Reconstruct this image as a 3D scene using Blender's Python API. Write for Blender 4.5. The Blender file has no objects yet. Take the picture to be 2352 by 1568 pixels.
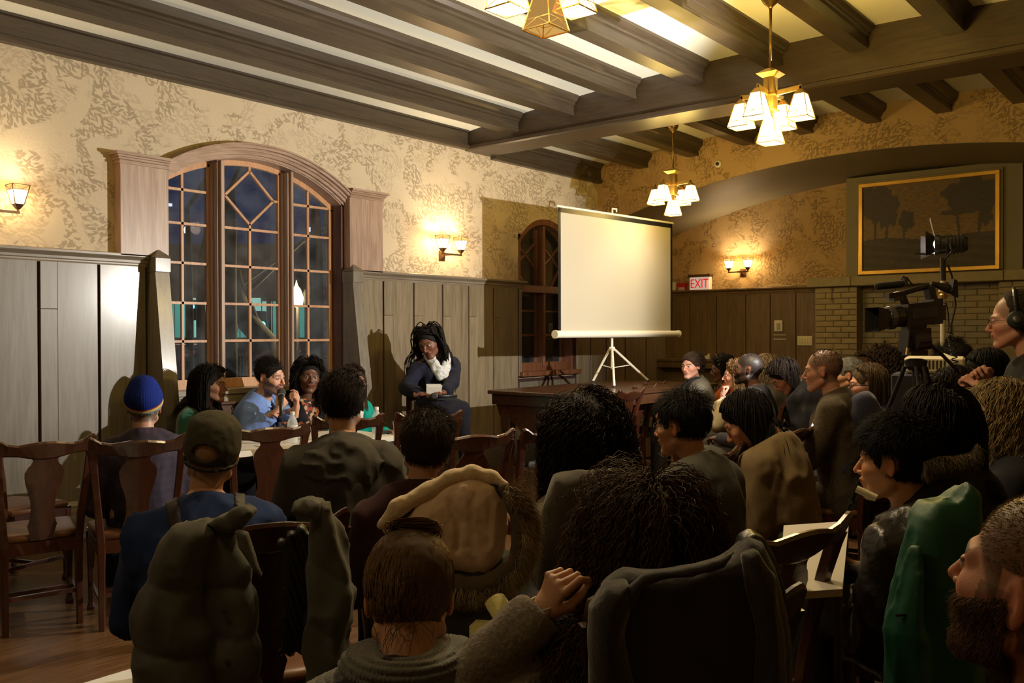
import bpy, math, random
import numpy as np
from mathutils import Matrix, Vector

# ------------------------------------------------------------------ camera
FPX = 2051.3
CAM_H = 1.45
K = CAM_H / 1.58            # the room was surveyed in units 1/K; every room mesh is scaled by K
_X = np.array([1694., 23., -FPX]); _X /= np.linalg.norm(_X)
_Y = np.array([-2484., 11., -FPX]); _Y /= np.linalg.norm(_Y)
_Z = np.cross(_X, _Y)
ROT = np.array([_X, _Y, _Z])
CAM = np.array([0., 0., CAM_H])


def at(px, py, t):
    """point seen at photo position (px, py) at the distance t along the view axis"""
    return CAM + t * (ROT @ np.array([px - 1176., -(py - 784.), -FPX])) / FPX


def proj(p):
    c = ROT.T @ (np.asarray(p) - CAM)
    return 1176 + FPX * c[0] / -c[2], 784 - FPX * c[1] / -c[2], -c[2]


scene = bpy.context.scene
COL = scene.collection
cam_data = bpy.data.cameras.new('camera')
cam_data.sensor_width = 36.0
cam_data.lens = FPX / 2352 * 36.0
cam_data.clip_start = 0.05
cam = bpy.data.objects.new('camera', cam_data)
m4 = Matrix.Identity(4)
for i in range(3):
    for j in range(3):
        m4[i][j] = ROT[i][j]
m4.translation = Vector(CAM)
cam.matrix_world = m4
COL.objects.link(cam)
scene.camera = cam

# ------------------------------------------------------------------ view, world, sky
scene.view_settings.view_transform = 'Standard'
scene.view_settings.look = 'None'
scene.view_settings.gamma = 1.0
scene.view_settings.use_curve_mapping = False
scene.view_settings.exposure = 0.0
world = bpy.data.worlds.new('night_sky')
scene.world = world
world.use_nodes = True
wn = world.node_tree.nodes
wn['Background'].inputs[0].default_value = (0.012, 0.02, 0.055, 1)
wn['Background'].inputs[1].default_value = 1.0


def light(name, kind, loc, energy, color, radius=0.05, parent=None, rot=None, **kw):
    d = bpy.data.lights.new(name, kind)
    d.energy = energy
    d.color = color
    if kind != 'AREA':
        d.shadow_soft_size = radius
    for k, v in kw.items():
        setattr(d, k, v)
    o = bpy.data.objects.new(name, d)
    o.location = loc
    if rot is not None:
        o.rotation_mode = 'QUATERNION'
        o.rotation_quaternion = rot
    COL.objects.link(o)
    if parent is not None:
        o.parent = parent
        o.matrix_parent_inverse = Matrix.Translation(parent.location).inverted()
    return o


# video lamp: one real fresnel head on a stand beside the audience, aimed at the panel
LAMP = at(2160, 562, 5.5)
LAMP_AIM = np.array([4.45, 6.43, 1.95])
_d = Vector(LAMP_AIM - LAMP).normalized()
LAMP_Q = _d.to_track_quat('-Z', 'Y')
light('video_lamp_beam', 'SPOT', LAMP, 930.0, (1.0, 0.95, 0.87), 0.022, rot=LAMP_Q,
      spot_size=math.radians(112), spot_blend=0.25)

BULB = 44.0          # watts in each chandelier bulb
BULB_COL = (1.0, 0.78, 0.46)
SCONCE = 17.0
SCONCE_COL = (1.0, 0.76, 0.45)


# ------------------------------------------------------------------ materials
def nmat(name):
    m = bpy.data.materials.new(name)
    m.use_nodes = True
    nt = m.node_tree
    b = nt.nodes['Principled BSDF']
    return m, nt, b


def N(nt, kind, **kw):
    n = nt.nodes.new(kind)
    for k, v in kw.items():
        if k == 'ins':
            for kk, vv in v.items():
                if hasattr(vv, 'is_output') or isinstance(vv, bpy.types.NodeSocket):
                    nt.links.new(vv, n.inputs[kk])
                else:
                    n.inputs[kk].default_value = vv
        else:
            setattr(n, k, v)
    return n


def ramp(nt, fac, stops):
    r = nt.nodes.new('ShaderNodeValToRGB')
    nt.links.new(fac, r.inputs[0])
    el = r.color_ramp.elements
    el[0].position, el[0].color = stops[0][0], (*stops[0][1], 1)
    el[1].position, el[1].color = stops[-1][0], (*stops[-1][1], 1)
    for p, c in stops[1:-1]:
        e = el.new(p)
        e.color = (*c, 1)
    return r.outputs[0]


def plain(name, col, rough=0.6, metal=0.0, spec=0.5, noise=0.0, scale=8.0, bump=0.0, sheen=0.0, coat=0.0):
    m, nt, b = nmat(name)
    b.inputs['Roughness'].default_value = rough
    b.inputs['Metallic'].default_value = metal
    b.inputs['Specular IOR Level'].default_value = spec
    if sheen:
        b.inputs['Sheen Weight'].default_value = sheen
        b.inputs['Sheen Roughness'].default_value = 0.5
    if coat:
        b.inputs['Coat Weight'].default_value = coat
        b.inputs['Coat Roughness'].default_value = 0.15
    if noise or bump:
        tc = N(nt, 'ShaderNodeTexCoord')
        nz = N(nt, 'ShaderNodeTexNoise', ins={'Vector': tc.outputs['Object'], 'Scale': scale, 'Detail': 4.0})
    if noise:
        c1 = tuple(max(0, c * (1 - noise)) for c in col)
        c2 = tuple(min(1, c * (1 + noise)) for c in col)
        nt.links.new(ramp(nt, nz.outputs[0], [(0.3, c1), (0.7, c2)]), b.inputs['Base Color'])
    else:
        b.inputs['Base Color'].default_value = (*col, 1)
    if bump:
        bm = N(nt, 'ShaderNodeBump', ins={'Height': nz.outputs[0], 'Strength': bump, 'Distance': 0.01})
        nt.links.new(bm.outputs[0], b.inputs['Normal'])
    return m


def wood(name, dark, light_, rough=0.4, axis=2, coat=0.0, scale=1.0, spec=0.5):
    """oak-like grain running along the given object axis, varied per object"""
    m, nt, b = nmat(name)
    tc = N(nt, 'ShaderNodeTexCoord')
    oi = N(nt, 'ShaderNodeObjectInfo')
    mul = N(nt, 'ShaderNodeMath', operation='MULTIPLY', ins={0: oi.outputs['Random'], 1: 7.0})
    comb = N(nt, 'ShaderNodeCombineXYZ', ins={0: mul.outputs[0], 1: mul.outputs[0], 2: mul.outputs[0]})
    add = N(nt, 'ShaderNodeVectorMath', operation='ADD', ins={0: tc.outputs['Object'], 1: comb.outputs[0]})
    sc = [22.0 * scale] * 3
    sc[axis] = 1.6 * scale
    mp = N(nt, 'ShaderNodeMapping', ins={'Vector': add.outputs[0], 'Scale': tuple(sc)})
    n1 = N(nt, 'ShaderNodeTexNoise', ins={'Vector': mp.outputs[0], 'Scale': 1.0, 'Detail': 6.0, 'Distortion': 1.2})
    sc2 = [140.0 * scale] * 3
    sc2[axis] = 6.0 * scale
    mp2 = N(nt, 'ShaderNodeMapping', ins={'Vector': add.outputs[0], 'Scale': tuple(sc2)})
    n2 = N(nt, 'ShaderNodeTexNoise', ins={'Vector': mp2.outputs[0], 'Scale': 1.0, 'Detail': 3.0})
    mx = N(nt, 'ShaderNodeMath', operation='MULTIPLY_ADD', ins={0: n2.outputs[0], 1: 0.45, 2: n1.outputs[0]})
    rnd = N(nt, 'ShaderNodeMath', operation='MULTIPLY_ADD', ins={0: oi.outputs['Random'], 1: 0.16, 2: mx.outputs[0]})
    nt.links.new(ramp(nt, rnd.outputs[0], [(0.52, dark), (1.02, light_)]), b.inputs['Base Color'])
    b.inputs['Roughness'].default_value = rough
    b.inputs['Specular IOR Level'].default_value = spec
    if coat:
        b.inputs['Coat Weight'].default_value = coat
        b.inputs['Coat Roughness'].default_value = 0.2
    bm = N(nt, 'ShaderNodeBump', ins={'Height': n2.outputs[0], 'Strength': 0.12, 'Distance': 0.002})
    nt.links.new(bm.outputs[0], b.inputs['Normal'])
    return m


def emit(name, col, strength):
    m, nt, b = nmat(name)
    b.inputs['Base Color'].default_value = (*[min(1, c) for c in col], 1)
    b.inputs['Emission Color'].default_value = (*col, 1)
    b.inputs['Emission Strength'].default_value = strength
    return m


def vcol_mat(name, rough=0.5, spec=0.5, bump=0.0, bscale=60.0, sss=0.0, sheen=0.0, aniso=False):
    m, nt, b = nmat(name)
    a = N(nt, 'ShaderNodeAttribute', attribute_name='Col')
    nt.links.new(a.outputs['Color'], b.inputs['Base Color'])
    b.inputs['Roughness'].default_value = rough
    b.inputs['Specular IOR Level'].default_value = spec
    if sss:
        b.inputs['Subsurface Weight'].default_value = sss
        b.inputs['Subsurface Scale'].default_value = 0.01
        b.inputs['Subsurface Radius'].default_value = (1.0, 0.4, 0.2)
    if sheen:
        b.inputs['Sheen Weight'].default_value = sheen
    if bump:
        tc = N(nt, 'ShaderNodeTexCoord')
        nz = N(nt, 'ShaderNodeTexNoise', ins={'Vector': tc.outputs['Object'], 'Scale': bscale, 'Detail': 4.0})
        bm = N(nt, 'ShaderNodeBump', ins={'Height': nz.outputs[0], 'Strength': bump, 'Distance': 0.004})
        nt.links.new(bm.outputs[0], b.inputs['Normal'])
    return m


def wallpaper(name, axis_u, ground, leaf, pale):
    """cream paper with sprays of narrow willow leaves; axis_u is the wall's horizontal axis"""
    m, nt, b = nmat(name)
    tc = N(nt, 'ShaderNodeTexCoord')
    sep = N(nt, 'ShaderNodeSeparateXYZ', ins={0: tc.outputs['Object']})
    uv = N(nt, 'ShaderNodeCombineXYZ', ins={0: sep.outputs[axis_u], 1: sep.outputs[2], 2: 0.0})
    U = uv.outputs[0]
    # where the sprays grow: bent diagonal bands repeated over the paper
    warp = N(nt, 'ShaderNodeTexNoise', noise_dimensions='2D', ins={'Vector': U, 'Scale': 1.6, 'Detail': 3.0})
    spray = N(nt, 'ShaderNodeTexNoise', noise_dimensions='2D', ins={'Vector': U, 'Scale': 3.1, 'Detail': 2.5, 'Roughness': 0.6, 'Distortion': 0.5})
    mask = N(nt, 'ShaderNodeMapRange', ins={'Value': spray.outputs[0], 'From Min': 0.49, 'From Max': 0.53})
    angf = N(nt, 'ShaderNodeMath', operation='MULTIPLY_ADD', ins={0: warp.outputs[0], 1: 5.0, 2: 0.2})
    masks = []
    for i, (s, w) in enumerate(((15.0, 0.15), (19.0, 0.15), (23.0, 0.16))):
        off = N(nt, 'ShaderNodeVectorMath', operation='ADD', ins={0: U, 1: (3.7 * i, 1.9 * i, 0)})
        v = N(nt, 'ShaderNodeTexVoronoi', voronoi_dimensions='2D', feature='F1', ins={'Vector': off.outputs[0], 'Scale': s, 'Randomness': 0.85})
        scaled = N(nt, 'ShaderNodeVectorMath', operation='SCALE', ins={0: off.outputs[0], 'Scale': s})
        posn = N(nt, 'ShaderNodeVectorMath', operation='SCALE', ins={0: v.outputs['Position'], 'Scale': s})
        loc = N(nt, 'ShaderNodeVectorMath', operation='SUBTRACT', ins={0: scaled.outputs[0], 1: posn.outputs[0]})
        sc = N(nt, 'ShaderNodeSeparateXYZ', ins={0: v.outputs['Color']})
        ang = N(nt, 'ShaderNodeMath', operation='MULTIPLY_ADD', ins={0: sc.outputs[0], 1: 2.0, 2: angf.outputs[0]})
        rot = N(nt, 'ShaderNodeVectorRotate', rotation_type='Z_AXIS', ins={'Vector': loc.outputs[0], 'Angle': ang.outputs[0]})
        rs = N(nt, 'ShaderNodeSeparateXYZ', ins={0: rot.outputs[0]})
        x2 = N(nt, 'ShaderNodeMath', operation='MULTIPLY', ins={0: rs.outputs[0], 1: rs.outputs[0]})
        wid = N(nt, 'ShaderNodeMath', operation='MULTIPLY_ADD', ins={0: x2.outputs[0], 1: -w / 0.36, 2: w})
        ay = N(nt, 'ShaderNodeMath', operation='ABSOLUTE', ins={0: rs.outputs[1]})
        df = N(nt, 'ShaderNodeMath', operation='SUBTRACT', ins={0: wid.outputs[0], 1: ay.outputs[0]})
        lf = N(nt, 'ShaderNodeMapRange', ins={'Value': df.outputs[0], 'From Min': -0.015, 'From Max': 0.02})
        masks.append((lf.outputs[0], df.outputs[0]))
    mxl = N(nt, 'ShaderNodeMath', operation='MAXIMUM', ins={0: masks[0][0], 1: masks[1][0]})
    mxl = N(nt, 'ShaderNodeMath', operation='MAXIMUM', ins={0: mxl.outputs[0], 1: masks[2][0]})
    leafm = N(nt, 'ShaderNodeMath', operation='MULTIPLY', ins={0: mxl.outputs[0], 1: mask.outputs[0]})
    # pale outline leaves everywhere else
    spray2 = N(nt, 'ShaderNodeTexNoise', noise_dimensions='2D', ins={'Vector': U, 'Scale': 2.3, 'Detail': 2.0, 'W': 4.0} if False else {'Vector': N(nt, 'ShaderNodeVectorMath', operation='ADD', ins={0: U, 1: (9.3, 4.1, 0)}).outputs[0], 'Scale': 3.4, 'Detail': 2.0})
    mask2 = N(nt, 'ShaderNodeMapRange', ins={'Value': spray2.outputs[0], 'From Min': 0.47, 'From Max': 0.53})
    faint = N(nt, 'ShaderNodeMath', operation='MULTIPLY', ins={0: mxl.outputs[0], 1: mask2.outputs[0]})
    fine = N(nt, 'ShaderNodeTexNoise', noise_dimensions='2D', ins={'Vector': U, 'Scale': 60.0, 'Detail': 3.0})
    big = N(nt, 'ShaderNodeTexNoise', noise_dimensions='2D', ins={'Vector': U, 'Scale': 2.5, 'Detail': 2.0})
    g0 = ramp(nt, fine.outputs[0], [(0.35, tuple(c * 0.92 for c in ground)), (0.65, tuple(min(1, c * 1.06) for c in ground))])
    g1 = N(nt, 'ShaderNodeMix', data_type='RGBA', ins={'Factor': big.outputs[0], 6: (*pale, 1), 7: g0})
    nt.links.new(g0, g1.inputs[6]) if False else None
    f1 = N(nt, 'ShaderNodeMath', operation='MULTIPLY', ins={0: faint.outputs[0], 1: 0.38})
    c1 = N(nt, 'ShaderNodeMix', data_type='RGBA', ins={0: f1.outputs[0], 6: g1.outputs[2], 7: (*leaf, 1)})
    f2 = N(nt, 'ShaderNodeMath', operation='MULTIPLY', ins={0: leafm.outputs[0], 1: 0.85})
    c2 = N(nt, 'ShaderNodeMix', data_type='RGBA', ins={0: f2.outputs[0], 6: c1.outputs[2], 7: (*leaf, 1)})
    nt.links.new(c2.outputs[2], b.inputs['Base Color'])
    b.inputs['Roughness'].default_value = 0.75
    return m


# ------------------------------------------------------------------ mesh helpers
class MB:
    """collects simple shapes and links them as one mesh object"""

    def __init__(s):
        s.v, s.f = [], []

    def add(s, vs, fs):
        o = len(s.v)
        s.v.extend([tuple(map(float, p)) for p in vs])
        s.f.extend([tuple(i + o for i in f) for f in fs])
        return s

    def box(s, x0, x1, y0, y1, z0, z1, c=0.0):
        if c <= 0:
            vs = [(x, y, z) for z in (z0, z1) for y in (y0, y1) for x in (x0, x1)]
            return s.add(vs, [(0, 2, 3, 1), (4, 5, 7, 6), (0, 1, 5, 4), (2, 6, 7, 3), (0, 4, 6, 2), (1, 3, 7, 5)])
        # chamfered along every edge: three nested rings
        vs, fs = [], []
        for (z, d) in ((z0, c), (z0 + c, 0), (z1 - c, 0), (z1, c)):
            for (x, y) in ((x0 + d, y0 + c), (x0 + c, y0 + d), (x1 - c, y0 + d), (x1 - d, y0 + c), (x1 - d, y1 - c), (x1 - c, y1 - d), (x0 + c, y1 - d), (x0 + d, y1 - c)):
                vs.append((x, y, z))
        for k in range(3):
            for i in range(8):
                j = (i + 1) % 8
                fs.append((k * 8 + i, k * 8 + j, k * 8 + 8 + j, k * 8 + 8 + i))
        fs.append(tuple(range(7, -1, -1)))
        fs.append(tuple(range(24, 32)))
        return s.add(vs, fs)

    def hexa(s, pts):
        """8 points: bottom 4 counter-clockwise, top 4"""
        return s.add(pts, [(3, 2, 1, 0), (4, 5, 6, 7), (0, 1, 5, 4), (1, 2, 6, 5), (2, 3, 7, 6), (3, 0, 4, 7)])

    def prism(s, prof, axis, a, b, caps=True):
        """profile of 2-D points extruded along an axis; x: (y,z)  y: (x,z)  z: (x,y)"""
        n = len(prof)
        vs = []
        for c in (a, b):
            for (p, q) in prof:
                vs.append({'x': (c, p, q), 'y': (p, c, q), 'z': (p, q, c)}[axis])
        fs = [(i, (i + 1) % n, n + (i + 1) % n, n + i) for i in range(n)]
        if caps:
            fs += [tuple(range(n - 1, -1, -1)), tuple(range(n, 2 * n))]
        return s.add(vs, fs)

    def bar(s, a, b, w, h, up=(0, 0, 1)):
        a, b = np.array(a, float), np.array(b, float)
        d = (b - a) / np.linalg.norm(b - a)
        u = np.array(up, float)
        r = np.cross(d, u)
        if np.linalg.norm(r) < 1e-6:
            r = np.cross(d, (1, 0, 0))
        r /= np.linalg.norm(r)
        u = np.cross(r, d)
        vs = [c + sx * r * w / 2 + sy * u * h / 2 for c in (a, b) for sx, sy in ((-1, -1), (1, -1), (1, 1), (-1, 1))]
        return s.add(vs, [(0, 1, 2, 3), (7, 6, 5, 4), (0, 4, 5, 1), (1, 5, 6, 2), (2, 6, 7, 3), (3, 7, 4, 0)])

    def tube(s, pts, r, n=8, caps=True):
        pts = [np.array(p, float) for p in pts]
        rs = r if isinstance(r, (list, tuple, np.ndarray)) else [r] * len(pts)
        vs, fs = [], []
        pu = None
        for i, p in enumerate(pts):
            d = pts[min(i + 1, len(pts) - 1)] - pts[max(i - 1, 0)]
            d /= max(np.linalg.norm(d), 1e-9)
            if pu is None:
                pu = np.array((0, 0, 1.)) if abs(d[2]) < 0.9 else np.array((1., 0, 0))
            u = pu - d * (pu @ d)
            u /= max(np.linalg.norm(u), 1e-9)
            pu = u
            w = np.cross(d, u)
            for k in range(n):
                a = 2 * math.pi * k / n
                vs.append(p + rs[i] * (math.cos(a) * u + math.sin(a) * w))
        for i in range(len(pts) - 1):
            for k in range(n):
                k2 = (k + 1) % n
                fs.append((i * n + k, i * n + k2, (i + 1) * n + k2, (i + 1) * n + k))
        if caps:
            fs += [tuple(range(n - 1, -1, -1)), tuple((len(pts) - 1) * n + k for k in range(n))]
        return s.add(vs, fs)

    def lathe(s, prof, c=(0, 0, 0), n=16, axis=None):
        """profile (r, z) turned about the vertical through c (or about an axis vector)"""
        vs, fs = [], []
        R = np.eye(3)
        if axis is not None:
            R = np.array(Vector(axis).to_track_quat('Z', 'Y').to_matrix())
        c = np.array(c, float)
        for (r, z) in prof:
            for k in range(n):
                a = 2 * math.pi * k / n
                vs.append(c + R @ np.array((r * math.cos(a), r * math.sin(a), z)))
        for i in range(len(prof) - 1):
            for k in range(n):
                k2 = (k + 1) % n
                fs.append((i * n + k, i * n + k2, (i + 1) * n + k2, (i + 1) * n + k))
        fs += [tuple(range(n - 1, -1, -1)), tuple((len(prof) - 1) * n + k for k in range(n))]
        return s.add(vs, fs)

    def build(s, name, m, parent=None, scale=1.0, smooth=False, kind=None, col=None):
        me = bpy.data.meshes.new(name)
        v = np.array(s.v, float) * scale
        if parent is not None:
            v = v - np.array(parent_loc(parent))
        me.from_pydata(v.tolist(), [], s.f)
        if m is not None:
            me.materials.append(m)
        if smooth:
            me.polygons.foreach_set('use_smooth', [True] * len(me.polygons))
        me.update()
        o = bpy.data.objects.new(name, me)
        COL.objects.link(o)
        if parent is not None:
            o.parent = parent
        if kind:
            o['kind'] = kind
        return o


_LOCS = {}


def parent_loc(p):
    l = np.array(p.location)
    while p.parent is not None:
        p = p.parent
        l = l + np.array(p.location)
    return l


def thing(name, loc=(0, 0, 0), label=None, cat=None, group=None, kind=None):
    o = bpy.data.objects.new(name, None)
    o.location = loc
    o.empty_display_size = 0.1
    COL.objects.link(o)
    tag(o, label, cat, group, kind)
    return o


def tag(o, label=None, cat=None, group=None, kind=None):
    if label: o['label'] = label
    if cat: o['category'] = cat
    if group: o['group'] = group
    if kind: o['kind'] = kind
    return o


def struct(name, mb, m, smooth=False):
    o = mb.build(name, m, None, K, smooth)
    o['kind'] = 'structure'
    return o


def kid(name, mb, m, parent, smooth=False, label=None, kind=None):
    """a room part, surveyed in room units like its wall"""
    o = mb.build(name, m, parent, K, smooth, kind)
    if label: o['label'] = label
    return o


def copy_tree(o, parent=None):
    c = o.copy()
    COL.objects.link(c)
    c.parent = parent
    for ch in list(o.children):
        copy_tree(ch, c)
    return c
# ================================================================== the room
GREY_OAK = wood('grey_oak_panelling', (0.105, 0.083, 0.053), (0.19, 0.162, 0.118), 0.46, 2, coat=0.45, spec=0.7)
TAN_OAK = wood('tan_oak_panelling', (0.135, 0.102, 0.060), (0.26, 0.205, 0.13), 0.46, 2, coat=0.3)
GREY_OAK_X = wood('grey_oak_rail', (0.15, 0.115, 0.075), (0.28, 0.235, 0.175), 0.36, 0)
GREY_OAK_Y = wood('grey_oak_rail_back', (0.15, 0.115, 0.075), (0.28, 0.235, 0.175), 0.4, 1)
PINK_OAK = wood('pink_oak_casing', (0.22, 0.13, 0.085), (0.40, 0.28, 0.21), 0.38, 2)
PINK_OAK_X = wood('pink_oak_moulding', (0.22, 0.13, 0.085), (0.40, 0.28, 0.21), 0.35, 0)
HONEY = wood('honey_oak_sash', (0.36, 0.17, 0.075), (0.55, 0.30, 0.15), 0.42, 2)
DARK_JAMB = wood('dark_jamb', (0.055, 0.018, 0.010), (0.11, 0.04, 0.022), 0.4, 2)
BEAM_X = wood('dark_beam', (0.036, 0.026, 0.016), (0.066, 0.048, 0.030), 0.36, 0, scale=1.6)
BEAM_Y = wood('dark_girder', (0.036, 0.024, 0.014), (0.066, 0.046, 0.028), 0.36, 1, scale=1.6)
GROOVE = plain('groove_dark_red_wood', (0.035, 0.012, 0.008), 0.8)  # dark red backing wood that shows in the board joints
PLASTER = plain('cream_plaster', (0.74, 0.72, 0.60), 0.85, noise=0.03, scale=3.0)
OLIVE = plain('olive_paint', (0.20, 0.165, 0.095), 0.55, noise=0.05, scale=5)
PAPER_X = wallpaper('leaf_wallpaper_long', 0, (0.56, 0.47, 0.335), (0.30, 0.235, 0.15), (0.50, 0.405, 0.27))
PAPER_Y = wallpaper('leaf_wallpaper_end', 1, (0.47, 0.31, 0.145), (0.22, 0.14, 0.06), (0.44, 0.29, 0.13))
SIDE_PLASTER = plain('tan_wall', (0.50, 0.41, 0.28), 0.8)

D, L, LB, YR, XF = 7.0, 10.36, 12.2, -0.9, -2.2
ZT = 4.35


def zceil(y):
    return 4.135 - 0.135 * ((y - 3.0) / 3.1) ** 2


# floor: oak strips
def floor_mat():
    m, nt, b = nmat('oak_strip_floor')
    tc = N(nt, 'ShaderNodeTexCoord')
    br = N(nt, 'ShaderNodeTexBrick', offset=0.37, ins={'Vector': tc.outputs['Object'], 'Scale': 1.0, 'Mortar Size': 0.0012,
           'Brick Width': 1.1, 'Row Height': 0.062, 'Color1': (0.17, 0.088, 0.036, 1), 'Color2': (0.12, 0.058, 0.023, 1), 'Mortar': (0.04, 0.02, 0.01, 1)})
    mp = N(nt, 'ShaderNodeMapping', ins={'Vector': tc.outputs['Object'], 'Scale': (2.0, 38.0, 1.0)})
    n = N(nt, 'ShaderNodeTexNoise', ins={'Vector': mp.outputs[0], 'Scale': 1.5, 'Detail': 5.0, 'Distortion': 0.6})
    dk = ramp(nt, n.outputs[0], [(0.3, (0.55, 0.5, 0.45)), (0.7, (1.1, 1.1, 1.1))])
    mx = N(nt, 'ShaderNodeMix', data_type='RGBA', blend_type='MULTIPLY', ins={0: 1.0, 6: br.outputs[0], 7: dk})
    nt.links.new(mx.outputs[2], b.inputs['Base Color'])
    b.inputs['Roughness'].default_value = 0.33
    return m


struct('floor', MB().box(XF - .1, LB + .3, YR - .1, D + .35, -0.1, 0.0), floor_mat())

# ---- ceiling (slightly crowned plaster) with its beams and girder
mb = MB()
ys = np.linspace(YR - .1, D + .1, 24)
for a, b_ in zip(ys[:-1], ys[1:]):
    za, zb = zceil(a), zceil(b_)
    mb.hexa([(XF, a, za), (L, a, za), (L, b_, zb), (XF, b_, zb), (XF, a, ZT + .2), (L, a, ZT + .2), (L, b_, ZT + .2), (XF, b_, ZT + .2)])
ceiling = struct('ceiling', mb, PLASTER)


def beam_prof(yc, zt, hw=0.08, h=0.185, left=True, right=True):
    zb = zt - h
    r = [(hw, zb), (hw, zb + .028), (hw - .006, zb + .032), (hw - .006, zt - .085), (hw + .012, zt - .075), (hw + .012, zt - .055), (hw + .035, zt - .04), (hw + .055, zt - .012), (hw + .06, zt + .03)]
    l = [(-a, z) for a, z in r][::-1]
    if not left: l = [(-hw * 0 - 0.0, zt + .03), (0.0, zb)]
    return [(yc + a, z) for a, z in r + l]


yb = [6.19, 5.442, 4.686, 3.955, 3.184, 2.453, 1.719, 0.98, 0.25, -0.48]
for i, y in enumerate(yb):
    yc = y + 0.08
    kid('beam', MB().prism(beam_prof(yc, zceil(yc) - .008), 'x', XF, 7.62), BEAM_X, ceiling)
    z2 = zceil(yc) - .008 - 0.085
    kid('beam', MB().prism(beam_prof(yc, z2 + .045, h=0.15), 'x', 8.08, L + .01), BEAM_X, ceiling)
# half beams against the window wall
for (xa, xb, dz) in ((XF, 7.62, 0.0), (8.08, L + .01, -0.045)):
    zb = 3.70 + dz
    pr = [(D + .02, zb), (D - .07, zb), (D - .085, zb + .02), (D - .085, zb + .045), (D - .055, zb + .06), (D - .055, zb + .19), (D - .075, zb + .20), (D - .075, zb + .22), (D - .10, zb + .245), (D - .12, zb + .28), (D - .125, zb + .33), (D + .02, zb + .33)]
    kid('wall_beam', MB().prism(pr, 'x', xa, xb), BEAM_X, ceiling)
# girder across the room
zg = 3.69
pr = [(7.64, zg), (8.06, zg), (8.075, zg + .015), (8.075, zg + .05), (8.05, zg + .065), (8.05, 4.3), (7.65, 4.3), (7.65, zg + .065), (7.622, zg + .05), (7.622, zg + .015)]
kid('girder', MB().prism(pr, 'y', YR, D + .02), BEAM_Y, ceiling)

# ---- window wall (y = D)
W1 = (3.90, 5.83); W1C = 4.845; W1Z = 1.54; W1R = 1.655
W2 = (8.60, 9.76); W2C = 9.18; W2Z = 2.36; W2R = 0.69


def top1(x): return W1Z + math.sqrt(max(W1R ** 2 - (x - W1C) ** 2, 0))
def top2(x): return W2Z + math.sqrt(max(W2R ** 2 - (x - W2C) ** 2, 0))


mb = MB()
T = 0.32
mb.box(XF, W1[0], D, D + T, 0, ZT)
mb.box(W1[0], W1[1], D, D + T, 0, 1.02)
mb.box(W1[1], W2[0], D, D + T, 0, ZT)
mb.box(W2[0], W2[1], D, D + T, 0, 1.10)
mb.box(W2[1], LB + .3, D, D + T, 0, ZT)
for (wa, wb), tp in ((W1, top1), (W2, top2)):
    xs = np.linspace(wa, wb, 21)
    for a, b_ in zip(xs[:-1], xs[1:]):
        mb.hexa([(a, D, tp(a)), (b_, D, tp(b_)), (b_, D + T, tp(b_)), (a, D + T, tp(a)), (a, D, ZT), (b_, D, ZT), (b_, D + T, ZT), (a, D + T, ZT)])
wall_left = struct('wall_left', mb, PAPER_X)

RAIL = 2.23
# dark backing behind the boards, then the boards with open joints
for (xa, xb, zt) in ((XF, 3.74, 2.14), (5.92, 8.60, 2.14), (8.60, 9.76, 1.02), (9.76, LB, 2.14)):
    kid('backing_board', MB().box(xa, xb, D - .012, D + .001, 0, zt), GROOVE, wall_left)
joints_l = [-2.0, -1.56, -1.11, -.67, -.23, .22, .66, 1.11, 1.55, 2.0, 2.445, 2.893, 3.345, 3.74]
joints_r = [5.93, 6.333, 6.774, 7.22, 7.654, 8.093, 8.563]
joints_u = [9.80, 10.13, 10.515, 11.01, 11.59, 12.18]


def boards_x(js, z0, z1, split=True, bm=None):
    GREY_OAK = bm or globals()['GREY_OAK']
    for a, b_ in zip(js[:-1], js[1:]):
        g = 0.011
        if split and b_ - a > 0.4:
            c = a + g + 0.125
            kid('stile', MB().box(a + g, c - .0015, D - .034, D - .010, z0, z1 - .36, .002), GREY_OAK, wall_left)
            kid('stile', MB().box(a + g, c - .0015, D - .034, D - .010, z1 - .357, z1, .002), GREY_OAK, wall_left)
            kid('plank', MB().box(c, b_ - g, D - .032, D - .010, z0, z1, .002), GREY_OAK, wall_left)
        else:
            kid('plank', MB().box(a + g, b_ - g, D - .032, D - .010, z0, z1, .002), GREY_OAK, wall_left)


boards_x(joints_l, 0.30, 2.135)
boards_x(joints_r, 0.30, 2.135, True, TAN_OAK)
boards_x(joints_u, 0.30, 2.135, True, TAN_OAK)
boards_x([8.585, 8.98, 9.39, 9.78], 0.30, 0.98, False)


def rail_prof(y, z=RAIL, s=-1):
    p = [(0, -.10), (.030, -.10), (.036, -.085), (.036, -.075), (.050, -.068), (.052, -.05), (.075, -.036), (.09, -.030), (.10, -.022), (.10, -.006), (.095, 0), (0, 0)]
    return [(y + s * a, z + b_) for a, b_ in p]


for xa, xb in ((XF, 3.78), (5.90, 8.66), (9.80, LB)):
    kid('chair_rail', MB().prism(rail_prof(D), 'x', xa, xb), GREY_OAK_X, wall_left)
for xa, xb in ((XF, 3.78), (5.92, LB)):
    b_ = [(D, 0), (D - .05, 0), (D - .05, .22), (D - .045, .24), (D - .04, .245), (D - .045, .265), (D - .035, .285), (D - .03, .30), (D, .30)]
    kid('baseboard', MB().prism(b_, 'x', xa, xb), GREY_OAK_X, wall_left)

# ---- window 1: arched window in three sashes
wall_left_children = []
window_1 = thing('window_1', (W1C * K, D * K, 1.1 * K), kind='structure')
YG = 7.165


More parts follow.
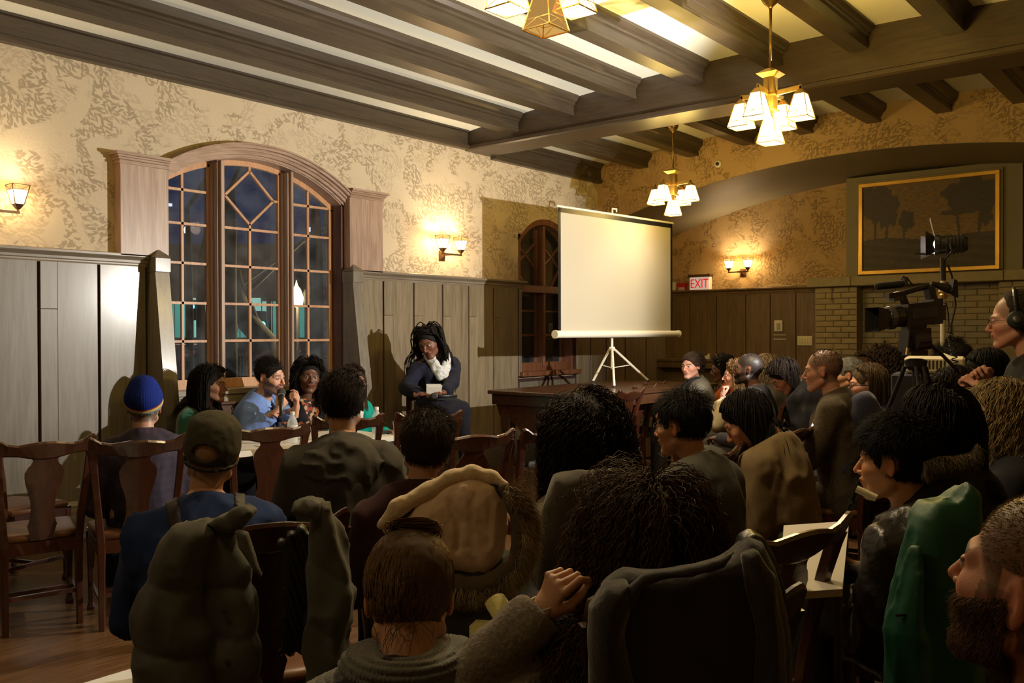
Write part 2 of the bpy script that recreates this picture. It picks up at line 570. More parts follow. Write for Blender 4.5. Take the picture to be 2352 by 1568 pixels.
def ring(mb, c, zc, r0, r1, y0, y1, xa, xb, n=28):
    """arched band between two radii, cut at xa and xb"""
    xs = np.linspace(xa, xb, n)
    for a, b_ in zip(xs[:-1], xs[1:]):
        def zz(r, x): return zc + math.sqrt(max(r * r - (x - c) ** 2, 0))
        mb.hexa([(a, y0, zz(r0, a)), (b_, y0, zz(r0, b_)), (b_, y1, zz(r0, b_)), (a, y1, zz(r0, a)), (a, y0, zz(r1, a)), (b_, y0, zz(r1, b_)), (b_, y1, zz(r1, b_)), (a, y1, zz(r1, a))])
    return mb


SL = (3.965, 4.405); SM = (4.535, 5.155); SR = (5.275, 5.765)
SASH = ((SL, 4.165), (SM, 4.845), (SR, 5.508))
ZB = 1.185            # bottom of glass
RG = 1.588            # glass arch radius


def zg_(x, r=RG): return W1Z + math.sqrt(r * r - (x - W1C) ** 2)


def wkid(name, mb, m, smooth=False): return kid(name, mb, m, window_1, smooth)


for (sa, sb), xm in SASH:
    fw = 0.033
    mb = MB()
    mb.box(sa - fw, sa, YG - .025, YG + .02, ZB - .06, zg_(sa - fw) + .02)
    mb.box(sb, sb + fw, YG - .025, YG + .02, ZB - .06, zg_(sb + fw) + .02)
    mb.box(sa - fw, sb + fw, YG - .025, YG + .02, ZB - .085, ZB)
    ring(mb, W1C, W1Z, RG, RG + .055, YG - .025, YG + .02, sa - fw, sb + fw, 14)
    wkid('sash', mb, HONEY)
    wkid('sash_bead', MB().box(sa - fw - .014, sb + fw + .014, YG - .04, YG - .012, ZB - .10, ZB - .085), HONEY)
rows_side = [1.185, 1.52, 1.855, 2.203, 2.545, 2.838]
rows_mid = [1.185, 1.523, 1.858, 2.203, 2.549]


def arch_poly(xa, xb, z0, z1):
    """outline of a pane, its top clipped by the arch"""
    pts = [(xa, z0), (xb, z0)]
    for x in np.linspace(xb, xa, 7):
        pts.append((x, min(z1, zg_(x))))
    out = []
    for p in pts:
        if not out or abs(p[0] - out[-1][0]) + abs(p[1] - out[-1][1]) > 1e-5:
            out.append(p)
    return out


def glass_mat():
    m, nt, b = nmat('old_window_glass')
    out = nt.nodes['Material Output']
    tr = N(nt, 'ShaderNodeBsdfTransparent', ins={'Color': (0.92, 0.95, 0.97, 1)})
    gl = N(nt, 'ShaderNodeBsdfGlossy', ins={'Color': (0.9, 0.93, 1, 1), 'Roughness': 0.015})
    df = N(nt, 'ShaderNodeBsdfDiffuse', ins={'Color': (0.5, 0.55, 0.6, 1)})
    tc = N(nt, 'ShaderNodeTexCoord')
    nz = N(nt, 'ShaderNodeTexNoise', ins={'Vector': tc.outputs['Object'], 'Scale': 5.0, 'Detail': 6.0})
    bm = N(nt, 'ShaderNodeBump', ins={'Height': nz.outputs[0], 'Strength': 0.05, 'Distance': 0.002})
    nt.links.new(bm.outputs[0], gl.inputs['Normal'])
    fr = N(nt, 'ShaderNodeFresnel', ins={'IOR': 1.5})
    f2 = N(nt, 'ShaderNodeMath', operation='MULTIPLY_ADD', ins={0: fr.outputs[0], 1: 1.0, 2: 0.05})
    dirt = N(nt, 'ShaderNodeMapRange', ins={'Value': nz.outputs[0], 'From Min': 0.35, 'From Max': 0.75, 'To Min': 0.012, 'To Max': 0.075})
    m1 = N(nt, 'ShaderNodeMixShader', ins={0: dirt.outputs[0], 1: tr.outputs[0], 2: df.outputs[0]})
    m2 = N(nt, 'ShaderNodeMixShader', ins={0: f2.outputs[0], 1: m1.outputs[0], 2: gl.outputs[0]})
    nt.links.new(m2.outputs[0], out.inputs[0])
    return m


GLASS = glass_mat()


def pane(pts, parent=None, y=YG):
    mb = MB()
    n = len(pts)
    vs = [(x, y, z) for x, z in pts] + [(x, y + .004, z) for x, z in pts]
    mb.add(vs, [tuple(range(n)), tuple(range(2 * n - 1, n - 1, -1))] + [(i, n + i, n + (i + 1) % n, (i + 1) % n) for i in range(n)])
    return kid('pane', mb, GLASS, parent or window_1)


MW = 0.011


def muntin(x0, z0, x1, z1, parent=None, y=YG, w=MW * 2, m=None):
    mb = MB().bar((x0, y - .006, z0), (x1, y - .006, z1), w, .026, up=(0, 1, 0))
    return kid('muntin', mb, m or HONEY, parent or window_1)


for (sa, sb), xm in (SASH[0], SASH[2]):
    muntin(xm, ZB, xm, zg_(xm))
    for z in rows_side[1:]:
        if z < zg_(sb) or z < zg_(sa): muntin(sa, z, sb, z)
    zz = rows_side + [9.0]
    for a, b_ in zip(zz[:-1], zz[1:]):
        for xa, xb in ((sa, xm - MW), (xm + MW, sb)):
            if a + MW < max(zg_(xa), zg_(xb)): pane(arch_poly(xa, xb, a + MW, b_ - MW))
(sa, sb), xm = SASH[1]
muntin(xm, ZB, xm, 2.60)
muntin(xm, 3.09, xm, zg_(xm))
for z in rows_mid[1:]: muntin(sa, z, sb, z)
for a, b_ in zip(rows_mid[:-1], rows_mid[1:]):
    for xa, xb in ((sa, xm - MW), (xm + MW, sb)): pane(arch_poly(xa, xb, a + MW, b_ - MW))
dt, dl, dr_, db = (xm, 3.09), (sa + .05, 2.84), (sb - .05, 2.84), (xm, 2.595)
for p, q in ((dt, dl), (dl, db), (db, dr_), (dr_, dt), ((sa, 2.84), dl), (dr_, (sb, 2.84))): muntin(*p, *q)
pane([db, dr_, dt, dl])
pane([(sa, 2.56), (xm, 2.56), db, dl, (sa, 2.84)])
pane([(xm, 2.56), (sb, 2.56), (sb, 2.84), dr_, db])
pane([(sa, 2.84), dl, dt, (xm, zg_(xm))] + [(x, zg_(x)) for x in np.linspace(xm - .06, sa, 5)])
pane([dr_, (sb, 2.84)] + [(x, zg_(x)) for x in np.linspace(sb, xm, 6)] + [dt])
# mullions, jambs and stepped arch
for (xa, xb) in ((4.44, 4.50), (5.19, 5.24)):
    mb = MB()
    mb.box(xa + .012, xb - .012, 7.0, YG + .05, 1.08, 3.12, .004)
    mb.box(xa - .006, xb + .006, 7.035, YG + .05, 1.08, 3.11, .004)
    mb.box(xa - .016, xb + .016, 7.09, YG + .05, 1.08, 3.11, .004)
    wkid('mullion', mb, PINK_OAK)
mb = MB()
mb.box(W1[0] - .01, W1[0] + .03, 7.0, YG + .05, 1.05, 2.95)
mb.box(W1[1] - .03, W1[1] + .01, 7.0, YG + .05, 1.05, 2.95)
wkid('jamb', mb, DARK_JAMB)
mb = MB()
ring(mb, W1C, W1Z, 1.635, 1.70, 7.0, YG + .05, W1[0] - .03, W1[1] + .03)
wkid('arch_reveal', mb, PINK_OAK_X)
mb = MB()
for (r0, r1, ya, yb_) in ((1.645, 1.672, 6.985, 7.05), (1.665, 1.70, 6.955, 7.0), (1.694, 1.722, 6.935, 7.0), (1.716, 1.748, 6.90, 7.0), (1.742, 1.758, 6.88, 7.0)):
    ring(mb, W1C, W1Z, r0, r1, ya, yb_, 3.865, 5.835)
wkid('arch_moulding', mb, PINK_OAK_X)
# pilaster casings with little cornices
for (xa, xb) in ((3.487, 3.90), (5.83, 6.27)):
    wkid('casing', MB().box(xa, xb, 6.90, 7.0, RAIL - .02, 2.955, .004), PINK_OAK)
    mb = MB()
    ea = -.05 if xa < 4 else 0
    eb = 0 if xa < 4 else .05
    for (z0, z1, d) in ((2.94, 2.955, .012), (2.955, 2.97, .006), (2.97, 2.99, .02), (2.99, 3.005, .032), (3.005, 3.03, .05)):
        q = d / .05
        mb.box(xa + ea * q, xb + eb * q, 6.90 - d, 7.0, z0, z1, .002)
    wkid('casing_cornice', mb, PINK_OAK_X)
# sill
mb = MB()
for (z0, z1, y0) in ((1.055, 1.10, 6.93), (1.03, 1.056, 6.955), (0.99, 1.031, 6.94), (0.965, 0.991, 6.915)):
    mb.box(3.88, 5.85, y0, 7.2, z0, z1, .003)
wkid('sill', mb, GREY_OAK_X)
# tapering fin posts with pyramid caps, either side of the window
for xa in (3.745, 5.812):
    xb = xa + .122
    mb = MB()
    mb.hexa([(xa, 6.56, 0), (xb, 6.56, 0), (xb, 7.0, 0), (xa, 7.0, 0), (xa, 6.84, 2.09), (xb, 6.84, 2.09), (xb, 7.0, 2.09), (xa, 7.0, 2.09)])
    o = kid('fin_post', mb, GREY_OAK, wall_left)
    mb = MB()
    mb.box(xa - .006, xb + .006, 6.825, 7.0, 2.09, 2.205, .003)
    c = (xa + xb) / 2
    mb.hexa([(xa - .015, 6.81, 2.205), (xb + .015, 6.81, 2.205), (xb + .015, 7.0, 2.205), (xa - .015, 7.0, 2.205), (c - .008, 6.90, 2.275), (c + .008, 6.90, 2.275), (c + .008, 6.915, 2.275), (c - .008, 6.915, 2.275)])
    kid('post_cap', mb, GREY_OAK, wall_left)

# ---- window 2: narrow arched casement pair with transom
window_2 = thing('window_2', (W2C * K, D * K, 1.1 * K), kind='structure')
REDWOOD = wood('dark_red_sash', (0.10, 0.035, 0.015), (0.20, 0.08, 0.035), 0.4, 2)


def w2kid(name, mb, m): return kid(name, mb, m, window_2)


y2 = 7.15
def z2(x, r=0.62): return W2Z + math.sqrt(max(r * r - (x - W2C) ** 2, 0))
mb = MB()
mb.box(W2[0], W2[0] + .05, 7.0, 7.25, 1.1, 2.82); mb.box(W2[1] - .05, W2[1], 7.0, 7.25, 1.1, 2.82)
ring(mb, W2C, W2Z, .62, .70, 7.02, 7.25, W2[0] + .02, W2[1] - .02)
w2kid('jamb', mb, REDWOOD)
w2kid('transom', MB().box(W2[0], W2[1], 6.99, 7.2, 2.10, 2.19, .004), REDWOOD)
w2kid('mullion', MB().box(W2C - .02, W2C + .02, 7.03, 7.2, 1.15, 2.97, .004), REDWOOD)
w2kid('bottom_rail', MB().box(W2[0], W2[1], 7.06, 7.2, 1.10, 1.21, .004), REDWOOD)
w2kid('sill', MB().box(W2[0] - .02, W2[1] + .06, 6.90, 7.1, 1.045, 1.105, .006), REDWOOD)
w2kid('casing', MB().box(8.575, 8.63, 6.965, 7.0, 1.05, 2.13, .003), GREY_OAK)
for xa, xb in ((W2[0] + .05, W2C - .02), (W2C + .02, W2[1] - .05)):
    w2kid('stile', MB().box(xa, xa + .035, y2 - .02, y2 + .02, 1.2, 2.80).box(xb - .035, xb, y2 - .02, y2 + .02, 1.2, 2.92), REDWOOD)
    xc = (xa + xb) / 2
    muntin(xa, 1.56, xb, 1.56, window_2, y2, .03, REDWOOD)
    muntin(xa, 1.87, xb, 1.87, window_2, y2, .02, REDWOOD)
    muntin(xc, 2.19, xa if xa < W2C - .1 else xb, 2.50, window_2, y2, .02, REDWOOD)
    muntin(xa, 2.78, xb, 2.40, window_2, y2, .018, REDWOOD)
    muntin(xa, 2.40, xb, 2.78, window_2, y2, .018, REDWOOD)
    for (za, zb) in ((1.21, 1.55), (1.57, 1.86), (1.88, 2.10)):
        pane([(xa + .03, za), (xb - .03, za), (xb - .03, zb), (xa + .03, zb)], window_2, y2)
    pane([(xa + .03, 2.19), (xb - .03, 2.19)] + [(x, z2(x)) for x in np.linspace(xb - .03, xa + .03, 6)], window_2, y2)

# ---- end wall: papered header over a wide arch, then the alcove behind it
AC, AR = 3.40, 10.8
def zarch(y): return 3.64 - AR + math.sqrt(AR ** 2 - (y - AC) ** 2)


mb = MB()
ys = np.linspace(YR - .1, D + .1, 40)
for a, b_ in zip(ys[:-1], ys[1:]):
    mb.hexa([(L, a, zarch(a)), (L + .25, a, zarch(a)), (L + .25, b_, zarch(b_)), (L, b_, zarch(b_)), (L, a, ZT), (L + .25, a, ZT), (L + .25, b_, ZT), (L, b_, ZT)])
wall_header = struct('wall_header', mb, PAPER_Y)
mb = MB()
for a, b_ in zip(ys[:-1], ys[1:]):
    mb.hexa([(L + .003, a, zarch(a) - .004), (LB + .2, a, zarch(a) - .004), (LB + .2, b_, zarch(b_) - .004), (L + .003, b_, zarch(b_) - .004), (L + .003, a, zarch(a)), (LB + .2, a, zarch(a)), (LB + .2, b_, zarch(b_)), (L + .003, b_, zarch(b_))])
struct('ceiling_alcove_vault', mb, OLIVE)
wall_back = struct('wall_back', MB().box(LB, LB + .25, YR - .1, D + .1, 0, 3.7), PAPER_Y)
kid('backing_board', MB().box(LB - .012, LB + .001, 4.45, D, 0, 2.14), GROOVE, wall_back)
BACK_OAK = wood('brown_oak_panelling', (0.115, 0.070, 0.032), (0.21, 0.135, 0.065), 0.42, 2)
js = [4.40, 4.896, 5.273, 5.644, 6.107, 6.55, 6.99]
for a, b_ in zip(js[:-1], js[1:]):
    kid('plank', MB().box(LB - .032, LB - .01, a + .006, b_ - .006, 0.3, 2.135, .002), BACK_OAK, wall_back)
kid('chair_rail', MB().prism([(LB - (7 - a), z) for a, z in rail_prof(7.0)], 'y', 4.50, D), BACK_OAK, wall_back)
kid('shelf', MB().box(LB - .30, LB, 5.75, 6.98, 1.155, 1.195, .006), BACK_OAK, wall_back)
kid('shelf_skirt', MB().box(LB - .27, LB - .24, 5.75, 6.98, 1.06, 1.156, .004), BACK_OAK, wall_back)
# chimney breast: brick piers, blind fireplace, stone mantel, painted overmantel
STONE = plain('buff_mantel_stone', (0.30, 0.245, 0.15), 0.7, noise=0.12, scale=14, bump=0.2)
BRICK = plain('painted_brick', (0.30, 0.235, 0.135), 0.6, noise=0.15, scale=9, bump=0.25)
BRICK2 = plain('painted_brick_darker', (0.26, 0.205, 0.125), 0.6, noise=0.15, scale=9, bump=0.25)  # slightly darker brick tone, mixed in at random
BRICK3 = plain('grey_painted_brick', (0.235, 0.205, 0.16), 0.6, noise=0.12, scale=9, bump=0.25)
MORTAR = plain('painted_mortar', (0.225, 0.18, 0.11), 0.8)
chim = thing('chimney_breast', (11.9 * K, 3.08 * K, 0), 'olive and buff brick chimney breast with a stone mantel in the alcove', 'fireplace')
def ckid(name, mb, m, label=None): return kid(name, mb, m, chim, label=label)
ckid('core', MB().box(11.712, 12.185, 3.90, 4.45, 0, 2.18).box(11.912, 12.185, 2.27, 3.90, 0, 2.18).box(11.712, 12.185, 1.71, 2.27, 0, 2.18), MORTAR)
brick_me = {}
rng = random.Random(5)


def brick(y0, y1, z0, z1, x, m):
    w = round(y1 - y0, 3)
    key = (w, m.name)
    if key not in brick_me:
        o = MB().box(-.015, .02, 0, w, 0, z1 - z0, .003)
        me = bpy.data.meshes.new('brick')
        me.from_pydata((np.array(o.v) * K).tolist(), [], o.f)
        me.materials.append(m)
        brick_me[key] = me
    o = bpy.data.objects.new('brick', brick_me[key])
    COL.objects.link(o)
    o.parent = chim
    p = np.array((x + rng.uniform(-.003, .002), y0, z0)) * K - parent_loc(chim)
    o.location = p


def bricks(ya, yb_, za, zb, x, ms, bw=.205, bh=.074):
    z, r = za, 0
    while z < zb - .03:
        y = ya
        first = bw * (0.5 if r % 2 else 1.0)
        while y < yb_ - .02:
            w = min(first, yb_ - y)
            if yb_ - y - w < .04: w = yb_ - y
            first = bw
            brick(y, y + w - .010, z, min(z + bh - .009, zb), x, rng.choice(ms))
            y += w
        z += bh
        r += 1


bricks(3.90, 4.45, 1.292, 2.18, 11.71, [BRICK, BRICK, BRICK2])
bricks(2.27, 3.90, 1.44, 2.18, 11.91, [BRICK3, BRICK3, BRICK2], bw=.271)
bricks(1.71, 2.27, 1.44, 2.18, 11.71, [BRICK, BRICK2], bw=.28)
ckid('slot', MB().box(11.69, 11.70, 4.21, 4.235, 2.0, 2.18), DARK_JAMB)
ckid('mantel', MB().box(11.60, 12.2, 3.95, 4.52, 2.18, 2.30, .008).box(11.60, 12.2, 2.20, 3.944, 2.18, 2.30, .008).box(11.60, 12.2, 1.55, 2.194, 2.18, 2.30, .008), STONE)
ckid('overmantel', MB().box(11.86, 12.185, 2.05, 4.09, 2.30, 3.60), OLIVE)
kid('wall_pier', MB().box(11.9, 12.2, YR, 1.71, 0, 3.62), OLIVE, wall_back)
kid('pier_paper', MB().box(11.89, 11.9, YR, 1.9, 2.30, 3.60), PAPER_Y, wall_back)

# remaining walls round the audience
wall_right = struct('wall_right', MB().box(XF - .1, LB + .3, YR - .25, YR, 0, ZT), SIDE_PLASTER)
kid('wainscot', MB().box(XF, LB, YR, YR + .03, 0, 2.13), BACK_OAK, wall_right)
wall_front = struct('wall_front', MB().box(XF - .25, XF, YR - .1, D + .1, 0, ZT), SIDE_PLASTER)
kid('wainscot', MB().box(XF, XF + .03, YR, D, 0, 2.13), BACK_OAK, wall_front)
# ================================================================== fixtures
BRASS = plain('aged_brass', (0.42, 0.27, 0.08), 0.33, metal=0.9)
BRONZE = plain('dark_bronze', (0.14, 0.075, 0.035), 0.4, metal=0.7)


def shade_glass(name, col, strength, tr=0.4, tint=None):
    m, nt, b = nmat(name)
    out = nt.nodes['Material Output']
    em = N(nt, 'ShaderNodeEmission', ins={'Color': (*col, 1), 'Strength': strength})
    t = N(nt, 'ShaderNodeBsdfTransparent', ins={'Color': (*(tint or col), 1)})
    mx = N(nt, 'ShaderNodeMixShader', ins={0: tr, 1: em.outputs[0], 2: t.outputs[0]})
    nt.links.new(mx.outputs[0], out.inputs[0])
    return m


LIT = shade_glass('lit_opal_glass', (1.0, 0.86, 0.52), 12.0, 0.72, (1.0, 0.86, 0.34))
LIT_BAND = shade_glass('lit_amber_band', (1.0, 0.66, 0.25), 1.3, 0.4)
LIT_S = shade_glass('lit_sconce_glass', (1.0, 0.86, 0.60), 6.0, 0.65)
BULBLESS = shade_glass('faint_glow_amber_glass', (1.0, 0.60, 0.18), 0.45, 0.25)  # shade without a bulb; its faint glow is put into the glass


def shade(parent, c, top, bot, h, rot=0.0, lit=True, frame=BRASS, flip=False, glassm=None, watts=BULB, colr=BULB_COL, band=True):
    """four-sided craftsman shade; c is the centre of its narrow end; flip turns the wide end up"""
    c = np.array(c, float)
    s = 1 if flip else -1
    def P(a, u, f):   # corner a at height fraction f
        r = (top + (bot - top) * f)
        ang = rot + math.pi / 4 + a * math.pi / 2
        return c + np.array((r * u * math.cos(ang), r * u * math.sin(ang), s * h * f))
    root = bpy.data.objects.new('lamp_shade', None)
    root.location = c - parent_loc(parent)
    root.parent = parent
    COL.objects.link(root)
    fb = 0.26
    f1 = 1 - fb
    g = MB(); bd = MB()
    for a in range(4):
        g.add([P(a, 1, 0), P(a + 1, 1, 0), P(a + 1, 1, f1), P(a, 1, f1)], [(0, 1, 2, 3)])
        bd.add([P(a, 1, f1), P(a + 1, 1, f1), P(a + 1, 1, 1), P(a, 1, 1)], [(0, 1, 2, 3)])
    g.build('shade_glass', glassm or (LIT if lit else BULBLESS), root)
    bd.build('shade_band', LIT_BAND if (lit and (flip or not lit)) else (BULBLESS if not lit else (glassm or LIT)), root)
    fr = MB()
    t = 0.0045
    for a in range(4):
        fr.bar(P(a, 1, 0), P(a, 1.01, 1), t, t)
        fr.bar(P(a, 1.01, 1), P(a + 1, 1.01, 1), t * 1.1, t * 1.1)
        fr.bar(P(a, 1.01, f1), P(a + 1, 1.01, f1), t * .7, t * .7)
        mid = (P(a, 1.012, f1) + P(a + 1, 1.012, f1)) / 2
        fr.bar(P(a, 1.012, 1), mid, t * .6, t * .6)
        fr.bar(P(a + 1, 1.012, 1), mid, t * .6, t * .6)
    fr.build('shade_frame', frame, root)
    cap = MB()
    k = top * 1.08
    cap.add([c + np.array((k * math.cos(rot + math.pi / 4 + a * math.pi / 2), k * math.sin(rot + math.pi / 4 + a * math.pi / 2), 0)) for a in range(4)] +
            [c + np.array((.3 * k * math.cos(rot + math.pi / 4 + a * math.pi / 2), .3 * k * math.sin(rot + math.pi / 4 + a * math.pi / 2), -s * .035)) for a in range(4)],
            [(0, 1, 2, 3), (7, 6, 5, 4), (0, 4, 5, 1), (1, 5, 6, 2), (2, 6, 7, 3), (3, 7, 4, 0)])
    cap.build('shade_cap', frame, root)
    if lit:
        b = MB().lathe([(0.004, -.02), (0.014, -.015), (0.02, 0), (0.014, .018), (0.004, .022)], c + np.array((0, 0, s * h * .5)), 10)
        b.build('bulb', emit_bulb, root, smooth=True)
        d = bpy.data.lights.new('bulb_light', 'POINT')
        d.energy = watts; d.color = colr; d.shadow_soft_size = 0.03
        o = bpy.data.objects.new('bulb_light', d)
        o.location = (0, 0, s * h * .62); o.parent = root
        COL.objects.link(o)
    return root


emit_bulb = emit('bulb_glow', (1.0, 0.85, 0.6), 2.0)


def chandelier(cx, cy, z_arm, z_ceil, label, lit_centre=True, watts=BULB):
    r = thing('chandelier', (cx, cy, z_ceil), label, 'chandelier', 'brass craftsman chandeliers')
    z = z_arm
    MB().lathe([(0.0, 0), (0.055, -.002), (0.058, -.02), (0.045, -.045), (0.016, -.07), (0.012, -.08), (0.0, -.08)], (cx, cy, z_ceil), 20).build('canopy', BRASS, r, smooth=True)
    MB().tube([(cx, cy, z_ceil - .07), (cx, cy, z + .16)], .0095, 10).build('stem', BRASS, r, smooth=True)
    b = MB()
    b.hexa([(cx - .07, cy - .07, z + .13), (cx + .07, cy - .07, z + .13), (cx + .07, cy + .07, z + .13), (cx - .07, cy + .07, z + .13), (cx - .02, cy - .02, z + .165), (cx + .02, cy - .02, z + .165), (cx + .02, cy + .02, z + .165), (cx - .02, cy + .02, z + .165)])
    b.hexa([(cx - .04, cy - .04, z + .105), (cx + .04, cy - .04, z + .105), (cx + .04, cy + .04, z + .105), (cx - .04, cy + .04, z + .105), (cx - .07, cy - .07, z + .13), (cx + .07, cy - .07, z + .13), (cx + .07, cy + .07, z + .13), (cx - .07, cy + .07, z + .13)])
    b.box(cx - .034, cx + .034, cy - .034, cy + .034, z - .10, z + .11, .003)
    b.box(cx - .042, cx + .042, cy - .042, cy + .042, z - .015, z - .002, .002)
    b.box(cx - .045, cx + .045, cy - .045, cy + .045, z - .115, z - .10, .002)
    b.build('body', BRASS, r)
    MB().lathe([(0.0, 0), (0.02, 0), (0.012, -.03), (0.02, -.045), (0.0, -.05)], (cx, cy, z - .115), 12).build('finial', BRASS, r, smooth=True)
    for a in range(4):
        dx, dy = math.cos(a * math.pi / 2), math.sin(a * math.pi / 2)
        arm = MB()
        arm.bar((cx + dx * .03, cy + dy * .03, z), (cx + dx * .205, cy + dy * .205, z + .012), .012, .030)
        arm.bar((cx + dx * .198, cy + dy * .198, z + .02), (cx + dx * .198, cy + dy * .198, z - .02), .012, .012)
        arm.build('arm', BRASS, r)
        shade(r, (cx + dx * .20, cy + dy * .20, z - .035), .047, .094, .150, watts=watts)
    shade(r, (cx, cy, z - .165), .047, .094, .150, lit=lit_centre, watts=watts)
    return r


z_on_beam = (zceil(2.6) - .008 - .185) * K
chandelier(5.507, 2.383, 2.985, z_on_beam, 'brass five-light chandelier hanging before the dark girder')
chandelier(8.074, 4.534, 2.965, (zceil(4.8) - .008 - .19) * K, 'far chandelier hanging in front of the projection screen', watts=BULB * .4)
chandelier(.24, 2.191, 2.985, z_on_beam, 'unseen fourth chandelier, added behind the viewpoint to light the foreground', watts=BULB * .10)  # extra chandelier out of view, added to brighten the foreground
chandelier(2.874, 2.191, 2.985, z_on_beam, 'chandelier cut by the top of the frame, its amber centre shade bulbless but made to glow faintly', lit_centre=False)


def sconce(cx, cz, wall_y, label, axis='x', watts=SCONCE, x_=None):
    """two-shade wall lamp; the bar runs along the wall"""
    def W(a, off, z):   # along wall, out from wall
        return (cx + a, wall_y - off, z) if axis == 'x' else (x_ - off, cx + a, z)
    r = thing('wall_sconce', W(0, 0, cz), label, 'wall lamp', 'craftsman wall sconces')
    b = MB()
    q = [W(-.045, 0, cz - .06), W(.045, 0, cz - .06), W(.045, 0, cz + .05), W(-.045, 0, cz + .05), W(-.012, .04, cz - .02), W(.012, .04, cz - .02), W(.012, .04, cz + .01), W(-.012, .04, cz + .01)]
    b.add(q, [(3, 2, 1, 0), (4, 5, 6, 7), (0, 1, 5, 4), (1, 2, 6, 5), (2, 3, 7, 6), (3, 0, 4, 7)])
    b.build('back_plate', BRONZE, r)
    MB().bar(W(0, .03, cz), W(0, .145, cz), .014, .018).build('bracket', BRONZE, r)
    MB().bar(W(-.145, .145, cz), W(.145, .145, cz), .016, .016).build('cross_bar', BRONZE, r)
    for s in (-1, 1):
        MB().bar(W(s * .135, .145, cz), W(s * .135, .145, cz + .03), .012, .012).build('post', BRONZE, r)
        shade(r, W(s * .135, .145, cz + .055), .040, .078, .125, frame=BRONZE, flip=True, glassm=LIT_S, watts=watts, colr=SCONCE_COL)
    return r


zs = 2.462 * K
sconce(2.555 * K, zs, D * K, 'bronze sconce at the left edge above the grey panelling')
sconce(7.24 * K, zs, D * K, 'bronze two-shade sconce between the arched window and the narrow window', watts=SCONCE * 1.6)
sconce(5.70 * K, zs, None, 'bronze two-shade sconce near the exit sign', axis='y', x_=LB * K, watts=SCONCE * 1.3)

# ---- exit sign, alarm, small box, detector, switches
WHITE = plain('white_plastic', (0.75, 0.72, 0.66), 0.45)
CREAMP = plain('cream_plastic', (0.70, 0.64, 0.45), 0.45)
BLACKM = plain('black_plastic', (0.012, 0.012, 0.013), 0.38)
BLACKR = plain('black_rubber', (0.01, 0.01, 0.01), 0.7)
RED = plain('red_enamel', (0.55, 0.02, 0.02), 0.35)
DKGREY = plain('dark_grey_metal', (0.06, 0.06, 0.06), 0.4, metal=0.5)


def text_obj(name, body, size, m, parent, loc, rot, extr=0.001):
    cu = bpy.data.curves.new(name, 'FONT')
    cu.body = body
    cu.size = size
    cu.extrude = extr
    cu.align_x = 'CENTER'
    cu.align_y = 'CENTER'
    cu.materials.append(m)
    tmp = bpy.data.objects.new(name, cu)
    COL.objects.link(tmp)
    bpy.context.view_layer.update()
    me = bpy.data.meshes.new_from_object(tmp)
    bpy.data.objects.remove(tmp)
    o = bpy.data.objects.new(name, me)
    o.parent = parent
    o.location = np.array(loc) - parent_loc(parent)
    o.rotation_euler = rot
    COL.objects.link(o)
    return o


xb = LB * K
ex = thing('exit_sign', (xb, 6.36 * K, 2.21 * K + .1), 'white exit sign with red letters on the rail below the sconce', 'sign')
ya, yb_, za, zb = 6.19 * K, 6.53 * K, 2.215 * K, 2.425 * K
MB().box(xb - .07, xb - .012, ya, yb_, za, zb, .004).build('housing', plain('exit_white', (0.8, 0.74, 0.68), 0.5), ex)
MB().box(xb - .078, xb - .070, ya + .008, yb_ - .008, za + .008, zb - .008).build('face_panel', emit('exit_face', (0.95, 0.80, 0.74), 0.30), ex)
MB().box(xb - .10, xb - .0, ya - .015, yb_ + .01, zb - .002, zb + .030, .003).build('top_cover', BRONZE, ex)
o = text_obj('letters', 'EXIT', .175, emit('exit_red', (0.75, 0.02, 0.03), 0.45), ex, (xb - .081, (ya + yb_) / 2, (za + zb) / 2 - .004), (math.radians(90), 0, math.radians(-90)), .002)
o.scale = (0.78, 1.0, 1.0)
al = thing('fire_alarm', (xb, 6.66 * K, 2.2 * K), 'red fire alarm with a strobe on the rail left of the exit sign', 'alarm')
MB().box(xb - .055, xb - .012, 6.60 * K, 6.76 * K, 2.215 * K, 2.345 * K, .006).build('body', RED, al)
MB().box(xb - .08, xb - .055, 6.62 * K, 6.72 * K, 2.23 * K, 2.275 * K, .004).build('strobe_lens', plain('strobe', (0.5, 0.45, 0.42), 0.15), al)
tag(MB().box(xb - .05, xb - .012, 6.775 * K, 6.87 * K, 2.235 * K, 2.36 * K, .006).build('junction_box', WHITE, None), 'small cream box on the rail beside the fire alarm', 'box')
dp = at(1650, 377, 1)
dd = (L * K - 0) / (dp - CAM)[0]
dp = CAM + dd * (dp - CAM)
de = thing('smoke_detector', dp, 'round white detector on the papered wall above the arch', 'detector')
MB().lathe([(0, 0), (.042, 0), (.045, .012), (.036, .022), (0, .024)], dp, 20, axis=(-1, 0, 0)).build('ring', WHITE, de, smooth=True)
MB().lathe([(0, 0), (.022, 0), (.018, .02), (0, .026)], dp - np.array((.02, 0, 0)), 16, axis=(-1, 0, 0)).build('lens', DKGREY, de, smooth=True)
xk = (LB - .032) * K
th = thing('wall_intercom', (xk, 5.137 * K, 1.67 * K), 'cream wall control with a grey slider on the end panelling', 'switch')
MB().box(xk - .022, xk, 5.085 * K, 5.205 * K, 1.60 * K, 1.755 * K, .004).build('body', WHITE, th)
MB().box(xk - .034, xk - .022, 5.115 * K, 5.165 * K, 1.625 * K, 1.72 * K, .004).build('slider', plain('grey_slider', (0.38, 0.36, 0.32), 0.4), th)
sw = thing('light_switch_bank', (xk, 4.74 * K, 1.47 * K), 'brass six-gang light switch plate beside the brick pier', 'switch')
MB().box(xk - .012, xk, 4.66 * K, 4.87 * K, 1.405 * K, 1.535 * K, .002).build('plate', CREAMP, sw)
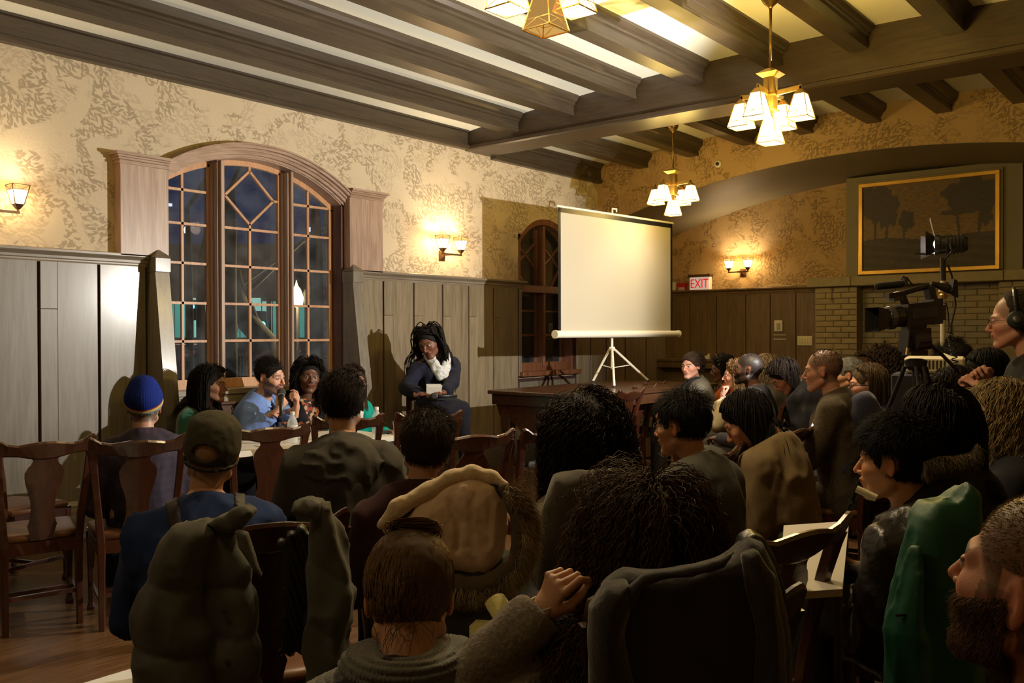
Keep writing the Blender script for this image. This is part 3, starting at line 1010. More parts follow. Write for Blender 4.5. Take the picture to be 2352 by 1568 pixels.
for k in range(5):
    yk = (4.685 + k * .037) * K
    MB().box(xk - .020, xk - .011, yk, yk + .022, 1.435 * K, 1.505 * K, .002).build('switch', CREAMP, sw)
for z in (1.545, 1.485):
    tag(MB().box(xk - .006, xk + .001, 5.04 * K, 5.22 * K, z * K, (z + .011) * K).build('label_strip', WHITE, None), 'pale strip on the end panelling, ' + ('upper of two under the wall control' if z > 1.5 else 'lower of two under the wall control'), 'strip', 'strips under the wall control')
# small thing on the shelf
o = MB()
sx, sy, sz = xb - .12, 6.20 * K, 1.198 * K
o.tube([(sx, sy + .16, sz + .015), (sx, sy + .10, sz + .03), (sx, sy + .05, sz + .02), (sx, sy - .01, sz + .035)], [.006, .012, .012, .02], 8)
o.hexa([(sx - .02, sy - .03, sz), (sx + .02, sy - .03, sz), (sx + .02, sy + .04, sz), (sx - .02, sy + .04, sz), (sx - .006, sy - .025, sz + .075), (sx + .006, sy - .025, sz + .075), (sx + .006, sy - .015, sz + .075), (sx - .006, sy - .015, sz + .075)])
tag(o.build('crumpled_paper', WHITE, None), 'small crumpled white paper on the alcove shelf', 'paper')
# cable on the rail
tag(MB().tube([(xb - .05, (5.35 - .12 * k) * K, (2.236 + .028 * math.sin(k * 1.1) ** 2) * K) for k in range(9)], .004, 6).build('loose_cable', CREAMP, None), 'thin pale cable lying along the rail near the mantel', 'cable')


# ---- landscape painting in a gold frame
def painting_mat():
    m, nt, b = nmat('dusk_landscape_paint')
    a = N(nt, 'ShaderNodeAttribute', attribute_name='Col')
    tc = N(nt, 'ShaderNodeTexCoord')
    mp = N(nt, 'ShaderNodeMapping', ins={'Vector': tc.outputs['Object'], 'Scale': (1, 5, 22)})
    n = N(nt, 'ShaderNodeTexNoise', ins={'Vector': mp.outputs[0], 'Scale': 3.0, 'Detail': 6.0})
    v = ramp(nt, n.outputs[0], [(0.3, (0.6, 0.6, 0.62)), (0.7, (1.25, 1.2, 1.15))])
    mx = N(nt, 'ShaderNodeMix', data_type='RGBA', blend_type='MULTIPLY', ins={0: 1.0, 6: a.outputs['Color'], 7: v})
    nt.links.new(mx.outputs[2], b.inputs['Base Color'])
    b.inputs['Roughness'].default_value = 0.55
    return m


xp = 11.84
pic = thing('landscape_painting', (xp * K, 3.09 * K, 2.33 * K), 'large dusk landscape painting in a gold frame above the mantel', 'painting')
PY0, PY1, PZ0, PZ1 = 2.275, 3.915, 2.325, 3.50
fwid = .052
fr = MB()
fr.box(xp - .05, xp, PY0, PY1, PZ0, PZ0 + fwid, .006).box(xp - .05, xp, PY0, PY1, PZ1 - fwid, PZ1, .006)
fr.box(xp - .048, xp, PY0, PY0 + fwid, PZ0 + .01, PZ1 - .01, .006).box(xp - .048, xp, PY1 - fwid, PY1, PZ0 + .01, PZ1 - .01, .006)
fr.build('gold_frame', plain('gold_leaf', (0.62, 0.36, 0.07), 0.38, metal=0.55, noise=0.1), pic, K)
MB().box(xp - .015, xp + .015, PY0 - .03, PY1 + .03, PZ0, PZ1 + .03, .004).build('back_moulding', OLIVE, pic, K)
ny, nz_ = 150, 108
yy = np.linspace(PY0 + .05, PY1 - .05, ny); zz = np.linspace(PZ0 + .05, PZ1 - .05, nz_)
Yg, Zg = np.meshgrid(yy, zz)
u = (PY1 - .05 - Yg) / (PY1 - PY0 - .1); v = (Zg - PZ0 - .05) / (PZ1 - PZ0 - .1)
sky = np.stack([0.16 + .05 * (1 - v), 0.095 + .03 * (1 - v), 0.038 + 0 * v], -1)
hor = .36 + .02 * np.sin(u * 9) + .03 * np.clip(u - .8, 0, 1)
ground = np.array([.045, .030, .018])
colr = np.where((v < hor)[..., None], ground * (1 + .25 * np.sin(v * 60 + u * 12))[..., None], sky)
tree = np.array([.052, .036, .034])
def blob(cu, cv, ru, rv, w=.25):
    ang = np.arctan2((v - cv) / rv, (u - cu) / ru)
    return ((u - cu) / ru) ** 2 + ((v - cv) / rv) ** 2 < 1 + w * np.sin(5 * ang + cu * 30) + w * .5 * np.sin(11 * ang)
trunk = lambda cu, lo, hi, w, bend=0: (np.abs(u - cu - bend * (v - lo)) < w) & (v > lo) & (v < hi)
for msk in (blob(.10, .80, .13, .22), blob(.2, .72, .09, .22), blob(.35, .57, .06, .12), blob(.83, .80, .20, .22), blob(.70, .62, .10, .03), blob(.93, .55, .05, .10),
            trunk(.10, .30, .8, .012), trunk(.19, .25, .7, .013, .02), trunk(.33, .30, .5, .010), trunk(.75, .3, .8, .010, -.08), trunk(.88, .3, .7, .012, .06)):
    colr = np.where((msk & (v > .3))[..., None], tree * .9, colr)
me = bpy.data.meshes.new('canvas')
vv = np.stack([np.full(Yg.size, (xp - .02) * K), Yg.ravel() * K, Zg.ravel() * K], -1) - parent_loc(pic)
idx = np.arange(ny * nz_).reshape(nz_, ny)
ff = np.stack([idx[:-1, 1:], idx[:-1, :-1], idx[1:, :-1], idx[1:, 1:]], -1).reshape(-1, 4)
me.from_pydata(vv.tolist(), [], ff.tolist())
ca = me.color_attributes.new('Col', 'FLOAT_COLOR', 'POINT')
ca.data.foreach_set('color', np.concatenate([colr.reshape(-1, 3), np.ones((ny * nz_, 1))], 1).ravel())
me.materials.append(painting_mat())
o = bpy.data.objects.new('canvas', me); o.parent = pic; COL.objects.link(o)

# ---- counter-height dark table with bracketed end, below the screen
TABW = wood('dark_table_oak', (0.030, 0.012, 0.006), (0.085, 0.036, 0.016), 0.28, 0, coat=0.3)
tb = thing('long_table', (7.35, 4.80, 0), 'long dark wooden table carrying the projection screen tripod', 'table')
X0, X1, Y0, Y1 = 6.20, 8.50, 4.25, 5.42
MB().box(X0, X1, Y0, Y1, .895, .93, .006).build('table_top', TABW, tb)
MB().box(X0 + .03, X1 - .03, Y0 + .03, Y1 - .03, .80, .895, .004).build('apron', TABW, tb)
for xa in (X0 + .05, X1 - .15):
    for yc in (Y0 + .12, Y1 - .22):
        pf = [(0, .80), (1.0, .80), (1.0, .62), (.82, .50), (.86, .40), (.70, .32), (.72, .05), (.9, .03), (.9, 0), (.1, 0), (.1, .03), (.28, .05), (.3, .32), (.14, .40), (.18, .50), (0, .62)]
        MB().prism([(yc + p * .10, q) for p, q in pf], 'x', xa, xa + .10).build('leg', TABW, tb)
for xa in (X0 + .06, X1 - .12):
    pf = [(Y0 + .06, .80), (Y1 - .06, .80), (Y1 - .10, .70), (Y1 - .30, .62), (Y1 - .36, .55), (Y0 + .36, .55), (Y0 + .30, .62), (Y0 + .10, .70)]
    MB().prism(pf, 'x', xa, xa + .035).build('end_bracket', TABW, tb)

# ---- projection screen on a tripod standing on that table
SBL, SBR, STL, STR = at(1279, 764, 8.6), at(1546, 759, 10.0), at(1281, 480, 8.6), at(1545, 512, 10.0)
SBL[2] = SBR[2] = 1.472; STL[2] = STR[2] = 2.665
ux = (SBR - SBL); wsc = np.linalg.norm(ux[:2]); ux = ux / np.linalg.norm(ux)
nrm = np.cross(ux, (0, 0, 1)); nrm /= np.linalg.norm(nrm)      # towards the audience
SCW = plain('screen_cloth', (0.43, 0.385, 0.285), 0.7, sheen=0.2)
SCWHITE = plain('white_lacquered_metal', (0.72, 0.68, 0.56), 0.35)
sc = thing('projection_screen', (SBL + SBR) / 2 * np.array((1, 1, 0)) + np.array((0, 0, .93)), 'white portable projection screen on a tripod', 'screen')
def SP(a, z, o=0.0): return SBL * np.array((1, 1, 0)) + ux * a + np.array((0, 0, z)) + nrm * o
def sheet(a0, a1, z0, z1, o, th, wave=0.0, n=24):
    mb = MB()
    top, bot = [], []
    for i in range(n + 1):
        a = a0 + (a1 - a0) * i / n
        w = wave * math.sin(i / n * math.pi)
        top.append((a, w)); 
    for k, (a, w) in enumerate(top[:-1]):
        a2, w2 = top[k + 1]
        mb.hexa([SP(a, z0, o - th + w), SP(a2, z0, o - th + w2), SP(a2, z0, o + w2), SP(a, z0, o + w), SP(a, z1, o - th), SP(a2, z1, o - th), SP(a2, z1, o), SP(a, z1, o)])
    return mb
ZB0, ZT0 = 1.472, 2.665
sheet(.055, wsc - .055, ZB0, ZT0 - .045, .004, .004, .012).build('screen_cloth', SCW, sc, smooth=False)
MB_ = sheet(.02, wsc - .02, ZT0 - .045, ZT0, .005, .005)
MB_.hexa([SP(.02, ZB0, 0), SP(.055, ZB0, 0), SP(.055, ZB0, .005), SP(.02, ZB0, .005), SP(.02, ZT0, 0), SP(.055, ZT0, 0), SP(.055, ZT0, .005), SP(.02, ZT0, .005)])
MB_.hexa([SP(wsc - .055, ZB0, 0), SP(wsc - .02, ZB0, 0), SP(wsc - .02, ZB0, .005), SP(wsc - .055, ZB0, .005), SP(wsc - .055, ZT0, 0), SP(wsc - .02, ZT0, 0), SP(wsc - .02, ZT0, .005), SP(wsc - .055, ZT0, .005)])
MB_.build('black_border', BLACKM, sc)
MB().tube([SP(-.05, ZB0 - .03, .02), SP(wsc + .07, ZB0 - .03, .02)], .036, 18).build('roller_case', SCWHITE, sc, smooth=False)
for a in (-.055, wsc + .06):
    MB().tube([SP(a, ZB0 - .03, .02), SP(a + .02, ZB0 - .03, .02)], .041, 18).build('end_cap', CREAMP, sc)
MB().tube([SP(0, ZT0 + .012, 0), SP(wsc, ZT0 + .012, 0)], .012, 10).build('top_rod', SCWHITE, sc)
mid = wsc * .47
MB().tube([SP(mid - .03, ZT0 + .03, -.02), SP(mid - .03, ZT0 + .075, -.02), SP(mid + .04, ZT0 + .075, -.02), SP(mid + .04, ZT0 + .045, -.02)], .009, 8).build('top_hook', SCWHITE, sc)
HB = SP(mid, 0, -.05)
MB().tube([HB + (0, 0, 1.08), HB + (0, 0, 2.70)], .013, 12).build('pole', SCWHITE, sc)
MB().lathe([(.0, 0), (.03, 0), (.034, .02), (.03, .04), (0, .04)], HB + (0, 0, 1.27), 16).build('hub', SCWHITE, sc)
for (fx, fy) in (at(1411, 892, 8.53)[:2], at(1362, 880, 9.44)[:2], at(1488, 878, 9.6)[:2]):
    f = np.array((fx, fy, .945)); h = HB + (0, 0, 1.285)
    d = (f - h); d[2] = 0; d /= np.linalg.norm(d)
    MB().tube([h + d * .03, f], .0125, 10).build('leg', SCWHITE, sc)
    kpt = h + (f - h) * .5
    MB().tube([HB + (0, 0, 1.09), kpt], .005, 6).build('brace', SCWHITE, sc)
    MB().lathe([(0, 0), (.016, 0), (.016, .02), (0, .02)], f - np.array((0, 0, .015)), 10).build('foot', BLACKR, sc)

# ---- the video lamp head on its stand
vl = thing('video_light', (LAMP[0], LAMP[1], 0), 'video lamp with open barn doors on a tall pale stand', 'lamp')
Rm = np.array(LAMP_Q.to_matrix())     # columns x, y, z ; light looks along -z
def LP(x, y, z): return LAMP + Rm @ np.array((x, y, z), float)
HOUSE = plain('lamp_housing', (0.05, 0.05, 0.055), 0.35, metal=0.6)
REFL = plain('polished_reflector', (0.85, 0.85, 0.85), 0.15, metal=1.0)
def lathe_l(prof, n=20):
    mb = MB()
    vs, fs = [], []
    for (r, z) in prof:
        for k in range(n):
            a = 2 * math.pi * k / n
            vs.append(LP(r * math.cos(a), r * math.sin(a), z))
    for i in range(len(prof) - 1):
        for k in range(n):
            fs.append((i * n + k, i * n + (k + 1) % n, (i + 1) * n + (k + 1) % n, (i + 1) * n + k))
    return mb.add(vs, fs)
lathe_l([(.0, .15), (.04, .15), (.052, .13), (.055, .02), (.055, .0), (.062, -.005), (.062, -.035)]).build('housing', HOUSE, vl, smooth=False)
for zz_ in (.03, .05, .07, .09, .11):
    lathe_l([(.055, zz_), (.064, zz_), (.064, zz_ + .006), (.055, zz_ + .006)]).build('cooling_fin', HOUSE, vl)
lathe_l([(.0, .045), (.03, .04), (.048, .015), (.054, .0)]).build('reflector', REFL, vl)
MB().add([LP(.012 * math.cos(a), .012 * math.sin(a), .035) for a in np.linspace(0, 6.28, 9)[:-1]], [tuple(range(8))]).build('lamp_tube', emit('halogen', (1, .95, .85), 30.0), vl)
for (sx_, sy_, op) in ((0, 1, 78), (0, -1, -6), (1, 0, 50), (-1, 0, 62)):
    o_ = math.radians(op)
    w0, w1, ln = .05, .075, .11
    def fl(t, s_):
        rr = .058 + ln * math.sin(o_) * t; z = -.035 - ln * math.cos(o_) * t; w = (w0 + (w1 - w0) * t) * s_
        return LP(sx_ * rr + sy_ * w, sy_ * rr + sx_ * w, z)
    a, b_, c, d = fl(0, -1), fl(0, 1), fl(1, 1), fl(1, -1)
    nn = np.cross(b_ - a, d - a); nn = nn / np.linalg.norm(nn) * .0018
    MB().hexa([a, b_, c, d, a + nn, b_ + nn, c + nn, d + nn]).build('barn_door', HOUSE, vl)
lb = np.array((LAMP[0], LAMP[1], 0)) + np.array((.02, -.01, 0))
MB().tube([LP(-.06, 0, .05), LP(-.07, -.05, .06), lb + (0, 0, LAMP[2] - .1)], .007, 8).tube([LP(.06, 0, .05), LP(.07, -.05, .06), lb + (0, 0, LAMP[2] - .1)], .007, 8).build('yoke', HOUSE, vl)
MB().tube([lb + (0, 0, LAMP[2] - .22), lb + (0, 0, LAMP[2] - .08)], .017, 12).build('spigot', BLACKM, vl)
MB().tube([lb + (0, 0, .3), lb + (0, 0, 1.70), lb + (0, 0, LAMP[2] - .21)], [.017, .0155, .0145], 12).build('pole', plain('pale_metal_pole', (0.45, 0.40, 0.33), 0.4, metal=0.4), vl)
MB().lathe([(0, 0), (.024, 0), (.026, .02), (.018, .03), (.026, .04), (.024, .055), (0, .055)], lb + (0, 0, 1.66), 14).build('clamp_collar', BRASS, vl)
for a in (20, 140, 260):
    d = np.array((math.cos(math.radians(a)), math.sin(math.radians(a)), 0))
    MB().tube([lb + (0, 0, .62), lb + d * .38 + (0, 0, .012)], .010, 8).tube([lb + (0, 0, .30), lb + d * .20 + (0, 0, .33)], .006, 6).build('leg', DKGREY, vl)
vx = [lb + np.array((.03, -.02, LAMP[2] - .12)), lb + np.array((.045, -.04, 1.80)), lb + np.array((.055, -.06, 1.62)), lb + np.array((.035, -.04, 1.50)), lb + np.array((.03, -.02, 1.2)), lb + np.array((.03, -.03, .6))]
MB().tube(vx, .006, 6).build('power_cord', BLACKR, vl)
# ================================================================== chairs
CHW = wood('mahogany_chair_wood', (0.033, 0.010, 0.005), (0.060, 0.018, 0.008), 0.26, 2, coat=0.5, scale=1.2)
LEATHER = plain('brown_leather_seat', (0.16, 0.065, 0.025), 0.42, noise=0.15, scale=25, bump=0.1)


def rake(z):
    """how far the back leans behind the seat's rear edge at height z"""
    if z < .42: return -.20 - .05 * (.42 - z)
    t = z - .42
    return -.20 - .05 * t - .30 * t * t


def loft(sections):
    """sections: rings of equal length -> closed solid"""
    mb = MB()
    n = len(sections[0])
    vs = [p for s in sections for p in s]
    fs = []
    for i in range(len(sections) - 1):
        for k in range(n):
            fs.append((i * n + k, i * n + (k + 1) % n, (i + 1) * n + (k + 1) % n, (i + 1) * n + k))
    fs += [tuple(range(n - 1, -1, -1)), tuple((len(sections) - 1) * n + k for k in range(n))]
    return mb.add(vs, fs)


def sect(x, y, z, w, d, c=.25):
    a, b = w / 2, d / 2
    k = min(a, b) * c
    return [(x - a + k, y - b, z), (x + a - k, y - b, z), (x + a, y - b + k, z), (x + a, y + b - k, z), (x + a - k, y + b, z), (x - a + k, y + b, z), (x - a, y + b - k, z), (x - a, y - b + k, z)]


def make_chair():
    t = thing('dining_chair', (0, 0, 0), 'x', 'chair')
    CH = .95
    for s in (-1, 1):
        xs = lambda z: s * (.165 + (.012 if z < .42 else 0.0) * 0 + max(0, z - .42) * .085)
        loft([sect(xs(z), rake(z), z, w, .034) for z, w in ((0, .028), (.1, .030), (.30, .034), (.42, .038), (.52, .036), (.65, .034), (.78, .036), (.87, .042), (.90, .050))]).build('leg', CHW, t)
        loft([sect(s * .205, .19, z, w, w, .35) for z, w in ((0, .036), (.015, .040), (.04, .024), (.2, .030), (.38, .042), (.42, .044))]).build('leg', CHW, t)
    # crest rail: a yoke with two lifted ears
    sec = []
    for x, z1, z0 in ((-.222, .955, .888), (-.212, .962, .876), (-.195, .955, .870), (-.165, .935, .872), (-.12, .926, .868), (-.08, .932, .858), (-.04, .937, .850), (0, .938, .848),
                      (.04, .937, .850), (.08, .932, .858), (.12, .926, .868), (.165, .935, .872), (.195, .955, .870), (.212, .962, .876), (.222, .955, .888)):
        bow = -.022 * (1 - (x / .22) ** 2)
        y0, y1 = rake(z0) + bow, rake(z1) + bow - .004
        h = .014
        sec.append([(x, y0 - h, z0 + .006), (x, y0 - h * .5, z0), (x, y0 + h * .6, z0), (x, y0 + h, z0 + .006), (x, y1 + h * .7, z1 - .008), (x, y1 + h * .2, z1), (x, y1 - h * .6, z1), (x, y1 - h, z1 - .010)])
    loft(sec).build('crest_rail', CHW, t)
    # vase splat
    prof = [(.44, .052), (.47, .055), (.50, .062), (.515, .066), (.53, .060), (.56, .054), (.60, .052), (.64, .056), (.68, .066), (.72, .078), (.76, .086), (.785, .086), (.80, .078), (.815, .070), (.822, .062), (.835, .055), (.845, .054), (.855, .060), (.862, .075), (.872, .095), (.885, .105)]
    sec = []
    for z, w in prof:
        bw = -.022 * min(1, (z - .44) / .4)
        y = rake(z) + bw + .002
        sec.append([(-w, y - .005, z), (0, y - .008, z), (w, y - .005, z), (w, y + .005, z), (0, y + .003, z), (-w, y + .005, z)])
    loft(sec).build('splat', CHW, t)
    # seat frame and cushion
    fr = MB()
    fr.hexa([(-.185, -.215, .375), (.185, -.215, .375), (.225, .212, .375), (-.225, .212, .375), (-.185, -.215, .435), (.185, -.215, .435), (.225, .212, .435), (-.225, .212, .435)])
    fr.build('seat_frame', CHW, t)
    sec = []
    for z, k in ((.432, .97), (.450, 1.0), (.466, .97), (.474, .88), (.477, .5)):
        sec.append([(-.175 * k, -.19 * k, z), (-.05 * k, -.197 * k, z), (.05 * k, -.197 * k, z), (.175 * k, -.19 * k, z), (.20 * k, .0, z), (.222 * k, .195 * k, z), (.08 * k, .215 * k, z), (-.08 * k, .215 * k, z), (-.222 * k, .195 * k, z), (-.20 * k, .0, z)])
    loft(sec).build('seat_cushion', LEATHER, t, smooth=True)
    MB().bar((-.165, rake(.17), .17), (.165, rake(.17), .17), .014, .022).build('stretcher', CHW, t)
    for s in (-1, 1): MB().bar((s * .168, rake(.14), .14), (s * .203, .19, .14), .014, .022).build('stretcher', CHW, t)
    MB().bar((-.185, 0, .14), (.185, 0, .14), .014, .020).build('stretcher', CHW, t)
    return t


CHAIR0 = make_chair()
_used = []


def chair(x, y, az, label, group='mahogany splat-back dining chairs', z=0.0):
    """az: direction the sitter faces, degrees from world x"""
    if not _used:
        o = CHAIR0
        _used.append(1)
    else:
        o = copy_tree(CHAIR0)
    o.location = (x, y, z)
    o.rotation_euler = (0, 0, math.radians(az - 90))
    o['label'] = label
    o['group'] = group
    return o


def chair_at(px, py, t, az, label, side=0.0):
    """put the middle of the crest rail where the photograph shows it"""
    p = at(px, py, t)
    f = np.array((math.cos(math.radians(az)), math.sin(math.radians(az))))
    q = p[:2] - f * rake(.94)
    return chair(q[0], q[1], az, label)


chair_at(105, 1015, 4.32, 78, 'empty chair nearest the left edge in front of the grey panelling')
chair_at(-85, 975, 4.9, 20, 'chair cut by the left edge, turned sideways by the panelling')
chair_at(318, 1008, 4.36, 66, 'chair of the man in the blue knitted hat')
chair_at(622, 985, 4.95, 72, 'empty chair between the olive cap and the panel table')
chair_at(800, 972, 5.5, 62, 'empty chair whose ear shows right of the man in the hood')
chair_at(985, 965, 5.7, 62, 'empty chair behind the head of the man in maroon')
chair_at(1090, 1012, 4.55, 66, 'empty chair between the maroon sweater and the big dark curls')
chair_at(1275, 1000, 4.75, 75, 'empty chair half behind the woman in the pale blazer')
chair_at(1449, 908, 7.9, 92, 'first of the glossy chairs beside the long table')
chair_at(1480, 897, 8.5, 92, 'second glossy chair beside the long table, behind the first')
chair_at(1503, 885, 9.1, 92, 'third glossy chair beside the long table, next to the grey cardigan')
chair_at(1628, 1046, 3.8, 84, 'empty chair just beyond the black-haired man in glasses')
chair_at(1750, 1010, 4.2, 86, 'chair of the woman looking down in the tan jacket')
chair_at(1832, 990, 4.8, 90, 'empty chair right of the tan jacket')
chair_at(1832, 1208, 2.33, 77, 'empty chair right of the dark coat, before the small white-topped table')
chair_at(2335, 1035, 3.75, 96, 'chair at the right edge behind the blond woman')

# white tabletop beyond that chair
def onz(px, py, z):
    d = ROT @ np.array([px - 1176., -(py - 784.), -FPX]) / FPX
    return CAM + d * ((z - CAM[2]) / d[2])
wq = [onz(1790, 1362, .76), onz(1935, 1352, .76), onz(1950, 1196, .76), onz(1800, 1206, .76)]
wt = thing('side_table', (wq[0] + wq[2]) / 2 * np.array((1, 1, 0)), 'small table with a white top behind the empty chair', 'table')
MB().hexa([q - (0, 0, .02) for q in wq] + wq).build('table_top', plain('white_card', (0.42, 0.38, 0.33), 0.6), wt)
for q in wq:
    c_ = (wq[0] + wq[2]) / 2
    e_ = q + (c_ - q) * .15
    MB().tube([e_ - (0, 0, .02), e_ * (1, 1, 0)], .012, 8).build('leg', DKGREY, wt)
# floor paper at the bottom left
p = at(290, 1560, 3.75)
tag(MB().box(p[0] - .14, p[0] + .16, p[1] - .12, p[1] + .10, .001, .004).build('floor_paper', WHITE, None), 'white paper on the floor under the grey-green coat', 'paper')

# ---- built-in bench behind the panel
bn = thing('window_bench', (4.5, 6.2, 0), 'dark red wooden bench under the arched window', 'bench')
bx0, bx1 = 3.70, 5.32
MB().box(bx0, bx1, 6.33, 6.395, .10, .895, .01).build('backrest', TABW, bn)
MB().box(bx0, bx1, 6.30, 6.40, .885, .915, .01).build('back_cap', TABW, bn)
MB().box(bx0, bx1, 5.93, 6.36, .40, .44, .01).build('seat', TABW, bn)
for xa in (bx0, (bx0 + bx1) / 2 - .02, bx1 - .04):
    MB().prism([(5.95, 0), (6.39, 0), (6.39, .42), (5.95, .42)], 'x', xa, xa + .04).build('leg', TABW, bn)

# ---- panel table with bottles, papers
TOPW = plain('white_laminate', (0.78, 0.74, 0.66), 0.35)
e0, e1 = at(650, 1025, 5.55), at(912, 1000, 6.05)   # near edge of the top
zt = .745
def onz(px, py, z):
    d = ROT @ np.array([px - 1176., -(py - 784.), -FPX]) / FPX
    return CAM + d * ((z - CAM[2]) / d[2])
n0, n1 = onz(560, 1036, zt), onz(913, 1000, zt)
ed = (n1 - n0)[:2] / np.linalg.norm((n1 - n0)[:2]); bk = np.array((-ed[1], ed[0]))
n0_ = n1[:2] - ed * 1.83
def TP(a, b, z): q = n0_ + ed * a + bk * b; return (q[0], q[1], z)
tb2 = thing('panel_table', TP(.9, .3, 0), 'white folding table in front of the seated panel', 'table')
MB().hexa([TP(0, 0, zt - .035), TP(1.83, 0, zt - .035), TP(1.83, .62, zt - .035), TP(0, .62, zt - .035), TP(0, 0, zt), TP(1.83, 0, zt), TP(1.83, .62, zt), TP(0, .62, zt)]).build('table_top', TOPW, tb2)
for a in (.12, 1.71):
    for b in (.06, .56):
        MB().tube([TP(a, b, zt - .03), TP(a, b, .02)], .014, 8).build('leg', DKGREY, tb2)
    MB().tube([TP(a, .06, .12), TP(a, .56, .12)], .010, 8).build('leg_brace', DKGREY, tb2)

CLEAR, nt_, b_ = nmat('clear_bottle')
b_.inputs['Base Color'].default_value = (0.85, 0.9, 0.92, 1)
b_.inputs['Roughness'].default_value = 0.08
b_.inputs['Alpha'].default_value = 0.35
WLAB = plain('bottle_label', (0.55, 0.60, 0.66), 0.5, noise=.3, scale=60)


def bottle(p, label, s=1.0):
    p = np.array(p, float)
    r = thing('water_bottle', p, label, 'bottle', 'water bottles on the panel table')
    k = s
    MB().lathe([(0, .001), (.030 * k, .001), (.033 * k, .008), (.033 * k, .05 * k), (.031 * k, .055 * k), (.033 * k, .06 * k), (.033 * k, .13 * k), (.028 * k, .15 * k), (.014 * k, .178 * k), (.012 * k, .19 * k), (0, .19 * k)], p, 18).build('body', CLEAR, r, smooth=True)
    MB().lathe([(.0335 * k, .07 * k), (.0345 * k, .071 * k), (.0345 * k, .115 * k), (.0335 * k, .116 * k)], p, 18).build('label_band', WLAB, r, smooth=True)
    MB().lathe([(0, .185 * k), (.015 * k, .185 * k), (.015 * k, .205 * k), (0, .207 * k)], p, 14).build('cap', WHITE, r)
    return r


bottle(onz(672, 1018, zt), 'clear water bottle in front of the man in the blue blazer')
bottle(onz(865, 1003, zt), 'clear water bottle near the right end of the panel table')
def papers(px, py, w, d, rot, label, n=3):
    c = onz(px, py, zt)
    for i in range(n):
        a = math.radians(rot + i * 9)
        ca, sa = math.cos(a), math.sin(a)
        z = zt + .0015 + .0022 * i
        pts = [(c[0] + x * ca - y * sa + .02 * i, c[1] + x * sa + y * ca, zz_) for zz_ in (z, z + .0015) for x, y in ((-w / 2, -d / 2), (w / 2, -d / 2), (w / 2, d / 2), (-w / 2, d / 2))]
        tag(MB().hexa(pts).build('paper_sheet', WHITE, None), label[i % len(label)], 'paper', 'papers on the panel table')
papers(735, 1006, .22, .30, 20, ['lowest white sheet by the patterned sleeve on the panel table', 'middle white sheet by the patterned sleeve on the panel table', 'top white sheet by the patterned sleeve on the panel table'])
papers(640, 1026, .21, .29, -15, ['lower white sheet near the blue blazer on the panel table', 'upper white sheet near the blue blazer on the panel table'], 2)
cp = onz(880, 996, zt)
tag(MB().box(cp[0] - .05, cp[0] + .05, cp[1] - .03, cp[1] + .05, zt + .0005, zt + .02, .004).build('phone_case', BLACKM, None), 'small dark phone at the right end of the panel table', 'phone')

# ---- grey backpack on the floor in front of the long table
bg = onz(1212, 1066, 0.0)
BAG = plain('grey_nylon', (0.20, 0.20, 0.19), 0.6, noise=.1, scale=20, bump=.2)
bk_ = thing('backpack', bg, 'grey backpack on the floor under the end of the long table', 'bag')
sec = []
for z, k in ((0, .9), (.03, 1), (.15, 1.05), (.30, .98), (.38, .8), (.42, .5), (.43, .2)):
    sec.append([(bg[0] + x * k, bg[1] + y * k, z) for x, y in ((-.16, -.09), (.16, -.09), (.19, 0), (.16, .09), (-.16, .09), (-.19, 0))])
loft(sec).build('body', BAG, bk_, smooth=True)
MB().tube([bg + (x, -.10 - .03 * math.sin((x + .12) * 13), .38 - .9 * abs(x) ** 1.0 * .9) for x in np.linspace(-.12, .14, 9)], .008, 6).build('strap', WHITE, bk_)
MB().tube([bg + (-.05, 0, .42), bg + (-.03, 0, .47), bg + (.03, 0, .47), bg + (.05, 0, .42)], .009, 6).build('top_handle', BLACKR, bk_)
# cables on the floor
cpts = []
c0 = onz(1085, 1075, 0.005)
for k in range(40):
    a = k * .55
    cpts.append(c0 + (.22 * math.cos(a) * (1 + .02 * k) + .006 * k, .12 * math.sin(a * 1.1), .004 + .004 * (k % 3)))
tag(MB().tube(cpts, .004, 6).build('coiled_cable', BLACKR, None), 'black cable coiled loosely on the floor between chairs', 'cable')

# ---- data projector on a small stand behind the tripod
pj = at(2152, 838, 5.3)
pr_ = thing('projector', pj - np.array((0, 0, .05)), 'white data projector on a dark stand behind the camera tripod', 'projector')
PJ = plain('projector_white', (0.62, 0.56, 0.40), 0.45)
def RB(c, az, x0, x1, y0, y1, z0, z1, ch=.0):
    a = math.radians(az)
    ca, sa = math.cos(a), math.sin(a)
    mb = MB().box(x0, x1, y0, y1, z0, z1, ch)
    mb.v = [(c[0] + x * ca - y * sa, c[1] + x * sa + y * ca, c[2] + z) for x, y, z in mb.v]
    return mb
RB(pj, -78, -.17, .15, -.13, .13, -.045, .05, .012).build('body', PJ, pr_)
g_ = MB()
for k in range(9): 
    q = RB(pj, -78, -.12 + k * .02, -.11 + k * .02, -.133, -.128, -.02, .03); g_.add(q.v, q.f)
g_.build('vent_grille', DKGREY, pr_)
ps = thing('projector_stand', pj * np.array((1, 1, 0)), 'dark cloth covered stand under the data projector', 'stand')
RB(pj * np.array((1, 1, 0)), -78, -.24, .24, -.18, .18, 0, pj[2] - .05, .01).build('top', plain('dark_blue_cloth', (0.02, 0.02, 0.035), 0.9), ps)

# ---- lectern-like dark music stand behind the grey haired man
ms = at(1965, 822, 7.2)
m_ = thing('dark_stand', ms * np.array((1, 1, 0)), 'dark reddish stand top seen behind the grey-haired listener', 'stand')
RB(ms, -75, -.18, .18, -.02, .02, -.16, .01, .004).build('panel', TABW, m_)
MB().tube([ms * np.array((1, 1, 0)) + (0, 0, .02), ms - (0, 0, .1)], .012, 8).build('pole', DKGREY, m_)
MB().lathe([(0, 0), (.15, 0), (.14, .02), (0, .03)], ms * np.array((1, 1, 0)), 16).build('base', DKGREY, m_)
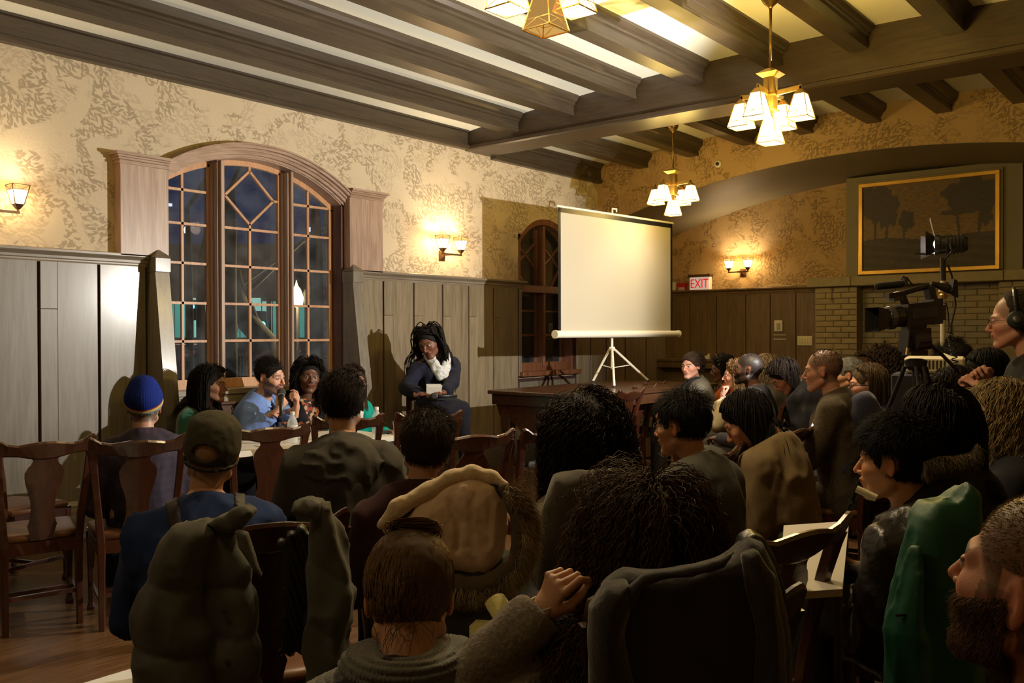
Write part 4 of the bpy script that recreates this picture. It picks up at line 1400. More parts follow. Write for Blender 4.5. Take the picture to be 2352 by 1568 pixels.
# ================================================================== camcorder on its tripod
CT = 4.45
cc = at(2095, 735, CT)
# axis of the lens: in the photo it points left, towards the panel
la, lb2 = at(1993, 720, CT - .0), at(2148, 705, CT + .05)
cx_ = (la - lb2); cx_[2] = 0; cx_ /= np.linalg.norm(cx_)          # forward (lens direction)
cy_ = np.cross((0, 0, 1), cx_)                                     # left of the camera
def CPt(f, s, z):       # forward, side, height above at(…,767) eye line
    return cc * np.array((1, 1, 0)) + cx_ * f + cy_ * s + np.array((0, 0, 1.45 + z))
cm = thing('camcorder', CPt(0, 0, 0), 'black shoulder camcorder with a top microphone on a tripod', 'camera')
px = CT / FPX           # metres per photo pixel at this depth
def cbox(name, f0, f1, s, z0, z1, m=BLACKM, tilt=.10, ch=.2, par=cm):
    mb = MB()
    pts = []
    for z in (z0, z1):
        for (f, ss) in ((f0, -s), (f1, -s), (f1, s), (f0, s)):
            pts.append(CPt(f, ss, z - tilt * f))
    return mb.hexa(pts).build(name, m, par)
def clat(name, prof, z0, s0=0.0, m=BLACKM, tilt=.10, n=20, par=cm):
    ax = cx_ - np.array((0, 0, tilt)); ax /= np.linalg.norm(ax)
    u_ = cy_; w_ = np.cross(ax, u_)
    vs, fs = [], []
    o_ = CPt(0, s0, z0)
    for (f, r) in prof:
        for k in range(n):
            a = 2 * math.pi * k / n
            vs.append(o_ + ax * f + r * (math.cos(a) * u_ + math.sin(a) * w_))
    for i in range(len(prof) - 1):
        for k in range(n): fs.append((i * n + k, i * n + (k + 1) % n, (i + 1) * n + (k + 1) % n, (i + 1) * n + k))
    fs += [tuple(range(n)), tuple((len(prof) - 1) * n + k for k in range(n - 1, -1, -1))]
    return MB().add(vs, fs).build(name, m, par, smooth=False)
BX = plain('camera_body_black', (0.016, 0.015, 0.015), 0.33, noise=.3, scale=60, bump=.1)
cbox('body', -.115, .055, .055, .035, .145, BX)
cbox('rear_module', -.135, -.085, .05, .03, .155, BX)
cbox('battery', -.16, -.13, .035, .045, .12, BX)
cbox('side_panel', -.10, .03, .058, .07, .12, plain('side_panel_dark', (0.035, 0.032, 0.03), .25))
clat('lens_barrel', [(.05, .045), (.06, .052), (.10, .050), (.105, .056), (.135, .056), (.14, .050), (.15, .050)], .085, m=BX)
clat('focus_ring', [(.105, .0575), (.108, .059), (.128, .059), (.131, .0575)], .085, m=plain('ring_grey', (.06, .055, .05), .3))
# square lens hood, flaring
mb = MB(); pts = []
for f, hs, hz in ((.150, .048, .045), (.215, .065, .060)):
    pts.append([CPt(f, -hs, .085 - hz - .1 * f), CPt(f, hs, .085 - hz - .1 * f), CPt(f, hs, .085 + hz - .1 * f), CPt(f, -hs, .085 + hz - .1 * f)])
mb.add(pts[0] + pts[1], [(3, 2, 1, 0), (0, 1, 5, 4), (1, 2, 6, 5), (2, 3, 7, 6), (3, 0, 4, 7)]).build('lens_hood', BX, cm)
# top handle on two struts
def H(f, z): return CPt(f, 0, z - .10 * f)
MB().tube([H(.10, .195), H(.05, .20), H(-.03, .215), H(-.09, .222)], .014, 10).build('top_handle', BX, cm, smooth=True)
MB().bar(H(.035, .14), H(.06, .20), .03, .022, up=cy_).build('handle_strut', BX, cm)
MB().bar(H(-.105, .15), H(-.09, .22), .035, .045, up=cy_).build('handle_strut', BX, cm)
cbox('handle_front', .045, .135, .02, .182, .208, BX)
cbox('handle_controls', .06, .11, .024, .165, .186, DKGREY)
MB().lathe([(0.0, 0), (.012, 0), (.015, .04), (.024, .085), (.026, .11), (0, .11)], H(-.10, .235), 14, axis=-cx_ - np.array((0, 0, .28))).build('viewfinder', BX, cm, smooth=False)
MB().hexa([H(-.19, .185), H(-.235, .150), H(-.23, .150) + cy_ * .03, H(-.19, .185) + cy_ * .04, H(-.20, .245), H(-.225, .235), H(-.225, .235) + cy_ * .03, H(-.20, .245) + cy_ * .04]).build('eyecup', BLACKR, cm)
clat('microphone', [(.065, .009), (.075, .016), (.09, .018), (.20, .018), (.215, .015), (.22, .004)], .247, .035, m=plain('mic_foam', (.01, .01, .01), .9))
MB().lathe([(0, 0), (.014, 0), (.014, .03), (0, .03)], CPt(.06, .035, .235), 10).build('mic_clamp', DKGREY, cm)
MB().tube([CPt(.08, .035, .262), CPt(.07, .03, .275), CPt(.04, .02, .27), CPt(.01, .02, .235)], .004, 6).build('mic_cable', BLACKR, cm)
# hanging audio plug
q = [CPt(.05, .06, .03), CPt(.052, .06, -.01), CPt(.055, .06, -.04)]
MB().tube(q, .003, 6).tube([CPt(.05, .06, -.005), CPt(.02, .06, -.03), CPt(.0, .03, -.09), CPt(-.02, .02, -.11)], .003, 6).build('hanging_cable', BLACKR, cm)
MB().tube([CPt(.055, .06, -.04), CPt(.06, .06, -.075)], .007, 8).build('plug_sleeve', BLACKM, cm)
MB().tube([CPt(.06, .06, -.075), CPt(.065, .06, -.11)], .008, 8).build('plug_tip', plain('nickel', (.6, .5, .3), .3, metal=1), cm)
# coiled headphone lead
qq = [CPt(-.15, .0, .15), CPt(-.185, .0, .145), CPt(-.195, .0, .10), CPt(-.20, .0, .03)]
for k in range(60):
    a = k * .9
    qq.append(CPt(-.205 - .0006 * k + .014 * math.cos(a), .014 * math.sin(a), .0 - .0033 * k))
MB().tube(qq, .0032, 5).build('headphone_lead', BLACKR, cm)

tp = thing('camera_tripod', CPt(-.03, 0, 0) * np.array((1, 1, 0)), 'black video tripod with fluid head under the camcorder', 'tripod')
FH = plain('fluid_head', (.02, .012, .012), .35)
cbox('quick_plate', -.06, .04, .03, .012, .036, DKGREY, par=tp)
cbox('fluid_head', -.075, .045, .045, -.09, .014, FH, par=tp)
clat('tilt_drum', [(-.05, .045), (.02, .045)], -.045, .045, m=FH, par=tp)
cbox('head_base', -.06, .03, .04, -.115, -.088, DKGREY, tilt=0, par=tp)
hub = CPt(-.02, 0, -.17)
MB().lathe([(0, 0), (.03, 0), (.05, .02), (.055, .05), (.03, .06), (0, .06)], hub - np.array((0, 0, .02)), 18).build('bowl', BLACKM, tp)
MB().tube([hub - (0, 0, .02), hub - (0, 0, .12)], .018, 12).build('bowl_clamp', BLACKM, tp)
MB().tube([CPt(-.07, .02, -.05), CPt(-.13, .03, -.10), CPt(-.36, .05, -.33)], [.012, .009, .009], 8).build('pan_bar', BLACKM, tp)
MB().tube([CPt(-.27, .042, -.24), CPt(-.38, .052, -.35)], .015, 10).build('pan_grip', BLACKR, tp)
for a in (215, 335, 95):
    d = np.array((math.cos(math.radians(a)), math.sin(math.radians(a)), 0))
    top = hub + d * .05
    ft = np.array((hub[0], hub[1], 0)) + d * .52
    s_ = np.cross(d, (0, 0, 1)) * .018
    m2 = top + (ft - top) * .55
    mbb = MB().tube([top + s_, m2 + s_], .008, 8).tube([top - s_, m2 - s_], .008, 8).tube([m2 - (ft - top) * .05, ft + (0, 0, .02)], .009, 8)
    lg = mbb.build('leg', BLACKM, tp)
    MB().lathe([(0, 0), (.018, 0), (.014, .03), (0, .03)], ft, 10).build('foot', BLACKR, tp)
    MB().tube([m2 + s_ * 1.4, m2 - s_ * 1.4], .013, 8).build('leg_lock', DKGREY, tp)
# ================================================================== the street outside, at night
def ewall(name, label, cat, px0, px1, py0, py1, t, m, thick=.4, group=None):
    """an upright slab far outside the window"""
    a, b = at(px0, py1, t), at(px1, py1, t)
    top = at(px0, py0, t)[2]
    d = unit2(b - a); n = A2([d[1], -d[0], 0])
    n = -n
    o = thing(name, (a + b) / 2 * A2([1, 1, 0]), label, cat, group)
    MB().hexa([A2([a[0], a[1], a[2]]), A2([b[0], b[1], a[2]]), A2([b[0], b[1], a[2]]) + n * thick, A2([a[0], a[1], a[2]]) + n * thick,
               A2([a[0], a[1], top]), A2([b[0], b[1], top]), A2([b[0], b[1], top]) + n * thick, A2([a[0], a[1], top]) + n * thick]).build('wall', m, o)
    return o, a, b, d, n


A2 = np.array
def unit2(v):
    v = v * A2([1, 1, 0]); return v / np.linalg.norm(v)


GZ = -1.2
ASPH = plain('asphalt', (.05, .045, .04), .7, noise=.3, scale=2)
struct('street_ground', MB().box(-60, 90, 7.45, 110, GZ / K - .1, GZ / K), ASPH)
TEAL = emit('teal_lit_glazing', (.10, .62, .55), .30)
TEAL2 = emit('teal_lit_interior', (.35, .85, .80), .42)
TOWERL = emit('tower_light', (.75, .85, 1.0), 1.4)
DARKW = plain('dark_facade', (.03, .03, .035), .8)
o, a, b, d, n = ewall('glass_building', 'teal-lit glass building across the street', 'building', 330, 700, 560, 800, 34, DARKW)
nn = -n * .05
hgt = lambda py: at(500, py, 34)[2]
for k in range(14):
    x0 = 352 + k * 25
    q0, q1 = at(x0, 700, 33.0), at(x0 + 21, 700, 33.0)
    z0, z1 = at(x0, 775, 33.0)[2], at(x0, 700 - (8 if k % 3 else 16), 33.0)[2]
    MB().hexa([A2([q0[0], q0[1], z0]), A2([q1[0], q1[1], z0]), A2([q1[0], q1[1], z0]) + n * .1, A2([q0[0], q0[1], z0]) + n * .1, A2([q0[0], q0[1], z1]), A2([q1[0], q1[1], z1]), A2([q1[0], q1[1], z1]) + n * .1, A2([q0[0], q0[1], z1]) + n * .1]).build('window', TEAL2 if k in (3, 4, 9, 10) else TEAL, o)
for k in range(4):
    q0, q1 = at(520 + k * 22, 765, 32.6), at(538 + k * 22, 720, 32.6)
    MB().bar(q0, q1, .06, .06).build('brace', plain('pale_steel', (.3, .35, .35), .5), o)
for k, (px, py, w, h_) in enumerate(((518, 487, 8, 3), (516, 497, 3, 9), (524, 500, 3, 5), (717, 527, 9, 5), (540, 663, 6, 2), (392, 470, 4, 3))):
    p0 = at(px, py, 60)
    s_ = 60 / FPX
    tg_ = MB().box(p0[0] - w * s_, p0[0] + w * s_, p0[1], p0[1] + .2, p0[2] - h_ * s_, p0[2] + h_ * s_).build('tower_window', TOWERL, None)
    tag(tg_, 'lit window high on a far tower', 'window', 'lit windows of far towers')
# low wall and fence
o, a, b, d, n = ewall('boundary_wall', 'low tan wall along the far pavement', 'wall', 380, 760, 776, 815, 24, plain('tan_wall_outside', (.20, .13, .07), .8), .3)
BLKI = plain('black_iron', (.01, .01, .012), .5)
fc = thing('iron_fence', at(545, 860, 16), 'black iron railing with upright bars outside the window', 'fence')
fa, fb = at(508, 850, 15), at(765, 850, 19)
zt_, zb_ = 1.45 - 45 * 16 / FPX, GZ + .1
dv = (fb - fa) * A2([1, 1, 0])
for k in range(44):
    q = fa + dv * k / 43
    MB().box(q[0] - .012, q[0] + .012, q[1] - .012, q[1] + .012, zb_, zt_ + .02).build('railing_bar', BLKI, fc)
for z in (zt_, zb_ + .15):
    MB().bar(A2([fa[0], fa[1], z]), A2([fb[0], fb[1], z]), .04, .05).build('rail', BLKI, fc)
# trees
BARK = plain('dark_bark', (.007, .006, .005), .9, noise=.3, scale=5, bump=.5)
def tree(label, pts, rs, branches=6, seed=0):
    rg = np.random.RandomState(seed)
    P_ = [at(*q) for q in pts]; P_[0][2] = GZ
    o = thing('street_tree', P_[0], label, 'tree', 'bare street trees outside the window')
    MB().tube(P_, rs, 10).build('trunk', BARK, o, smooth=True)
    for k in range(branches):
        i = rg.randint(1, len(P_)); q = P_[i] * .999
        e = q + rg.normal(size=3) * A2([1.6, .8, .6]) + A2([0, 0, 1.4])
        m_ = (q + e) / 2 + rg.normal(size=3) * .2
        MB().tube([q, m_, e, e + rg.normal(size=3) * .5 + A2([0, 0, .5])], [.04, .03, .018, .008], 6).build('branch', BARK, o, smooth=True)
tree('straight dark street tree left of the middle sash', [(522, 850, 13), (522, 760, 13), (524, 640, 13), (528, 520, 13), (530, 430, 13)], [.15, .14, .12, .10, .06], 2, 1)
tree('leaning dark street tree crossing the middle sash', [(640, 850, 14), (606, 780, 14), (570, 740, 14), (548, 690, 14), (540, 620, 14)], [.24, .20, .17, .13, .08], 2, 2)
tree('street tree seen through the left sash', [(436, 860, 12), (436, 740, 12), (434, 600, 12), (430, 480, 12)], [.05, .05, .04, .03], 1, 3)
tree('street tree seen through the right sash', [(732, 860, 13), (730, 720, 13), (728, 600, 13), (724, 480, 13)], [.14, .12, .10, .06], 0, 4)
tree('second street tree seen through the left sash', [(464, 860, 16), (463, 760, 16), (461, 640, 16)], [.09, .08, .05], 1, 5)
# lamps and signals
def street_lamp(label, px, py, t, colr, st, r=.16, w=260):
    p0 = at(px, py, t)
    o = thing('street_lamp', (p0[0], p0[1], GZ), label, 'street lamp')
    MB().tube([(p0[0], p0[1], GZ), (p0[0], p0[1], p0[2] - r)], .05, 8).build('post', BLKI, o)
    MB().lathe([(0, -r), (r * .6, -r * .9), (r * .75, 0), (r * .45, r * .9), (r * .15, r * 1.3), (0, r * 1.9)], p0, 14).build('globe', emit('street_globe', colr, st), o, smooth=True)
    light('street_light', 'POINT', p0 + A2([0, -.5, 0]), w, colr, .2)
street_lamp('warm globe street lamp seen through the right sash', 681, 684, 15, (1.0, .72, .32), 7.0)
street_lamp('far warm street lamp seen through the left sash', 430, 527, 30, (1.0, .62, .35), 5.0, .14, 400)
tl = at(602, 742, 22)
o = thing('traffic_light', (tl[0], tl[1], GZ), 'traffic signal glowing blue-green above a red hand', 'traffic light')
MB().tube([(tl[0] + .2, tl[1], GZ), (tl[0] + .2, tl[1], tl[2] + .6)], .06, 8).build('post', BLKI, o)
MB().box(tl[0] - .14, tl[0] + .14, tl[1], tl[1] + .15, tl[2] - .45, tl[2] + .3, .02).build('housing', BLKI, o)
MB().lathe([(0, 0), (.075, .0), (.06, .03), (0, .04)], tl - A2([0, .01, .03]), 16, axis=(-.4, -1, 0)).build('green_lens', emit('signal_green', (.1, 1.0, .85), 8.0), o)
MB().box(tl[0] - .05, tl[0] + .05, tl[1] - .02, tl[1], tl[2] - .30, tl[2] - .18).build('red_lens', emit('signal_red', (1.0, .12, .03), 2.0), o)
tl = at(441, 704, 26)
o = thing('traffic_light', (tl[0], tl[1], GZ), 'blue-green traffic signal seen through the left sash', 'traffic light')
MB().tube([(tl[0] + .2, tl[1], GZ), (tl[0] + .2, tl[1], tl[2] + .4)], .06, 8).build('post', BLKI, o)
MB().box(tl[0] - .14, tl[0] + .14, tl[1], tl[1] + .15, tl[2] - .4, tl[2] + .2, .02).build('housing', BLKI, o)
MB().lathe([(0, 0), (.07, .0), (.06, .03), (0, .04)], tl - A2([0, .01, 0]), 16, axis=(-.4, -1, 0)).build('green_lens', emit('signal_green_far', (.1, .9, 1.0), 5.0), o)
sg = at(531, 838, 14)
tag(MB().box(sg[0] - .07, sg[0] + .07, sg[1], sg[1] + .05, sg[2] - .06, sg[2] + .06, .01).build('lit_sign', emit('sign_glow', (.8, .75, 1.0), 3.0), None), 'small glowing sign behind the iron railing', 'sign')
# car
cp_ = at(441, 815, 22)
cz = GZ
car = thing('car', (cp_[0], cp_[1], cz), 'silver car with a red tail light outside the left sash', 'car')
CARP = plain('silver_car_paint', (.35, .30, .25), .3, metal=.4)
def cpts(prof, w0, w1, dz=0):
    return [[(cp_[0] + s_ * w, cp_[1] + y, cz + z) for (y, z) in prof] for s_, w in ((-1, w0), (1, w1))]
hz_ = at(441, 790, 22)[2] - cz
prof = [(-2.1, .3), (-2.15, .75), (-1.9, .95), (-1.3, 1.0), (-.7, hz_), (.7, hz_), (1.3, 1.0), (2.0, .9), (2.1, .3)]
vs = cpts(prof, .85, .85)
m_ = MB(); nn_ = len(prof)
m_.add(vs[0] + vs[1], [tuple(range(nn_ - 1, -1, -1)), tuple(range(nn_, 2 * nn_))] + [(i, (i + 1) % nn_, nn_ + (i + 1) % nn_, nn_ + i) for i in range(nn_)])
m_.build('body', CARP, car)
prof = [(-1.36, 1.02), (-.78, hz_ - .08), (-.74, hz_ - .08), (-1.30, 1.02)]
MB().box(cp_[0] - .6, cp_[0] + .6, cp_[1] - 1.42, cp_[1] - 1.0, cz + 1.02, cz + hz_ - .1, .03).build('rear_window', plain('car_glass', (.02, .02, .025), .1), car)
for s_ in (-1, 1):
    MB().box(cp_[0] + s_ * .72 - .1, cp_[0] + s_ * .72 + .1, cp_[1] - 2.2, cp_[1] - 2.1, cz + .72, cz + .88, .01).build('tail_light', emit('tail_red', (1, .04, .03), 1.6), car)
    for y in (-1.3, 1.3): MB().lathe([(0, -.1), (.3, -.1), (.32, 0), (.3, .1), (0, .1)], (cp_[0] + s_ * .78, cp_[1] + y, cz + .32), 18, axis=(1, 0, 0)).build('wheel', BLACKR, car)
# glow seen through the narrow window
w2 = at(1197, 808, 14)
tag(MB().box(w2[0] - .09, w2[0] + .09, w2[1], w2[1] + .05, w2[2] - .20, w2[2] + .22).build('lit_poster', emit('poster_glow', (.55, .62, 1.0), 1.5), None), 'bluish lit poster outside the narrow window', 'sign')
# ================================================================== figures: signed-distance bodies turned into meshes
A_ = np.array
f32 = np.float32


def unit(v):
    v = np.asarray(v, float)
    return v / max(np.linalg.norm(v), 1e-9)


def smin(a, b, k):
    h = np.clip(.5 + .5 * (b - a) / k, 0, 1)
    return b + (a - b) * h - k * h * (1 - h)


def smax(a, b, k): return -smin(-a, -b, k)


def cone(P, a, b, ra, rb):
    a = np.asarray(a, f32); b = np.asarray(b, f32)
    d = b - a
    t = np.clip(((P - a) @ d) / max(float(d @ d), 1e-9), 0, 1)
    return np.linalg.norm(P - a - t[:, None] * d, axis=1) - (ra + (rb - ra) * t)


def ell(P, c, r, M=None):
    q = P - np.asarray(c, f32)
    if M is not None: q = q @ np.asarray(M, f32).T        # rows of M are the ellipsoid's axes
    r = np.asarray(r, f32)
    k0 = np.linalg.norm(q / r, axis=1)
    k1 = np.linalg.norm(q / (r * r), axis=1) + 1e-9
    return k0 * (k0 - 1) / k1


def ecap(P, a, b, ra, rb, lat):
    """capsule of elliptic section: ra, rb = (half width along lat, half depth)"""
    a = np.asarray(a, f32); b = np.asarray(b, f32); d = b - a
    L_ = float(np.linalg.norm(d)); ax = d / L_
    lat = unit(lat - ax * (ax @ lat)).astype(f32); dep = np.cross(ax, lat)
    q = P - a
    s = q @ ax
    t = np.clip(s / L_, 0, 1)
    ov = s - t * L_
    rx = ra[0] + (rb[0] - ra[0]) * t; ry = ra[1] + (rb[1] - ra[1]) * t
    l = q @ lat; w = q @ dep
    rz = np.minimum(rx, ry)
    k = np.sqrt((l / rx) ** 2 + (w / ry) ** 2 + (ov / rz) ** 2)
    return (k - 1) * rz * (1.0)


_H = np.random.RandomState(7).rand(32, 32, 32).astype(f32)


def vnoise(P, s):
    q = P * s + 100.0
    i = np.floor(q).astype(int)
    f = (q - i).astype(f32)
    f = f * f * (3 - 2 * f)
    i &= 31
    j = (i + 1) & 31
    x0, y0, z0 = i.T; x1, y1, z1 = j.T
    fx, fy, fz = f.T
    def l(a, b, t): return a + (b - a) * t
    c00 = l(_H[x0, y0, z0], _H[x1, y0, z0], fx); c10 = l(_H[x0, y1, z0], _H[x1, y1, z0], fx)
    c01 = l(_H[x0, y0, z1], _H[x1, y0, z1], fx); c11 = l(_H[x0, y1, z1], _H[x1, y1, z1], fx)
    return l(l(c00, c10, fy), l(c01, c11, fy), fz) * 2 - 1


def nets(F, lo, h):
    """surface nets: smooth quads on the zero level of the grid F"""
    nx, ny, nz = F.shape
    S = F < 0
    code = np.zeros((nx - 1, ny - 1, nz - 1), np.int16)
    for dx in (0, 1):
        for dy in (0, 1):
            for dz in (0, 1):
                code += S[dx:nx - 1 + dx, dy:ny - 1 + dy, dz:nz - 1 + dz]
    act = (code > 0) & (code < 8)
    ids = np.full(act.shape, -1, np.int64)
    ci = np.argwhere(act)
    if len(ci) == 0: return np.zeros((0, 3)), np.zeros((0, 4), int)
    ids[act] = np.arange(len(ci))
    acc = np.zeros((len(ci), 3)); cnt = np.zeros(len(ci))
    corners = [(0, 0, 0), (1, 0, 0), (0, 1, 0), (1, 1, 0), (0, 0, 1), (1, 0, 1), (0, 1, 1), (1, 1, 1)]
    val = [F[ci[:, 0] + c[0], ci[:, 1] + c[1], ci[:, 2] + c[2]] for c in corners]
    for a in range(8):
        for ax in range(3):
            if corners[a][ax] == 0:
                cb = list(corners[a]); cb[ax] = 1
                b = corners.index(tuple(cb))
                va, vb = val[a], val[b]
                m = (va < 0) != (vb < 0)
                t = np.where(m, va / np.where(m, va - vb, 1), 0)
                p = np.zeros((len(ci), 3)) + A_(corners[a])
                p[:, ax] += t
                acc[m] += p[m]; cnt[m] += 1
    V = (ci + acc / cnt[:, None]) * h + lo
    Q = []
    for ax in range(3):
        sl0 = [slice(None)] * 3; sl1 = [slice(None)] * 3
        sl0[ax] = slice(0, -1); sl1[ax] = slice(1, None)
        e = S[tuple(sl0)] != S[tuple(sl1)]
        E_ = np.argwhere(e)
        u, w = [(1, 2), (2, 0), (0, 1)][ax]
        ok = (E_[:, u] > 0) & (E_[:, w] > 0) & (E_[:, u] < F.shape[u] - 1) & (E_[:, w] < F.shape[w] - 1)
        E_ = E_[ok]
        def idc(du, dw):
            c = E_.copy(); c[:, u] -= du; c[:, w] -= dw
            return ids[c[:, 0], c[:, 1], c[:, 2]]
        q = np.stack([idc(1, 1), idc(0, 1), idc(0, 0), idc(1, 0)], 1)
        flip = ~S[E_[:, 0], E_[:, 1], E_[:, 2]]
        q[flip] = q[flip][:, ::-1]
        Q.append(q)
    Q = np.concatenate(Q)
    Q = Q[(Q >= 0).all(1)]
    return V, Q


def iso(fn, lo, hi, h):
    lo = np.asarray(lo, float); hi = np.asarray(hi, float)
    n = np.maximum(np.ceil((hi - lo) / h).astype(int) + 1, 3)
    ax = [lo[i] + h * np.arange(n[i]) for i in range(3)]
    G = np.stack(np.meshgrid(*ax, indexing='ij'), -1).reshape(-1, 3).astype(f32)
    # coarse pass keeps only the cells near the surface
    F = fn(G).reshape(n).astype(f32)
    return nets(F, lo, h)


def iso2(fn, lo, hi, h, band=2.5):
    """coarse grid first, then the fine values only where the surface can be"""
    lo = np.asarray(lo, float); hi = np.asarray(hi, float)
    c = 4
    nb = np.maximum(np.ceil((hi - lo) / (h * c)).astype(int), 1)
    ax = [lo[i] + h * c * (np.arange(nb[i]) + .5) for i in range(3)]
    G = np.stack(np.meshgrid(*ax, indexing='ij'), -1).reshape(-1, 3).astype(f32)
    Fc = fn(G).reshape(nb)
    n = nb * c + 1
    F = np.where(Fc < 0, -1, 1).astype(f32)
    F = np.repeat(np.repeat(np.repeat(F, c, 0), c, 1), c, 2)
    F = np.pad(F, ((0, 1), (0, 1), (0, 1)), mode='edge')
    near = np.abs(Fc) < h * c * band
    N_ = np.repeat(np.repeat(np.repeat(near, c, 0), c, 1), c, 2)
    N_ = np.pad(N_, ((0, 1), (0, 1), (0, 1)), mode='edge')
    idx = np.argwhere(N_)
    F[N_] = fn((idx * h + lo).astype(f32))
    return nets(F, lo, h)


def np_mesh(name, V, Q, mats, parent=None, col=None, mi=None, smooth=True):
    me = bpy.data.meshes.new(name)
    V = np.asarray(V, f32)
    if parent is not None: V = V - parent_loc(parent).astype(f32)
    k = Q.shape[1]
    me.vertices.add(len(V)); me.vertices.foreach_set('co', V.astype(f32).ravel())
    me.loops.add(Q.size); me.loops.foreach_set('vertex_index', Q.astype(np.int32).ravel())
    me.polygons.add(len(Q)); me.polygons.foreach_set('loop_start', np.arange(0, Q.size, k, dtype=np.int32))
    me.polygons.foreach_set('use_smooth', np.full(len(Q), smooth))
    for m in (mats if isinstance(mats, (list, tuple)) else [mats]): me.materials.append(m)
    if mi is not None: me.polygons.foreach_set('material_index', mi.astype(np.int32))
    me.update(calc_edges=True)
    if col is not None:
        ca = me.color_attributes.new('Col', 'FLOAT_COLOR', 'POINT')
        c4 = np.ones((len(V), 4), f32); c4[:, :3] = col
        ca.data.foreach_set('color', c4.ravel())
    o = bpy.data.objects.new(name, me)
    COL.objects.link(o)
    if parent is not None: o.parent = parent
    return o


def strands_mesh(name, S, r, mat, parent, col, sides=3):
    """S: (n, k, 3) polylines, r: (k,) or (n,k) radii, col: (n,3)"""
    n, k, _ = S.shape
    T = np.gradient(S, axis=1)
    T /= np.linalg.norm(T, axis=2, keepdims=True) + 1e-9
    ref = A_([0.37, 0.61, 0.70])
    U = np.cross(T, ref); U /= np.linalg.norm(U, axis=2, keepdims=True) + 1e-9
    W = np.cross(T, U)
    r = np.broadcast_to(np.asarray(r), (n, k))
    V = np.stack([S + r[..., None] * (math.cos(2 * math.pi * a / sides) * U + math.sin(2 * math.pi * a / sides) * W) for a in range(sides)], 2)
    idx = np.arange(n * k * sides).reshape(n, k, sides)
    Q = []
    for a in range(sides):
        b = (a + 1) % sides
        Q.append(np.stack([idx[:, :-1, a], idx[:, :-1, b], idx[:, 1:, b], idx[:, 1:, a]], -1).reshape(-1, 4))
    C = np.repeat(col, k * sides, axis=0)
    return np_mesh(name, V.reshape(-1, 3), np.concatenate(Q), mat, parent, C)


# ------------------------------------------------------------------ head (local: x right, y forward, z up, eyes at z = 0)
def head_sdf(P, nose=1.0, jaw=1.0, chin=1.0, cheek=1.0, lips=1.0, ear=1.0, fat=0.0):
    X = P.copy(); X[:, 0] = np.abs(X[:, 0])
    d = ell(P, (0, -.020, .030), (.0745, .096, .088))
    d = smin(d, ell(P, (0, .030, -.030), (.0585 + fat, .058, .076)), .03)
    d = smin(d, cone(X, (.050 * jaw, .000, -.062), (.014, .066, -.101), .020 + fat, .017), .025)
    d = smin(d, cone(X, (.040, .058, -.026), (.056, .020, -.018), .018 * cheek, .015), .025)
    d = smin(d, cone(X, (.010, .081, .018), (.042, .064, .016), .0105, .010), .014)
    d = smin(d, ell(P, (0, .074, -.100 * chin), (.020, .018, .016)), .016)
    d = smin(d, ell(P, (0, .078, -.060), (.026, .016, .020)), .016)
    # eye sockets
    d = smax(d, -ell(X, (.031, .094, .000), (.016, .014, .0095)), .010)
    # nose
    d = smin(d, cone(P, (0, .086, .006), (0, .105 * nose + .003, -.031), .0065, .0100 * nose), .008)
    d = smin(d, ell(X, (.0105 * nose, .094, -.036), (.0075, .010, .0065)), .005)
    # lips
    d = smin(d, ell(X, (.008, .0915, -.0555), (.017, .0065, .0045 * lips)), .004)
    d = smin(d, ell(P, (0, .0905, -.0645), (.019, .0065, .0055 * lips)), .004)
    d = smax(d, -ell(P, (0, .099, -.0597), (.022, .008, .0013)), .002)
    # eyeball and lids
    d = np.minimum(d, np.linalg.norm(X - A_([.031, .0735, .000]), axis=1) - .0125)
    d = smin(d, cone(X, (.021, .084, .0065), (.041, .080, .0060), .0030, .0030), .003)
    # ears
    Mx = A_([[.92, .40, 0], [-.40, .92, .0], [0, 0, 1]])
    e = ell(X, (.0765, -.012, -.010), (.0070, .0150 * ear, .028 * ear), Mx)
    e = smax(e, -ell(X, (.083, -.006, -.008), (.006, .0095 * ear, .018 * ear), Mx), .004)
    d = smin(d, e, .006)
    # neck
    d = smin(d, cone(P, (0, -.028, -.055), (0, -.050, -.185), .049 + fat * .8, .053 + fat), .022)
    return d


_heads = {}


def head_mesh(h, **kw):
    key = (h, tuple(sorted(kw.items())))
    if key not in _heads:
        _heads[key] = iso2(lambda P: head_sdf(P, **kw), (-.105, -.135, -.185), (.105, .135, .135), h)
    return _heads[key]


